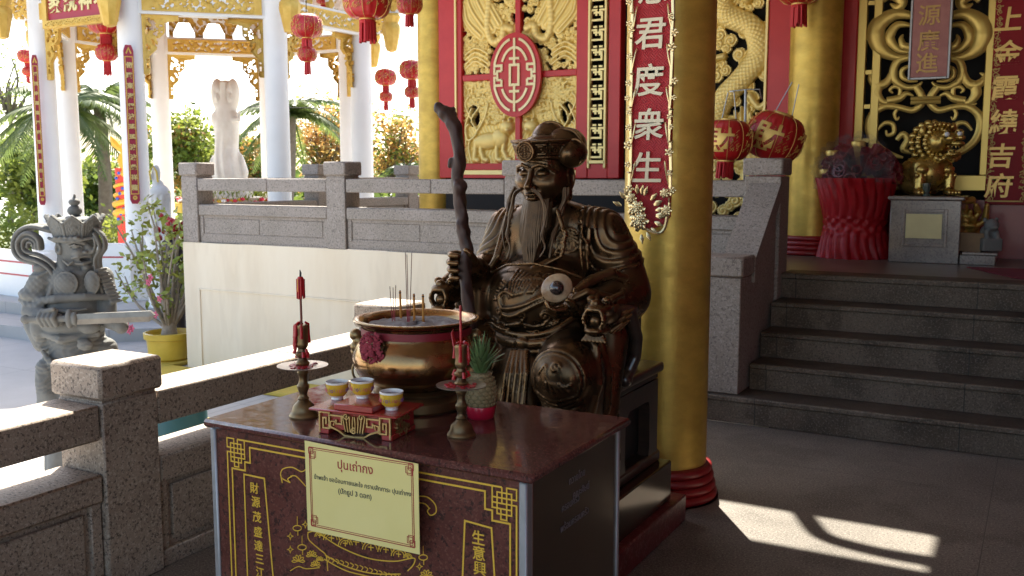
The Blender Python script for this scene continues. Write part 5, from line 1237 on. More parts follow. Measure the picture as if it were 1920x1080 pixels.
def med(X, Y, Z):
    r = np.hypot(X-mc.x, Z-mc.z); a = np.arctan2(Z-mc.z, X-mc.x)
    return ((.004*np.clip(1-((r-.045)/.005)**2, 0, 1)+.004*(r < .038)*np.cos(a*6+r*150)**2)*(Y < 3.45)).astype(np.float32)
b.disp(med, (mc.x-.06, 3.25, mc.z-.06), (mc.x+.06, 3.45, mc.z+.06))
# soft drapery folds
b.disp(lambda X, Y, Z: (.0022*np.sin(X*55+4*np.sin(Z*9))*np.clip((.80-Z)/.1, 0, 1)*np.ones_like(Y)).astype(np.float32), (-2.1, 2.9, .36), (-1.35, 3.5, .80))
b.disp(lambda X, Y, Z: (.0022*np.sin(30*(Z*1.2+X*.8)+3*np.sin(Y*14))).astype(np.float32), (-1.50, 3.2, .98), (-1.28, 3.62, 1.18))
# head, in its own frame at a finer grain
HS = .87; HM = Matrix.Translation((X0, 3.432, 1.545)) @ Matrix.Rotation(radians(7), 4, 'X') @ Matrix.Rotation(radians(-3), 4, 'Z') @ Matrix.Scale(HS, 4)
h = Vox((-.17, -.20, -.19), (.17, .18, .16), .0027, HM)
h.ell((0, .01, .03), (.112, .128, .14), .02); h.ell((0, -.02, -.03), (.108, .115, .10), .03); h.ell((0, -.062, -.095), (.066, .062, .058), .03); h.ell((0, -.108, -.125), (.030, .028, .026), .02)
h.chain([(0, .02, -.1), (0, .04, -.19)], [.075, .075], .03)
for s in (1, -1):
    h.ell((s*.056, -.085, -.030), (.042, .040, .036), .025); h.ell((s*.094, -.035, -.02), (.022, .06, .06), .03)
    h.ell((s*.045, -.134, .020), (.030, .022, .016), .02, op='s')
    h.ell((s*.046, -.104, .018), (.029, .025, .0185), .006)
    h.chain([(s*.018, -.122, .012), (s*.046, -.1275, .0045), (s*.074, -.108, .010)], [.0022, .0026, .002], .002, op='s')
    h.chain([(s*.020, -.119, .004), (s*.046, -.124, -.004), (s*.074, -.104, .002)], [.0035, .005, .0035], .004)
    h.chain([(s*.018, -.119, -.012), (s*.046, -.117, -.022), (s*.07, -.10, -.012)], [.002, .0028, .002], .004, op='s')
    h.chain([(s*.014, -.131, .050), (s*.042, -.130, .060), (s*.076, -.110, .050), (s*.098, -.085, .026)], [.007, .0095, .009, .005], .010)
    h.chain([(s*.024, -.138, -.032), (s*.046, -.120, -.060), (s*.050, -.105, -.085)], [.0025, .003, .002], .006, op='s')
    h.ell((s*.018, -.142, -.040), (.0135, .016, .011), .006)
    h.ell((s*.117, .020, -.012), (.016, .040, .058), .006); h.ell((s*.128, .012, -.008), (.010, .022, .038), .006, op='s'); h.ell((s*.114, .012, -.085), (.013, .018, .036), .010); h.chain([(s*.122, -.012, .0), (s*.122, -.008, -.03)], [.007, .006], .004)
h.chain([(0, -.126, .038), (0, -.142, .0), (0, -.161, -.032)], [.0095, .0105, .0165], .010); h.ell((0, -.160, -.036), (.017, .015, .013), .006)
for s in (1, -1): h.ell((s*.009, -.158, -.049), (.0052, .008, .004), .002, op='s')
h.ell((0, -.116, -.072), (.045, .030, .030), .015)
h.ell((0, -.142, -.0715), (.030, .015, .0078), .004); h.ell((s*.0, -.138, -.090), (.027, .015, .0095), .004)
h.chain([(-.034, -.128, -.080), (0, -.149, -.0805), (.034, -.128, -.080)], [.0014, .0022, .0014], .002, op='s')
h.disp(lambda X, Y, Z: (.0016*np.sin(Z*520+6*X*X*200)*np.exp(-(X/.06)**2)*np.clip((Z-.060)/.01, 0, 1)*(Y < -.05)).astype(np.float32), (-.1, -.16, .05), (.1, -.05, .11))
h.disp(lambda X, Y, Z: (.0004*np.sin(np.abs(X)*520+Z*180)*np.exp(-((Z-.052)/.012)**2)*(Y < -.06)).astype(np.float32), (-.11, -.16, .03), (.11, -.06, .075))
vox_obj('body', [b, h], bronze, ds_)
# cap
k = Vox((-.20, -.22, .02), (.20, .25, .30), .0034, HM)
def band(X, Y, Z):
    zc = Z+.16*(Y+.0)*.35; t = np.clip((zc-.075)/.085, 0, 1); a_, b_2 = .122+.026*t, .142+.026*t
    r = np.sqrt((X/a_)**2+((Y-.012)/b_2)**2); ang = np.arctan2(X, -(Y-.012))
    key = (np.abs(((ang*7) % 2)-1) > .62)*1.0
    L = (ang*.135); cell = np.mod(L+.0275, .055)-.0275; cz = zc-.117; m = np.maximum(np.abs(cell), np.abs(cz)*.95)
    fret = np.where((np.abs(m-.020) < .0028) | ((np.abs(m-.0115) < .0026) & (cz+cell > -.012)) | (m < .0035), .0032, 0)
    fret = fret+np.where((np.abs(zc-.081) < .005) | (np.abs(zc-.154) < .006), .005, 0)
    d = (r-1)*.13-fret
    return np.maximum(np.maximum(d, .074-zc), zc-.161)
k.fn(band, (-.19, -.21, .03), (.19, .22, .24), .004)
k.ell((.005, .03, .130), (.118, .130, .060), .004); k.ell((-.05, .09, .115), (.08, .09, .07), .004); k.ell((.05, .11, .12), (.10, .10, .085), .004)
HI = HM.inverted(); L_ = lambda u, v_, y: HI @ P(u, v_, y=y)
for (uc, vc, yc, ru, rv, arc_) in ((1030, 262, 3.47, 33, 32, ((1000, 254), (1010, 238), (1028, 229), (1048, 233), (1062, 246))), (1058, 270, 3.445, 33, 29, ((1026, 262), (1040, 247), (1060, 241), (1078, 248), (1090, 263))), (1074, 287, 3.43, 24, 26, ((1050, 281), (1062, 266), (1080, 261), (1094, 272), (1096, 290), (1088, 306)))):
    k.ell(L_(uc, vc, yc), (ru*.0022/HS, .075/HS, rv*.0022/HS), .003); k.chain([tuple(q) for q in bez([tuple(L_(u, v_, yc-.03)) for u, v_ in arc_], 5)], .0065, .004)
mm = (0, -.158, .122)
def medal(X, Y, Z):
    r = np.hypot(X-mm[0], (Z-mm[2])); d = np.maximum(r-.046, np.abs(Y-mm[1])-.010)
    x, z = np.abs(X-mm[0]), np.abs(Z-mm[2])
    pat = (np.abs(r-.042) < .004) | (np.abs(r-.031) < .0026) | ((x < .0028) & (r < .036)) | ((z < .0028) & (r < .036)) | ((np.abs(z-.011) < .0024) & (x < .017)) | ((np.abs(x-.017) < .0024) & (z < .019) & (z > .006)) | ((np.abs(z-.021) < .0022) & (x < .012))
    return d-np.where(pat & (Y < mm[1]), .0045, 0)
k.fn(medal, (-.06, -.19, .06), (.06, -.12, .19), .003)
vox_obj('cap', [k], bronze, ds_)
# beard, moustaches and side locks
g = MB(); rr = random.Random(12)
chin = HM @ Vector((0, -.118, -.125))
for i in range(64):
    t = (i % 32)/31*2-1; lay = i//32; ph = rr.uniform(0, 6.3); j = rr.uniform(-.5, .5)
    root = HM @ Vector((t*.054, -.126+.045*t*t+.014*lay, -.105+.030*t*t)); L = 1.34-.36*abs(t)**1.7+rr.uniform(-.09, .05)
    pts = []; rd = []; n = 18
    for q in range(n+1):
        s = q/n; z = root.z-(.255*L)*s
        wdt = (1+.25*sin(pi*min(1, s*1.5)))*(1-.78*max(0, s-.55)/.45)
        x = X0+ (root.x-X0)*wdt*1.02+.006*sin(s*9+ph*.25+t*2)*s*1.5+.012*s*s*sin(t*3+1)
        y = root.y-.012*sin(pi*s)-.06*s*(.6+.4*s)+.012*lay+.016*abs(t)*s
        pts.append((x, y, z)); rd.append((.0062-.0042*s**2)*(1.05 if lay == 0 else 1.3))
    g.tube(pts, rd, 7)
def lock(px, r0, n=4, sp=.006):
    base = bez([Qw(*p) for p in px], 6)
    for q in range(n):
        a = 2*pi*q/n; m_ = len(base); g.tube([(x+sp*cos(a)*(1-i/m_)+.002*sin(i*.6+q), y+sp*sin(a)*(1-i/m_), z) for i, (x, y, z) in enumerate(base)], [r0*(.6+.8*sin(pi*min(1, .25+i/m_*.6)))*(1-.7*(i/m_)**3) for i in range(m_)], 7)
lock([(997, 354, 3.27), (1012, 366, 3.275), (1021, 388, 3.28), (1022, 415, 3.275), (1016, 440, 3.26), (1022, 462, 3.25), (1012, 482, 3.235)], .0042, 3, .004)
lock([(978, 353, 3.27), (966, 364, 3.285), (960, 388, 3.295), (955, 415, 3.285), (951, 440, 3.27), (956, 462, 3.26), (950, 485, 3.25)], .0040, 3, .004)
lock([(1062, 352, 3.40), (1060, 372, 3.39), (1052, 395, 3.375), (1046, 420, 3.355), (1038, 440, 3.335), (1034, 462, 3.32), (1030, 484, 3.31)], .0058, 5, .008)
lock([(967, 350, 3.40), (955, 380, 3.40), (950, 410, 3.36), (943, 440, 3.33), (948, 470, 3.31)], .0045)
g.build('beard', pm('beard_bronze', (.125, .068, .032), .40, .7, var=(.08, .045, .023), vs=30), ds_)
# staff
stf = thing('wooden_staff', 'gnarled dark wooden staff with a knobbed head, upright in the bronze right hand', 'staff', P(885, 625, y=3.15))
sp_ = [(851, 232), (855, 250), (860, 280), (861, 310), (857, 335), (860, 365), (865, 395), (868, 430), (876, 470), (872, 500), (874, 540), (880, 580), (884, 625), (886, 690)]
st_ = [Qw(u, v, 3.15) for u, v in sp_]
v = Vox((-2.10, 3.05, .70), (-1.80, 3.25, 1.86), .0045)
v.chain([tuple(p) for p in bez(st_, 4)], .0245, .01)
v.chain([Qw(851, 236, 3.15), Qw(842, 222, 3.15), Qw(832, 210, 3.145), Qw(824, 203, 3.14)], [.022, .026, .027, .022], .012); v.chain([Qw(838, 212, 3.15), Qw(848, 208, 3.16), Qw(855, 214, 3.16)], [.022, .016, .007], .010); v.chain([Qw(848, 300, 3.14), Qw(843, 312, 3.135)], [.014, .006], .01); v.ell(Qw(864, 350, 3.14), (.026, .024, .03), .012)
v.disp(lambda X, Y, Z: (.0025*np.sin(Z*40+6*np.sin(Z*14))*np.sin(X*120+Z*25)+.002*np.sin(Y*170+Z*50)).astype(np.float32), (-2.1, 3.05, .7), (-1.8, 3.25, 1.86))
vox_obj('shaft', [v], staff_m, stf)
# shell with a dark ball
c = P(1044, 540, y=3.10); to = (Vector((0, 0, CH))-c).normalized()
sh = thing('shell_ornament', 'pale oval shell with a dark ball, held in the bronze left hand', 'ornament', c)
rotm = to.to_track_quat('Z', 'Y').to_matrix().to_4x4()
g = MB(); bm = bmesh.new(); bmesh.ops.create_uvsphere(bm, u_segments=40, v_segments=24, radius=1); g.addbm(bm, Matrix.Translation(c) @ rotm @ Matrix.Rotation(.5, 4, 'Z') @ Matrix.Diagonal((.059, .051, .016, 1)))
g.build('shell', pm('pale_shell', (.58, .42, .26), .25, var=(.24, .11, .045), vs=11, coat=.3), sh); g = MB(); bm = bmesh.new(); bmesh.ops.create_uvsphere(bm, u_segments=32, v_segments=20, radius=.027); g.addbm(bm, Matrix.Translation(c+to*.016)); g.build('ball', pm('dark_ball', (.035, .022, .02), .12, coat=.6), sh)
# chair
ch_ = thing('dragon_chair', 'dark carved chair with open mouthed beast heads on the ends of its arms', 'chair', (X0, 3.6, .745))
for sg in (1, -1):
    v = Vox((X0+sg*.38-.13, 2.98, .88), (X0+sg*.38+.13, 3.42, 1.22), .005)
    hx = X0+sg*.375; hc = P(1116, 596, x=hx) if sg > 0 else P(826, 556, x=hx); hy, hz = hc.y, hc.z; hx_ = hx
    v.ell((hx_, hy+.09, hz+.01), (.050, .085, .048), .02); v.ell((hx_, hy+.03, hz+.03), (.05, .06, .028), .012); v.ell((hx_, hy+.02, hz-.045), (.046, .06, .02), .012)
    for q in range(18): a = 2*pi*q/18; v.ell((hx_+.038*cos(a), hy-.005-.004*cos(2*a), hz-.005+.038*sin(a)), (.0095, .018, .0095), .004)
    v.ell((hx_, hy-.005, hz-.004), (.032, .03, .034), .004, op='s'); v.ell((hx_, hy+.005, hz-.012), (.024, .022, .024), .002)
    for s2 in (1, -1): v.ell((hx_+s2*.030, hy+.03, hz+.062), (.016, .02, .014), .006); v.chain([(hx_+s2*.03, hy+.07, hz+.06), (hx_+s2*.045, hy+.13, hz+.072), (hx_+s2*.035, hy+.18, hz+.05)], [.012, .012, .004], .006)
    v.ell((hx_, hy, hz+.055), (.02, .02, .014), .006)
    for q in range(6): v.chain([(hx_+sg*.02, hy+.10+.02*q, hz-.06+.02*(q % 3)), (hx_+sg*.055, hy+.12+.022*q, hz-.03+.02*(q % 3))], [.012, .005], .006)
    for q in range(7): v.chain([(hx_-.03+.01*q, hy, hz-.065), (hx_-.045+.015*q, hy-.01, hz-.085)], [.008, .006], .003)
    vox_obj('arm_head', [v], bronze, ch_)
    v = Vox((hx-.08, 3.1, .72), (hx+.10, 3.75, 1.12), .006); v.chain([(hx, hy+.15, hz+.0), (hx, 3.44, hz-.01), (hx-sg*.03, 3.56, hz-.01)], [.032, .028, .02], .01)
    v.chain([(hx+.005, 3.40, hz-.03), (hx+.02, 3.44, .92), (hx+.012, 3.45, .84), (hx-.012, 3.43, .775), (hx-.01, 3.40, .757)], [.030, .024, .022, .026, .030], .01)
    vox_obj('arm', [v], wood_dk, ch_)
g = MB(); g.box((X0-.34, 3.70, .75), (X0+.30, 3.75, 1.22), .02); g.build('backrest', wood_dk, ch_); g = MB(); g.box((X0-.33, 3.40, .748), (X0+.30, 3.72, .80), .01); g.build('seat', wood_dk, ch_)
# bench
be = thing('dark_bench', 'low dark wooden bench with arched side openings under the seated bronze figure', 'bench', (X0, 3.6, .12))
bx = -1.40
g = MB(); g.box((X0-.36, 3.36, .702), (bx, 3.885, .745), .016, 3); g.box((X0-.34, 3.38, .672), (bx-.02, 3.865, .704), .008); g.build('bench_top', wood_dk, be)
n = 10
side = [(3.39, .352), (3.39, .672), (3.862, .672), (3.862, .352), (3.76, .352), (3.77, .40)]+[(3.765-.025*(1-cos(pi/2*i/6)), .56+.035*sin(pi/2*i/6)) for i in range(7)]+[(3.52+.025*cos(pi/2*i/6), .56+.035*sin(pi/2+pi/2*i/6)-.0) for i in range(7)][:1]+[(3.50, .56), (3.495, .40), (3.505, .352)]
for xx in (bx-.02, X0-.30):
    g = MB(); g.prism(side, (xx, 0, 0), (0, 1, 0), (0, 0, 1), -.05); g.build('side_frame', wood_dk, be, False)
g = MB(); g.box((X0-.24, 3.44, .353), (bx-.085, 3.84, .67)); g.build('shade_fill', black, be, False)  # black block added so the side openings read as unlit inside
g = MB(); g.box((X0-.30, 3.40, .58), (bx-.07, 3.43, .672)); g.build('front_apron', wood_dk, be)
g = MB(); g.box((X0-.34, 3.38, .30), (bx-.018, 3.90, .353), .01); g.build('lower_rail', wood_dk, be)
g = MB(); g.box((X0-.42, 2.72, .122), (-1.372, 3.92, .302), .006); g.build('base_block', pm('polished_brown_base', (.10, .07, .05), .16, .6, var=(.07, .05, .035), vs=4), be)
g = MB(); g.box((X0-.46, 2.66, .001), (-1.335, 4.02, .122), .006); pl_ = g.build('plinth', pm('red_plinth', (.16, .02, .022), .35, var=(.10, .018, .018), vs=20, fine=[(70, (.36, .22, .20), .45)]), be)
# ================================================================== courtyard: pavilion
PCN = FW*15.44+RT*-4.758; GZ = -.44; FZ = -.14
pav = thing('white_pavilion', 'open white octagonal pavilion with gilt fretwork beams and brackets', 'pavilion', (PCN.x, PCN.y, GZ))
rot0 = .27
def pv(i, R): a = rot0+radians(22.5+45*i); q = PCN+RT*(R*cos(a))+FW*(R*sin(a)); return Vector((q.x, q.y, 0))
RC = 2.44
oct_ = lambda R: [pv(i, R) for i in range(8)]
g = MB()
for R, z0, z1 in ((4.4, GZ, GZ+.15), (3.7, GZ+.15, FZ)):
    o8 = oct_(R); g.add([(p.x, p.y, z0) for p in o8]+[(p.x, p.y, z1) for p in o8], [tuple(range(8, 16))]+[(i, (i+1) % 8, 8+(i+1) % 8, 8+i) for i in range(8)])
g.build('stepped_base', concrete, pav, False)
for i in range(8):
    p = pv(i, RC); cc = thing('column', None, None); cc.parent = pav; cc.location = Vector((p.x, p.y, FZ))-pav.location
    bpy.data.objects.remove(cc)
    g = MB(); g.lathe([(.168, FZ+.6), (.162, 2.5), (.158, 4.4)], (p.x, p.y, 0), 28); g.lathe([(.30, FZ), (.30, FZ+.12), (.25, FZ+.18), (.25, FZ+.52), (.28, FZ+.6), (.19, FZ+.66), (.17, FZ+.7)], (p.x, p.y, 0), 8)
    g.build('column', white, pav, sharp=30)
def fretmap(w, h, seed, outline=None, holes=True, c=.02):
    nx, ny = int(w/c)+1, int(h/c)+1; X, Y = np.meshgrid(np.linspace(0, w, nx), np.linspace(0, h, ny))
    H_, D = curls(X, Y, int(w*h/.0048), .046, (0, w, 0, h), seed)
    if outline is not None:
        ins, edge = outline(X, Y); H_ = np.where(edge, .03, H_); hole = (~ins) | ((D > .80) & ~edge & holes)
    else: hole = None
    return H_, D, hole
def bracket_outline(w, h):
    st = [(w, h), (w, h-.07), (w*.62, h-.10), (w*.60, h-.30*h), (w*.42, h-.42*h), (w*.38, h*.42), (w*.2, h*.30), (w*.17, 0), (0, 0)]
    def f(X, Y):
        ys = np.interp(X, [p[0] for p in reversed(st)], [p[1] for p in reversed(st)]); ins = Y >= ys-.001
        edge = ins & ((Y-ys < .05) | (X < .045) | (Y > h-.045)); return ins, edge
    return f
bh_cache = {}
def bracket(mb, o, ux, uy, w, h, seed):
    if seed not in bh_cache: H_, D, hole = fretmap(w, h, seed, bracket_outline(w, h), True, .0135); bh_cache[seed] = sc_(H_, hole)
    relief(mb, bh_cache[seed], o, ux, uy, w, h, -.03)
for i in range(8):
    a, b_ = pv(i, RC), pv((i+1) % 8, RC); d_ = (b_-a); L = d_.length; d_.normalize(); nn = Vector((d_.y, -d_.x, 0))       # outward
    g = MB()
    for z0, z1, wd in ((3.64, 3.94, .10), (4.36, 4.72, .14)):
        q = [a+nn*wd, a-nn*wd, b_-nn*wd, b_+nn*wd]; g.add([(p.x, p.y, z0) for p in q]+[(p.x, p.y, z1) for p in q], [(3, 2, 1, 0), (4, 5, 6, 7)]+[(j, (j+1) % 4, 4+(j+1) % 4, 4+j) for j in range(4)])
    g.build('beam', white, pav, False)
    w = L-.34
    for sgn in (1, -1):
        n2 = nn*sgn; u2 = d_ if Vector((0, 0, 1)).cross(n2).dot(d_) > 0 else -d_
        st_ = (a if u2.dot(d_) > 0 else b_)+u2*.17
        g = MB(); H_, D, _ = fretmap(w, .22, 20+i, None, False, .0125); X, Y = np.meshgrid(np.linspace(0, w, H_.shape[1]), np.linspace(0, .22, H_.shape[0]))
        H_ = np.where(D > .80, .002, H_); H_ = np.where((X < .10) | (X > w-.10) | (Y < .02) | (Y > .20), .022, H_)
        relief(g, H_, st_+n2*.104+Vector((0, 0, 3.68)), u2, (0, 0, 1), w, .22, 0, low=.0075); g.build('carved_beam_panel', [ochre, white], pav, sharp=70)
    u2 = d_ if Vector((0, 0, 1)).cross(nn).dot(d_) > 0 else -d_
    st_ = (a if u2.dot(d_) > 0 else b_)+u2*.15; en = (b_ if u2.dot(d_) > 0 else a)-u2*.15
    g = MB(); bw, bh = .48, .78
    bracket(g, st_+nn*.015+Vector((0, 0, 3.64-bh)), u2, (0, 0, 1), bw, bh, 31); g.build('bracket', ochre, pav, sharp=70)
    g = MB(); bracket(g, en-nn*.015+Vector((0, 0, 3.64-bh)), -u2, (0, 0, 1), bw, bh, 31); g.build('bracket', ochre, pav, sharp=70)
    # scalloped frieze between the beams
    nF = 3; c_ = .0145; nx, ny = int(w/c_)+1, int(.42/c_)+1; X, Y = np.meshgrid(np.linspace(0, w, nx), np.linspace(0, .42, ny)); H_, D = curls(X, Y, 90, .045, (0, w, 0, .42), 50+i); H_ = np.where(D > .85, .002, H_+.008)
    ph = np.abs(((X/w*nF+.5) % 1)-.5)*2; hole = (Y < .26) & (ph > .30) & (Y < .05+.26*np.clip((ph-.25)/.5, 0, 1)) ; hole |= (Y < .20) & (ph > .55)
    g = MB(); relief(g, sc_(H_, hole), st_+nn*.02+Vector((0, 0, 3.94)), u2, (0, 0, 1), w, .42, -.04, low=.006); g.build('frieze', [ochre, white], pav, sharp=70)
    # corner console with hanging drop
    rad = (a-PCN); rad.z = 0; rad.normalize(); tn = Vector((0, 0, 1)).cross(rad)
    g = MB(); p0 = a+rad*.15
    g.prism([(0, 3.98), (.62, 3.98), (.80, 4.10), (.90, 4.32), (0, 4.32)], p0-tn*.05, rad, (0, 0, 1), -.10); g.build('console', white, pav, False)
    g = MB(); cw, chh = .80, .30; nx, ny = 52, 20; X, Y = np.meshgrid(np.linspace(0, cw, nx), np.linspace(0, chh, ny)); H_, D = curls(X, Y, 40, .05, (0, cw, 0, chh), 9)
    H_ = np.where(D > .85, .002, H_+.008); hole = X > .62+.6*Y; lo_ = .006
    for sg in (1, -1):
        if sg > 0: relief(g, sc_(H_, hole), p0-tn*.0495*1+Vector((0, 0, 4.0)), rad, (0, 0, 1), cw, chh, -.0, low=.006)
        else: relief(g, sc_(H_, hole)[:, ::-1], p0+tn*.052+rad*cw+Vector((0, 0, 4.0)), -rad, (0, 0, 1), cw, chh, -.0, low=.006)
    pc_ = p0+rad*.34; g.lathe([(.13, 3.97), (.15, 3.93), (.12, 3.86), (.11, 3.84), (.14, 3.80), (.145, 3.72), (.10, 3.50), (.08, 3.42), (.03, 3.40)], (pc_.x, pc_.y, 0), 8)
    g.build('carved_console_and_drop', [ochre, white], pav, sharp=40)
g = MB(); o8 = oct_(3.3); n0 = len(g.V)
g.add([(p.x, p.y, 4.72) for p in o8]+[(PCN.x, PCN.y, 6.2)]+[(p.x, p.y, 4.66) for p in o8]+[(PCN.x, PCN.y, 4.66)], [(i, (i+1) % 8, 8) for i in range(8)]+[(9+(i+1) % 8, 9+i, 17) for i in range(8)]+[(9+i, 9+(i+1) % 8, (i+1) % 8, i) for i in range(8)]); g.build('roof', [pm('roof_tile_orange', (.40, .15, .05), .5)], pav, False)
# boards on the pavilion columns
def pboard(label, u0, v0, u1, v1, d0, chars, wpx):
    a, b_ = P(u0, v0, d=d0), P(u1, v1, d=d0); b_ = Vector((a.x, a.y, b_.z)); q = (a+b_)/2; n_ = (-q); n_.z = 0; n_.normalize(); n_ = (n_+RT*.15).normalized(); ux = Vector((0, 0, 1)).cross(n_); W_ = wpx*d0/FPX
    t = thing('column_board', label, 'sign board', b_, 'red character boards on the pavilion columns'); H_ = a.z-b_.z
    g = MB(); g.prism([(-W_/2, -.02), (-W_*.3, -.07), (W_*.3, -.07), (W_/2, -.02), (W_/2, H_), (W_*.3, H_+.07), (-W_*.3, H_+.07), (-W_/2, H_)], b_-n_*.0, ux, (0, 0, 1), .035); g.build('board', pm('board_red', (.34, .022, .05), .45, var=(.30, .015, .04), vs=6), t, False)
    g = MB(); o_ = b_+n_*.0352; fr = W_/2-.014
    g.strip([(-fr, .06), (fr, .06), (fr, H_-.08), (-fr, H_-.08)], .012, o_, ux, (0, 0, 1), .004, closed=True)
    g.strip([(W_*.16*cos(t_), .01+W_*.16*sin(t_)) for t_ in [2*pi*k/10 for k in range(10)]], .02, o_, ux, (0, 0, 1), .004, closed=True); g.strip([(-W_*.25, H_-.04), (0, H_+.03), (W_*.25, H_-.04)], .02, o_, ux, (0, 0, 1), .004)
    g.build('gilt_border', ochre, t, False); g = MB(); n = len(chars); st_ = (H_-.2)/n
    vtext(g, chars, min(st_*.86, W_*.66), o_+Vector((0, 0, H_-.12-st_/2)), ux, (0, 0, 1), st_, bold=.025, th=.008); g.build('characters', pm('board_gold', (.70, .55, .22), .45, .2), t, False)
pboard('long narrow red board with gold characters on the middle pavilion column', 240, 95, 246, 372, 12.78, '俯瞰東海駕波瑤瑤波波戲祥龍', 17)
pboard('long narrow red board with gold characters on the left pavilion column', 64, 113, 70, 375, 13.68, '威視南嘉嘉嵐福堂重重吉對龍', 11)
sg_ = thing('name_board', 'red board with big gold characters in a carved gilt frame across the pavilion front', 'sign board', P(145, 20, d=14.2))
a, b_ = P(96, 40, d=13.3), P(212, 12, d=12.7); ux = (b_-a); ux.z = 0; wB = ux.length; ux.normalize(); zB = (a.z+b_.z)/2-.05; o_ = Vector((a.x, a.y, zB)); nB = ux.cross(Vector((0, 0, 1)))
tl = Vector((0, 0, 1))
g = MB(); g.prism([(0, 0), (wB, 0), (wB, .75), (0, .75)], o_, ux, tl, .04); g.build('board', pm('sign_red', (.36, .02, .04), .45), sg_, False)
g = MB(); 
for (a0, b0, a1, b1) in ((-.09, -.10, wB+.09, 0), (-.09, 0, 0, .75), (wB, 0, wB+.09, .75)): g.prism([(a0, b0), (a1, b0), (a1, b1), (a0, b1)], o_, ux, tl, .07)
for k in range(30): g.strip(spiral(wB*k/29, -.05, .035, 1.2, k, 1 if k % 2 else -1, 10), .014, o_+nB*.07, ux, tl, .012)
g.build('carved_frame', ochre, sg_, False); g = MB()
for ch, t_ in zip('家統神老', (.13, .38, .62, .86)): text_into(g, ch, .27, o_+ux*(wB*t_)+tl*.22+nB*.041, ux, tl, bold=.03, th=.012)
g.build('characters', pm('sign_gold', (.70, .58, .26), .45, .2), sg_, False)

# ------------------------------------------------------------------ statues in the courtyard
def gwood(M, f, s): pass
M, f, s = frame(428, 330, d=16.4); ws = thing('marble_statue', 'tall pale marble statue of a robed goddess with two hooded heads standing inside the pavilion', 'statue', M.translation)
v = Vox((-.52, -.35, -.10), (.52, .35, 1.72), .012, M)
for sg, u0 in ((-1, 415), (1, 441)):
    v.ell(f(u0, 182), (.118, .15, .275), .03, ('Y', sg*.06)); v.ell(f(u0-sg*1, 186, -.165), (.060, .06, .14), .03, op='s'); v.ell(f(u0-sg*1, 188, -.10), (.050, .05, .09), .01)
    v.chain([f(u0-sg*1, 186, -.15), f(u0-sg*1, 190, -.155)], [.008, .012], .006)
v.box(f(428, 180, -.05), (.045, .10, .20), .02, .02)
v.chain([f(428, 163), f(428, 205)], [.075, .08], .05)
v.chain([f(428, 205), f(428, 235), f(427, 280), f(428, 330)], [.17, .21, .20, .29], .04); v.ell(f(443, 225, -.05), (.10, .11, .13), .04); v.ell(f(412, 225, -.03), (.10, .11, .13), .04)
v.chain([f(445, 228, -.14), f(456, 226, -.16)], [.04, .03], .02); v.chain([f(456, 228, -.15), f(457, 212, -.16)], [.03, .016], .01); v.chain([f(412, 285), f(400, 322)], [.06, .10], .04); v.chain([f(444, 285), f(455, 322)], [.06, .10], .04); v.ell(f(428, 334), (.30, .24, .10), .03)
v.disp(lambda X, Y, Z: (.014*np.sin(X*46+2*np.sin(Z*4))*np.clip((.95-Z)/.5, 0, 1)*np.ones_like(Y)).astype(np.float32), (-.5, -.35, -.1), (.5, .35, .95))
vox_obj('robed_figure', [v], marble, ws)
c = P(428, 330, d=16.4); g = MB(); zt_ = c.z-.06
g.lathe([(.75, FZ), (.75, FZ+.2), (.66, FZ+.25), (.66, zt_-.3), (.40, zt_-.28), (.40, zt_-.1), (.36, zt_)], (c.x, c.y, 0), 8); tag(g.build('statue_plinth', marble, sharp=30), 'eight sided pale plinth under the tall marble statue', 'plinth')
zf = P(445, 376, d=15.9).z
fm = [pm('petal_pink', (.62, .12, .20), .6), pm('petal_red', (.55, .02, .05), .6), pm('petal_yellow', (.70, .45, .03), .6), pm('petal_white', (.75, .70, .68), .6)]
g = MB(); rr = random.Random(6)
for k in range(420):
    a = rr.uniform(0, 6.28); r = rr.uniform(.68, .80); q = Vector((c.x+r*cos(a), c.y+r*sin(a), zf+rr.uniform(-.02, .14)))
    d_ = Vector((rr.uniform(-1, 1), rr.uniform(-1, 1), 1.2)).normalized()*.11; w = d_.cross(Vector((rr.random(), rr.random(), .1))).normalized()*.022; g.m = 0
    g.add([q-w, q+d_, q+w], [(0, 1, 2)])
lo = len(fm)
for k in range(130):
    a = rr.uniform(0, 6.28); r = rr.uniform(.74, .86); q = Vector((c.x+r*cos(a), c.y+r*sin(a), zf+rr.uniform(-.04, .03))); g.m = 1+rr.randrange(4)
    bm = bmesh.new(); bmesh.ops.create_icosphere(bm, subdivisions=1, radius=rr.uniform(.03, .05)); g.addbm(bm, Matrix.Translation(q) @ Matrix.Diagonal((1, 1, .7, 1)))
g.lathe([(.70, zf-.2), (.88, zf-.2), (.88, zf-.04), (.70, zf-.04)], (c.x, c.y, 0), 24, cap=False)
tag(g.build('flower_bed', [leaf_g]+fm, smooth=False), 'ring of pink and yellow flowers in green leaves round the marble statue', 'flower bed', kind=None)
M, f, s = frame(302, 440, d=12.2); v = Vox((-.22, -.2, -.02), (.22, .2, .90), .009, M)
v.chain([f(303, 440), f(302, 400), f(303, 365), f(300, 348)], [.14, .125, .13, .07], .03); v.ell(f(297, 328), (.055, .06, .12), .02, ('Y', .08)); v.ell(f(294, 330, -.06), (.032, .04, .07), .01, op='s'); v.chain([f(300, 362, -.05), f(312, 372, -.08)], [.04, .03], .02)
v.disp(lambda X, Y, Z: (.006*np.sin(X*90+3*np.sin(Z*6))*np.ones_like(Y)).astype(np.float32), (-.2, -.2, 0), (.2, .2, .5))
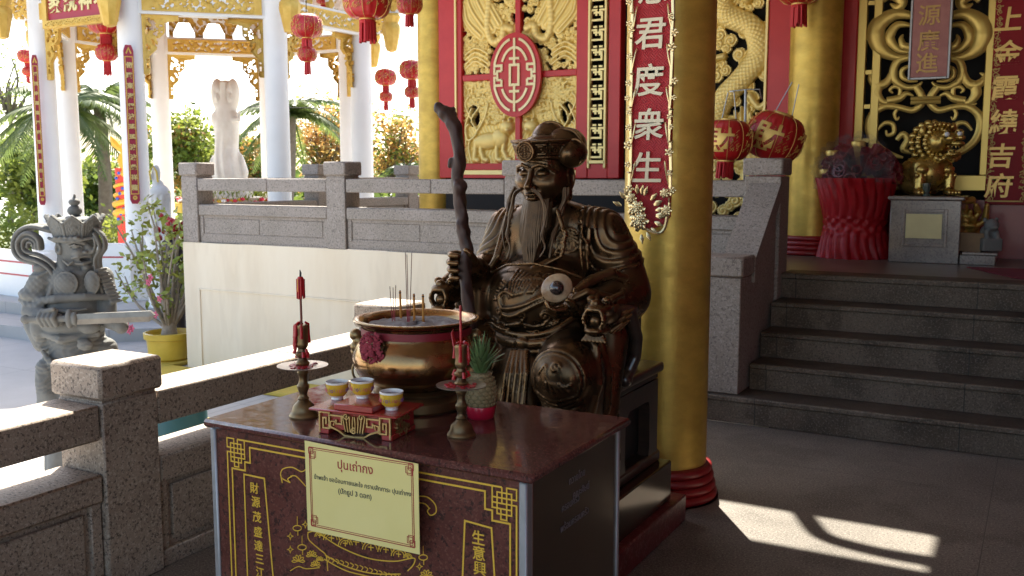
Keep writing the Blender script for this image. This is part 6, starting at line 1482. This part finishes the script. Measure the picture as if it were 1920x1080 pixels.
t = thing('hooded_statue', 'smaller white hooded statue with yellow trim behind the potted plant', 'statue', M.translation); vox_obj('robed_figure', [v], pm('grey_white_stone', (.62, .60, .58), .6, var=(.5, .48, .46), vs=5), t)
g = MB(); g.tube([M @ Vector(f(u, vv, -.065)) for u, vv in ((291, 338), (289, 322), (296, 312), (302, 322), (304, 342))], .012, 6); g.build('yellow_trim', kerb_y, t)
c = P(303, 441, d=12.2); g = MB(); g.lathe([(.26, GZ), (.26, GZ+.1), (.19, GZ+.2), (.19, c.z-.1), (.23, c.z)], (c.x, c.y, 0), 12); tag(g.build('statue_plinth', white, sharp=30), 'slim white plinth under the smaller hooded statue', 'plinth')
# painted dragon pillar
d0 = 19; c = P(231, 440, d=d0); zt_ = P(229, 315, d=d0).z; t = thing('painted_pillar', 'bright red pillar wrapped by a yellow dragon with blue spots beside the pavilion', 'pillar', (c.x, c.y, GZ))
rp = .10; g = MB(); g.lathe([(.16, GZ), (.16, GZ+.5), (rp, GZ+.55), (rp, zt_)], (c.x, c.y, 0), 20); g.build('shaft', pm('bright_red_paint', (.70, .05, .03), .45), t)
g = MB(); k = 60; z0 = P(229, 410, d=d0).z; g.tube([(c.x+rp*1.15*cos(.45*i), c.y+rp*1.15*sin(.45*i), z0+(zt_-z0)*i/k*.75) for i in range(k)], [.05+.02*sin(i*.1) for i in range(k)], 8)
pt = [P(u, v, d=d0) for u, v in ((222, 332), (236, 320), (226, 300), (231, 285), (216, 268), (208, 256))]; g.tube(pt, [.10, .10, .07, .06, .09, .03], 8); g.tube([P(229, 285, d=d0), P(228, 268, d=d0)], [.04, .01], 6)
g.build('dragon', pm('dragon_yellow', (.75, .40, .04), .45), t); g = MB()
for k in range(10):
    a = math.atan2(-c.y, -c.x)+(-.6+.4*(k % 4)); z_ = z0+(zt_-z0)*k/10; bm = bmesh.new(); bmesh.ops.create_icosphere(bm, subdivisions=1, radius=.035); g.addbm(bm, Matrix.Translation((c.x+rp*1.35*cos(a), c.y+rp*1.35*sin(a), z_)))
g.build('blue_spots', pm('blue_paint', (.03, .10, .45), .4), t)

# ------------------------------------------------------------------ grey stone warrior
M, f, s = frame(150, 760, d=5.0); w = thing('stone_warrior', 'grey stone warrior in a pointed crown and armour holding a sword level', 'statue', M.translation)
lo_z = -(M.translation.z+.44)
v = Vox((-.34, -.34, lo_z), (.34, .34, .80), .0052, M)
F_ = f
# robe and legs
v.chain([F_(150, 610), F_(152, 680), F_(150, 760), F_(150, 1050)], [.125, .155, .165, .17], .05); v.chain([F_(112, 640, .02), F_(85, 700, .04), F_(78, 760, .05), F_(90, 900, .05)], [.05, .05, .045, .05], .03); v.chain([F_(112, 680, -.10), F_(108, 760, -.10)], [.06, .07], .04); v.chain([F_(205, 650), F_(212, 720)], [.06, .07], .04)
v.chain([F_(108, 648, -.13), F_(130, 668, -.16), F_(170, 672, -.17), F_(200, 655, -.13)], [.012, .018, .018, .012], .01)
v.box(F_(150, 990), (.27, .27, .20), .02, .01)
# torso
v.chain([F_(150, 520), F_(152, 570), F_(150, 615)], [.125, .145, .13], .04); v.ell(F_(150, 600, -.03), (.165, .14, .07), .03)
for u0, b0, rr_ in ((158, -.120, .056), (201, -.090, .034)):
    v.ell(F_(u0, 519, b0), (rr_, .030, .056), .010); v.chain([F_(u0+rr_/s*cos(2*pi*q/24), 519-.056/s*sin(2*pi*q/24), b0-.008) for q in range(25)], .006, .004)
v.chain([F_(100, 553, -.11), F_(140, 548, -.145), F_(190, 545, -.12), F_(222, 548, -.06)], [.018, .022, .02, .015], .006)
v.chain([F_(100, 612, -.10), F_(150, 622, -.165), F_(205, 614, -.10)], [.02, .024, .02], .006)
v.ell(F_(198, 600, -.14), (.055, .035, .035), .01); v.ell(F_(190, 632, -.15), (.04, .03, .03), .01)
# shoulders and arms
v.ell(F_(108, 508, .0), (.075, .09, .06), .03); v.ell(F_(99, 522, -.03), (.070, .085, .125), .01, ('Y', .62)); v.ell(F_(90, 545, -.04), (.095, .085, .045), .015, ('Y', .12)); v.chain([F_(57, 553, -.05), F_(78, 560, -.10), F_(104, 560, -.13), F_(124, 546, -.125), F_(131, 522, -.10), F_(130, 500, -.07)], [.010, .013, .014, .014, .013, .010], .003); v.ell(F_(104, 493, -.075), (.040, .035, .026), .006); v.chain([F_(84, 508, -.085), F_(104, 508, -.11), F_(122, 498, -.09)], [.007, .010, .008], .004); v.ell(F_(207, 520, .03), (.04, .06, .07), .03)
for q in range(10): v.chain([F_(206+2.6*q, 498+6.6*q, -.06), F_(217+2.9*q, 496+6.6*q, -.03)], [.010, .008], .003)
v.chain([F_(80, 555), F_(78, 600, -.02), F_(95, 635, -.05), F_(118, 632, -.06)], [.07, .06, .05, .035], .02); v.chain([F_(85, 575, -.08), F_(125, 582, -.17), F_(150, 583, -.20)], [.055, .042, .034], .02)
v.chain([F_(210, 535, .02), F_(222, 592, -.06), F_(255, 597, -.15)], [.045, .042, .033], .02); v.ell(F_(260, 598, -.16), (.036, .036, .038), .01)
v.chain([F_(92, 582, -.21), F_(170, 580, -.22)], [.016, .016], .004); v.ell(F_(94, 582, -.21), (.024, .02, .024), .004); v.ell(F_(176, 580, -.22), (.020, .026, .050), .004); v.ell(F_(186, 580, -.22), (.018, .024, .036), .004)
for q in range(4): v.chain([F_(126+8.5*q, 566, -.215), F_(124+8.5*q, 578, -.245), F_(127+8.5*q, 592, -.225)], [.0125, .0135, .012], .003)
v.chain([F_(128, 568, -.22), F_(150, 562, -.235)], [.013, .011], .004)
# neck, head in profile towards picture right (finer grain)
hd = Vox((-.33, -.27, (760-560)*s), (.30, .25, 1.13), .0042, M)
hd.chain([F_(152, 512), F_(155, 470)], [.085, .075], .02); hd.ell(F_(158, 453, .01), (.098, .105, .13), .02); hd.ell(F_(172, 468, -.02), (.072, .075, .085), .02)
hd.chain([F_(140, 478, -.06), F_(152, 500, -.085), F_(178, 504, -.07), F_(196, 494, -.03)], [.022, .026, .022, .012], .012); hd.chain([F_(134, 490, -.05), F_(150, 512, -.085), F_(182, 515, -.06)], [.022, .024, .016], .012)
hd.chain([F_(186, 446, -.06), F_(195, 461, -.06)], [.010, .019], .008); hd.ell(F_(190, 463, -.085), (.012, .014, .009), .004); hd.ell(F_(176, 464, -.085), (.026, .024, .022), .012)
hd.chain([F_(160, 447, -.098), F_(172, 441, -.105), F_(186, 447, -.075)], [.008, .014, .011], .005); hd.ell(F_(173, 453, -.100), (.024, .016, .0135), .006, op='s'); hd.ell(F_(173, 453, -.090), (.017, .016, .0095), .003); hd.chain([F_(163, 452, -.098), F_(174, 449, -.108), F_(184, 453, -.085)], [.004, .005, .004], .002)
hd.ell(F_(186, 477, -.07), (.026, .030, .010), .003, op='s'); hd.chain([F_(166, 474, -.095), F_(178, 470, -.10), F_(194, 471, -.055)], [.006, .009, .006], .003); hd.chain([F_(172, 484, -.09), F_(184, 485, -.085), F_(194, 482, -.05)], [.007, .009, .006], .003); hd.ell(F_(186, 493, -.055), (.024, .03, .018), .01)
hd.ell(F_(141, 457, -.088), (.020, .016, .032), .005); hd.ell(F_(141, 456, -.105), (.010, .012, .020), .004, op='s'); hd.chain([F_(150, 478, -.10), F_(160, 486, -.105), F_(168, 480, -.10)], [.006, .008, .005], .004)
for q in range(5): hd.chain([F_(133+3*q, 440+3*(q % 2), -.095), F_(140+10*q, 436, -.115), F_(150+9*q, 440, -.11+.006*q)], [.008, .009, .006], .003)
def crown(X, Y, Z):
    z0 = (760-441)*s; t_ = np.clip((Z-z0)/.115, 0, 1); x = X-(160-150)*s; r = np.hypot(x, Y); a = np.arctan2(Y, x); fl = np.abs(((a/(2*pi)*8+.10) % 1)-.5)*2
    R = .100+.036*t_+.006*(1-fl)*t_; top = z0+.088+.044*(1-fl)
    pat = np.where((fl > .84) & (t_ < .9), .006, 0)+np.where((np.abs(fl-.66) < .06), .003, 0)+.003*(np.sin(Z*190+3*np.cos(a*24))*np.cos(a*32))*(fl < .55)*(t_ > .15)*(t_ < .8)+np.where(np.abs(top-Z-.010) < .006, .004, 0)
    return np.maximum(np.maximum(np.abs(r-R+.008-pat*.5)-.010-pat*.5, z0-.012-Z), Z-top)
hd.fn(crown, F_(90, 450, -.2), F_(230, 380, .2), .003); hd.ell(F_(160, 428), (.102, .102, .035), .01); hd.ell(F_(160, 405), (.11, .11, .02), .02); hd.chain([F_(119, 438, -.06), F_(135, 441, -.10), F_(160, 442, -.115), F_(185, 440, -.10), F_(201, 437, -.06)], [.008, .009, .009, .009, .008], .003)
hd.ell(F_(160, 388), (.036, .036, .028), .003); hd.ell(F_(160, 372), (.028, .028, .020), .003); hd.chain([F_(160, 367), F_(161, 359)], [.008, .006], .004)
# the looping ribbons
lp_ = lambda L, b0, r: hd.chain([tuple(q) for q in bez([F_(u, vv, b0) for u, vv in L], 6)], r, .002, sq=(1, .45, 1))
for b0, r in ((.035, .016), (-.045, .015)):
    lp_([(122, 424), (85, 417), (60, 430), (52, 455), (62, 475), (88, 484), (112, 492), (128, 512), (131, 545)], b0, r)
for L, r in (([(106, 456), (104, 440), (92, 430), (78, 430), (67, 442), (66, 458), (76, 472), (100, 480), (122, 496), (134, 520), (134, 545)], .0135), ([(99, 456), (98, 444), (88, 437), (78, 440), (74, 452), (80, 463), (104, 470), (128, 488), (142, 515), (140, 545)], .0105), ([(94, 456), (91, 446), (84, 446), (82, 454)], .009)): lp_(L, -.075, r)
for L, b0, r in (([(203, 420), (216, 436), (218, 456), (207, 474), (208, 500), (218, 535)], -.03, .0105), ([(203, 430), (210, 444), (211, 460), (202, 478), (204, 505), (214, 540)], -.05, .0095), ([(204, 438), (205, 452), (200, 464)], -.06, .007)): lp_(L, b0, r)
v.ell(F_(99, 604, -.07), (.055, .065, .085), .015); v.chain([F_(84, 640, -.05), F_(104, 646, -.09), (F_(124, 634, -.085))], [.010, .013, .010], .004)
for q in range(4): v.chain([F_(104, 566+12*q, -.105), F_(130, 569+12*q, -.145), F_(160, 570+12*q, -.155), F_(192, 567+12*q, -.12)], [.006, .009, .009, .006], .003)
# scales, folds and chisel marks
v.disp(lambda X, Y, Z: (.0032*np.abs(np.sin((X*1.0)*85+Z*85)*np.sin(X*85-Z*85))*((X < -.055) & (Z > .55) & (Z < .695) & (Y < .02))).astype(np.float32)*np.ones_like(Y, dtype=np.float32), (-.34, -.3, .5), (-.05, .3, .72))
v.disp(lambda X, Y, Z: (.002*np.abs(np.sin(X*110+Z*110)*np.sin(X*110-Z*110))*((X > -.09) & (Y < -.06))).astype(np.float32), (-.09, -.3, .61), (.20, -.05, .74))
v.disp(lambda X, Y, Z: (.010*np.sin(X*42+4*np.sin(Z*7)+Y*20)*np.clip((.30-Z)/.2, 0, 1)).astype(np.float32), (-.34, -.34, -.4), (.34, .34, .33))
v.disp(lambda X, Y, Z: (.003*np.sin(X*60+9*np.sin(Z*26))*np.sin(Z*90+3*np.sin(X*40))*(Y < 0)).astype(np.float32), (-.16, -.3, .10), (.2, 0, .40))
vox_obj('armoured_figure', [v, hd], stone, w)
a, b_ = M @ Vector(F_(190, 581, -.22)), M @ Vector(F_(331, 575, -.22)); sw_ = thing('stone_sword', 'long grey sword blade held level in the fist of the stone warrior', 'sword', a)
g = MB(); d_ = (b_-a).normalized(); up = Vector((0, 0, 1)); nn = d_.cross(up); L = (b_-a).length; hh = .027
prof = [(0, -hh), (L*.93, -hh*1.0), (L, .2*hh), (L*.95, hh), (0, hh)]; k = len(prof)
V_ = [a+d_*x+up*y+nn*.009 for x, y in prof]+[a+d_*x+up*y-nn*.009 for x, y in prof]; V_ += [a+d_*(L*.02)+nn*.013, a+d_*(L*.93)+nn*.013, a+d_*(L*.02)-nn*.013, a+d_*(L*.93)-nn*.013]
Fq = [(i, (i+1) % k, k+(i+1) % k, k+i) for i in range(k)]+[(0, 1, 11, 10), (10, 11, 3, 4), (11, 1, 2), (11, 2, 3), (0, 10, 4), (5, 12, 13, 6), (12, 9, 8, 13), (13, 7, 6), (13, 8, 7), (5, 9, 12)]
g.add(V_, Fq); g.build('blade', pm('sword_metal', (.22, .21, .19), .4, .6, var=(.15, .14, .13), vs=12), sw_, False)

# ------------------------------------------------------------------ potted plant and odd things in the courtyard
c = P(309, 668, z=GZ+.02); c = Vector((-8.02, 7.0, GZ)); dp = c.dot(FW)
zr = P(309, 622, d=dp).z; zpl = P(300, 672, d=dp).z
pp = thing('potted_plant', 'straggly flowering desert rose bush in a yellow pot on a yellow block', 'potted plant', c)
g = MB(); g.box((c.x-.26, c.y-.26, GZ), (c.x+.26, c.y+.26, zpl), .01); g.build('block', kerb_y, pp)
g = MB(); g.lathe([(.19, zpl), (.215, zpl+.02), (.23, zr-.07), (.255, zr-.06), (.26, zr), (.235, zr+.005), (.225, zr-.05), (.001, zr-.05)], (c.x, c.y, 0), 40, cap=False); g.build('pot', pm('yellow_pot_paint', (.72, .50, .07), .4, var=(.62, .42, .05), vs=5, coat=.2), pp)
g = MB(); rr = random.Random(21); tips = []
g.tube([(c.x, c.y, zr-.06), (c.x+.01, c.y, zr+.08), (c.x, c.y, zr+.18)], [.09, .07, .06], 10)
for k in range(26):
    a = rr.uniform(0, 6.28); sp = rr.uniform(.15, .62); p0 = Vector((c.x+.04*cos(a), c.y+.04*sin(a), zr+.05)); p2 = Vector((c.x+sp*cos(a)-.12, c.y+sp*sin(a)*.6, zr+rr.uniform(.45, 1.35)*(1.15-.5*sp))); p1 = (p0+p2)/2+Vector((rr.uniform(-.1, .1), rr.uniform(-.1, .1), -.05))
    L = bez([tuple(p0), tuple(p1), tuple(p2)], 6); g.tube(L, [.022-.017*i/len(L) for i in range(len(L))], 6); tips.append(p2); tips.append(Vector(L[8]))
g.build('stems', pm('pale_stem', (.34, .29, .24), .8, var=(.24, .20, .16), vs=20), pp)
def leaves(mb, centers, n, rad, size, rr, flat=.5, droop=0):
    for q in centers:
        for _ in range(n):
            o = q+Vector((rr.gauss(0, rad), rr.gauss(0, rad), rr.gauss(0, rad*.8))); d_ = Vector((rr.uniform(-1, 1), rr.uniform(-1, 1), rr.uniform(-.6, .9)-droop)).normalized()
            w_ = d_.cross(Vector((rr.uniform(-1, 1), rr.uniform(-1, 1), rr.uniform(-1, 1)))).normalized(); L = size*rr.uniform(.6, 1.3); m_ = o+d_*L*.5
            mb.add([o, m_+w_*L*flat*.5, o+d_*L, m_-w_*L*flat*.5], [(0, 1, 2, 3)])
g = MB(); leaves(g, tips, 15, .07, .085, rr); g.build('leaves', [pm('bright_leaf', (.22, .30, .045), .45, var=(.30, .30, .06), vs=3)], pp, False)
g = MB()
for u, v_ in ((279, 529), (283, 520), (243, 620), (240, 612), (248, 615), (300, 560), (292, 590)):
    blossom(g, P(u, v_, d=dp-.3), .04, 5)
g.build('blossoms', fm[0], pp)
c2 = P(326, 432, d=10.6); t = thing('red_flower_bunch', 'round bunch of deep red flowers behind the potted plant at the platform corner', 'flowers', c2)
g = MB()
for k in range(60): q = c2+Vector((rr.gauss(0, .055), rr.gauss(0, .055), rr.gauss(0, .06))); bm = bmesh.new(); bmesh.ops.create_icosphere(bm, subdivisions=1, radius=rr.uniform(.025, .045)); g.addbm(bm, Matrix.Translation(q))
g.build('petals', pm('crimson_petal', (.35, .006, .02), .6), t); g = MB(); g.lathe([(.11, GZ), (.09, GZ+.3), (.13, c2.z-.12), (.10, c2.z-.10)], (c2.x, c2.y, 0), 14); g.build('vase', pm('dark_vase', (.05, .04, .05), .4), t)
c3 = P(80, 632, z=GZ); g = MB(); g.lathe([(.13, GZ), (.20, GZ+.12), (.21, GZ+.30), (.16, GZ+.45), (.17, GZ+.48), (.14, GZ+.47)], (c3.x, c3.y, 0), 24); tag(g.build('dark_pot', pm('dark_glaze', (.015, .013, .02), .25, coat=.4)), 'dark glazed round pot half hidden behind the stone warrior', 'pot')
tq = P(335, 812, z=-.05); x0 = -4.6
a, b_ = P(303, 800, d=5.2), P(357, 800, d=5.2)
g = MB(); g.lathe([(.155, GZ), (.17, GZ+.05), (.17, a.z+.12), (.16, a.z+.14), (.001, a.z+.14)], ((a.x+b_.x)/2, (a.y+b_.y)/2, 0), 28, cap=False); tag(g.build('teal_bin', pm('teal_plastic', (.01, .09, .11), .35)), 'dark teal round bin seen through the gap in the near balustrade', 'bin')
a, b_ = P(356, 800, d=5.6), P(400, 800, d=5.6); zt_ = P(375, 797, d=5.6).z
g = MB(); q = (a+b_)/2; g.box((q.x-.07, q.y-.18, GZ), (q.x+.12, q.y+.14, zt_), .01); o = g.build('green_box', pm('green_plastic', (.01, .14, .045), .4)); tag(o, 'small green plastic box with a yellow cloth on it, behind the near balustrade', 'box')
g = MB(); g.box((q.x-.05, q.y-.10, zt_+.001), (q.x+.06, q.y+.10, zt_+.02), .006); tag(g.build('yellow_cloth', kerb_y), 'folded yellow cloth on the green box', 'cloth')
# low courtyard wall with red outline
lw = thing('low_wall', 'low white courtyard wall with a red painted rectangle at the left edge', 'wall', P(30, 515, d=13.5))
a, b_ = P(-60, 500, d=13.9), P(72, 500, d=12.8); z0, z1 = P(30, 518, d=13.3).z, P(30, 471, d=13.3).z; ux = (b_-a); ux.z = 0; wl = ux.length; ux.normalize(); o_ = Vector((a.x, a.y, 0))
g = MB(); g.prism([(0, GZ), (wl, GZ), (wl, z1), (0, z1)], o_, ux, (0, 0, 1), -.22); g.build('wall_panel', white, lw, False)
g = MB(); hM = z1-z0; g.strip([(.05, z0+.04), (wl-.14, z0+.04), (wl-.14, z0+hM*.62), (.05, z0+hM*.62)], .022, o_, ux, (0, 0, 1), .004, closed=True); g.build('red_outline', pm('red_line_paint', (.45, .03, .04), .5), lw, False)
lw2 = thing('low_wall', 'short white courtyard wall with a rounded end between two pavilion columns', 'wall', P(215, 480, d=12.6)); a, b_ = P(165, 480, d=12.6), P(243, 480, d=12.6); z1 = P(215, 458, d=12.6).z; ux = (b_-a); ux.z = 0; wl = ux.length; ux.normalize(); o_ = Vector((a.x, a.y, 0))
g = MB(); g.prism([(0, GZ), (wl, GZ), (wl, z1-.08), (wl-.05, z1-.02), (wl-.14, z1), (0, z1)], o_, ux, (0, 0, 1), -.22); g.build('wall_panel', white, lw2, False); g = MB(); g.strip([(.02, z1-.17), (wl-.08, z1-.17)], .02, o_, ux, (0, 0, 1), .004); g.build('red_outline', pm('red_line_paint', (.45, .03, .04), .5), lw2, False)

# ------------------------------------------------------------------ trees
def broadleaf(label, u, vb, d, crown, n_cl, n_lf, size, mats, seed, trunk=.12, group='broadleaf trees beyond the pavilion', sparse=.33, lean=0):
    rr = random.Random(seed); b0 = P(u, vb, d=d); base = Vector((b0.x, b0.y, GZ)); uc, vc, ru, rv = crown; cc = P(uc, vc, d=d); RX, RZ = ru*d/FPX, rv*d/FPX
    t = thing('tree', label, 'tree', base, group); g = MB(); cl = []
    for _ in range(n_cl):
        while True:
            q = Vector((rr.uniform(-1, 1), rr.uniform(-1, 1), rr.uniform(-1, 1)))
            if .25 < q.length < 1: break
        cl.append(cc+Vector((q.x*RX, q.y*RX*.8, q.z*RZ)))
    fork = Vector((base.x*.4+cc.x*.6, base.y*.4+cc.y*.6, cc.z-RZ*.75)); g.tube(bez([tuple(base), tuple((base+fork)/2+Vector((rr.uniform(-.2, .2), 0, 0))), tuple(fork)], 6), [trunk*(1-.4*i/12) for i in range(13)], 9)
    for q in cl[:int(n_cl*.6)]: g.tube(bez([tuple(fork), tuple((fork+q)/2+Vector((rr.uniform(-.3, .3), rr.uniform(-.3, .3), rr.uniform(-.1, .3)))), tuple(q)], 5), [trunk*.5*(1-.85*i/10)+.008 for i in range(11)], 5)
    g.build('trunk', bark, t); g = MB()
    for q in cl:
        g.m = 0 if len(mats) == 1 or rr.random() < .62 else 1+rr.randrange(len(mats)-1)
        leaves(g, [q], n_lf, sparse*RX*.55+.1, size, rr)
    g.build('crown', mats, t, False); return t
broadleaf('round bright green tree at the left edge in front of the water', 66, 440, 26, (62, 325, 64, 70), 40, 110, .20, [leaf_g, leaf_d], 1)
broadleaf('dark green tree between the second and third pavilion columns', 190, 430, 32, (186, 360, 62, 55), 36, 100, .24, [leaf_d, leaf_g], 2)
broadleaf('green flame tree with orange blossom left of the marble statue', 350, 420, 30, (345, 285, 62, 62), 40, 90, .20, [leaf_g, leaf_d, leaf_g, leaf_o], 3)
broadleaf('low olive green tree between the marble statue and the middle column', 480, 420, 34, (478, 315, 52, 55), 34, 90, .22, [leaf_g, leaf_o, leaf_d], 4)
broadleaf('tree with thin orange brown leaves right of the middle column', 620, 430, 31, (612, 270, 78, 92), 52, 70, .17, [leaf_o, leaf_o, leaf_g], 5, sparse=.28)
broadleaf('orange leaved tree against the gold corner column', 745, 430, 33, (742, 282, 56, 70), 40, 70, .17, [leaf_o, leaf_g, leaf_o], 6, sparse=.28)
broadleaf('tall thin tree with sparse leaves at the left edge behind the palm', 20, 430, 36, (25, 170, 62, 70), 26, 20, .15, [leaf_g], 7, sparse=.4)
def palm(label, u, v, d, R_, seed, trunk=True, nf=20, group='palm trees beyond the pavilion', ut=None):
    rr = random.Random(seed); c = P(u, v, d=d); b0 = P(ut or u, v, d=d); t = thing('palm_tree', label, 'palm tree', (b0.x, b0.y, GZ), group)
    g = MB(); g.tube(bez([(b0.x, b0.y, GZ), ((b0.x*.5+c.x*.5)+.1, (b0.y+c.y)/2, (c.z+GZ)/2), tuple(c)], 8), [.20-.06*i/16 for i in range(17)], 10); g.build('trunk', bark, t)
    g = MB()
    for k in range(nf):
        a = 2*pi*k/nf+rr.uniform(-.2, .2); e = rr.uniform(-.25, 1.15); L = R_*rr.uniform(.85, 1.1); d_ = Vector((cos(a), sin(a), 0)); pts = []
        for i in range(15):
            s_ = i/14; pts.append(c+d_*(L*s_*cos(e*(1-.35*s_)))+Vector((0, 0, L*(s_*sin(e)-(.55+.25*cos(e))*s_*s_))))
        g.tube(pts, [.03*(1-.8*i/14) for i in range(15)], 4)
        for i in range(1, 15):
            tg = (pts[i]-pts[i-1]).normalized(); sd = tg.cross(Vector((0, 0, 1))).normalized()
            for j in range(3):
                o = pts[i-1].lerp(pts[i], j/3); ll = R_*.26*(sin(pi*min(1, (i+j/3)/15*.9+.1))**.6)
                for sg in (1, -1):
                    tip = o+sd*sg*ll*.75+tg*ll*.45+Vector((0, 0, -ll*rr.uniform(.25, .6))); wv = tg*.035*R_/2.2; g.add([o-wv, o+wv, o.lerp(tip, .6)+wv*.8-Vector((0, 0, -.02)), tip], [(0, 1, 2, 3)])
    g.build('fronds', palm_m, t, False); return t
palm('big feathery palm at the left, its fronds crossing the left pavilion column', 120, 205, 23, 2.0, 31)
palm('feathery palm between the second and third pavilion columns', 185, 195, 25, 1.7, 32)
palm('palm with long arching fronds right of the middle pavilion column', 545, 215, 26, 1.75, 33, ut=520)
palm('low fan of palm fronds beyond the balustrade near the gold corner column', 762, 320, 28, .8, 34, nf=14)
# hedge, far trees
g = MB(); rr = random.Random(9); cs2 = []
for k in range(900): q = FW*(21.5+rr.uniform(-.5, .5))+RT*rr.uniform(-16, -2); cs2.append(Vector((q.x, q.y, GZ+rr.uniform(.1, 1.0))))
leaves(g, cs2, 14, .16, .14, rr); q0 = FW*21.5
tag(g.build('hedge', [leaf_g], smooth=False), 'low clipped green hedge beyond the courtyard on the left', 'hedge')
g = MB(); cs2 = []
for k in range(700):
    lat = rr.uniform(-34, 6); dd = rr.uniform(42, 52) if lat > -17 else rr.uniform(150, 160)
    if lat <= -17: lat *= 3.2
    q = FW*dd+RT*lat; cs2.append(Vector((q.x, q.y, GZ+rr.random()**1.3*(1.7+.6*sin(lat*.7)) if lat > -17 else GZ+rr.random()*4)))
leaves(g, cs2, 26, .7, .5, rr); tag(g.build('distant_trees', [leaf_d, leaf_g], smooth=False), 'far off band of trees beyond the lawn and water', 'woods', kind='stuff')
# overhead wires
t = thing('overhead_wire', 'thin dark cable strung across the sky behind the pavilion', 'cable', P(430, 195, d=24)); g = MB()
g.tube(bez([tuple(P(u, v, d=24)) for u, v in ((-40, 160), (180, 180), (330, 190), (480, 200), (640, 205), (800, 222))], 5), .010, 5); g.build('cable', black, t)
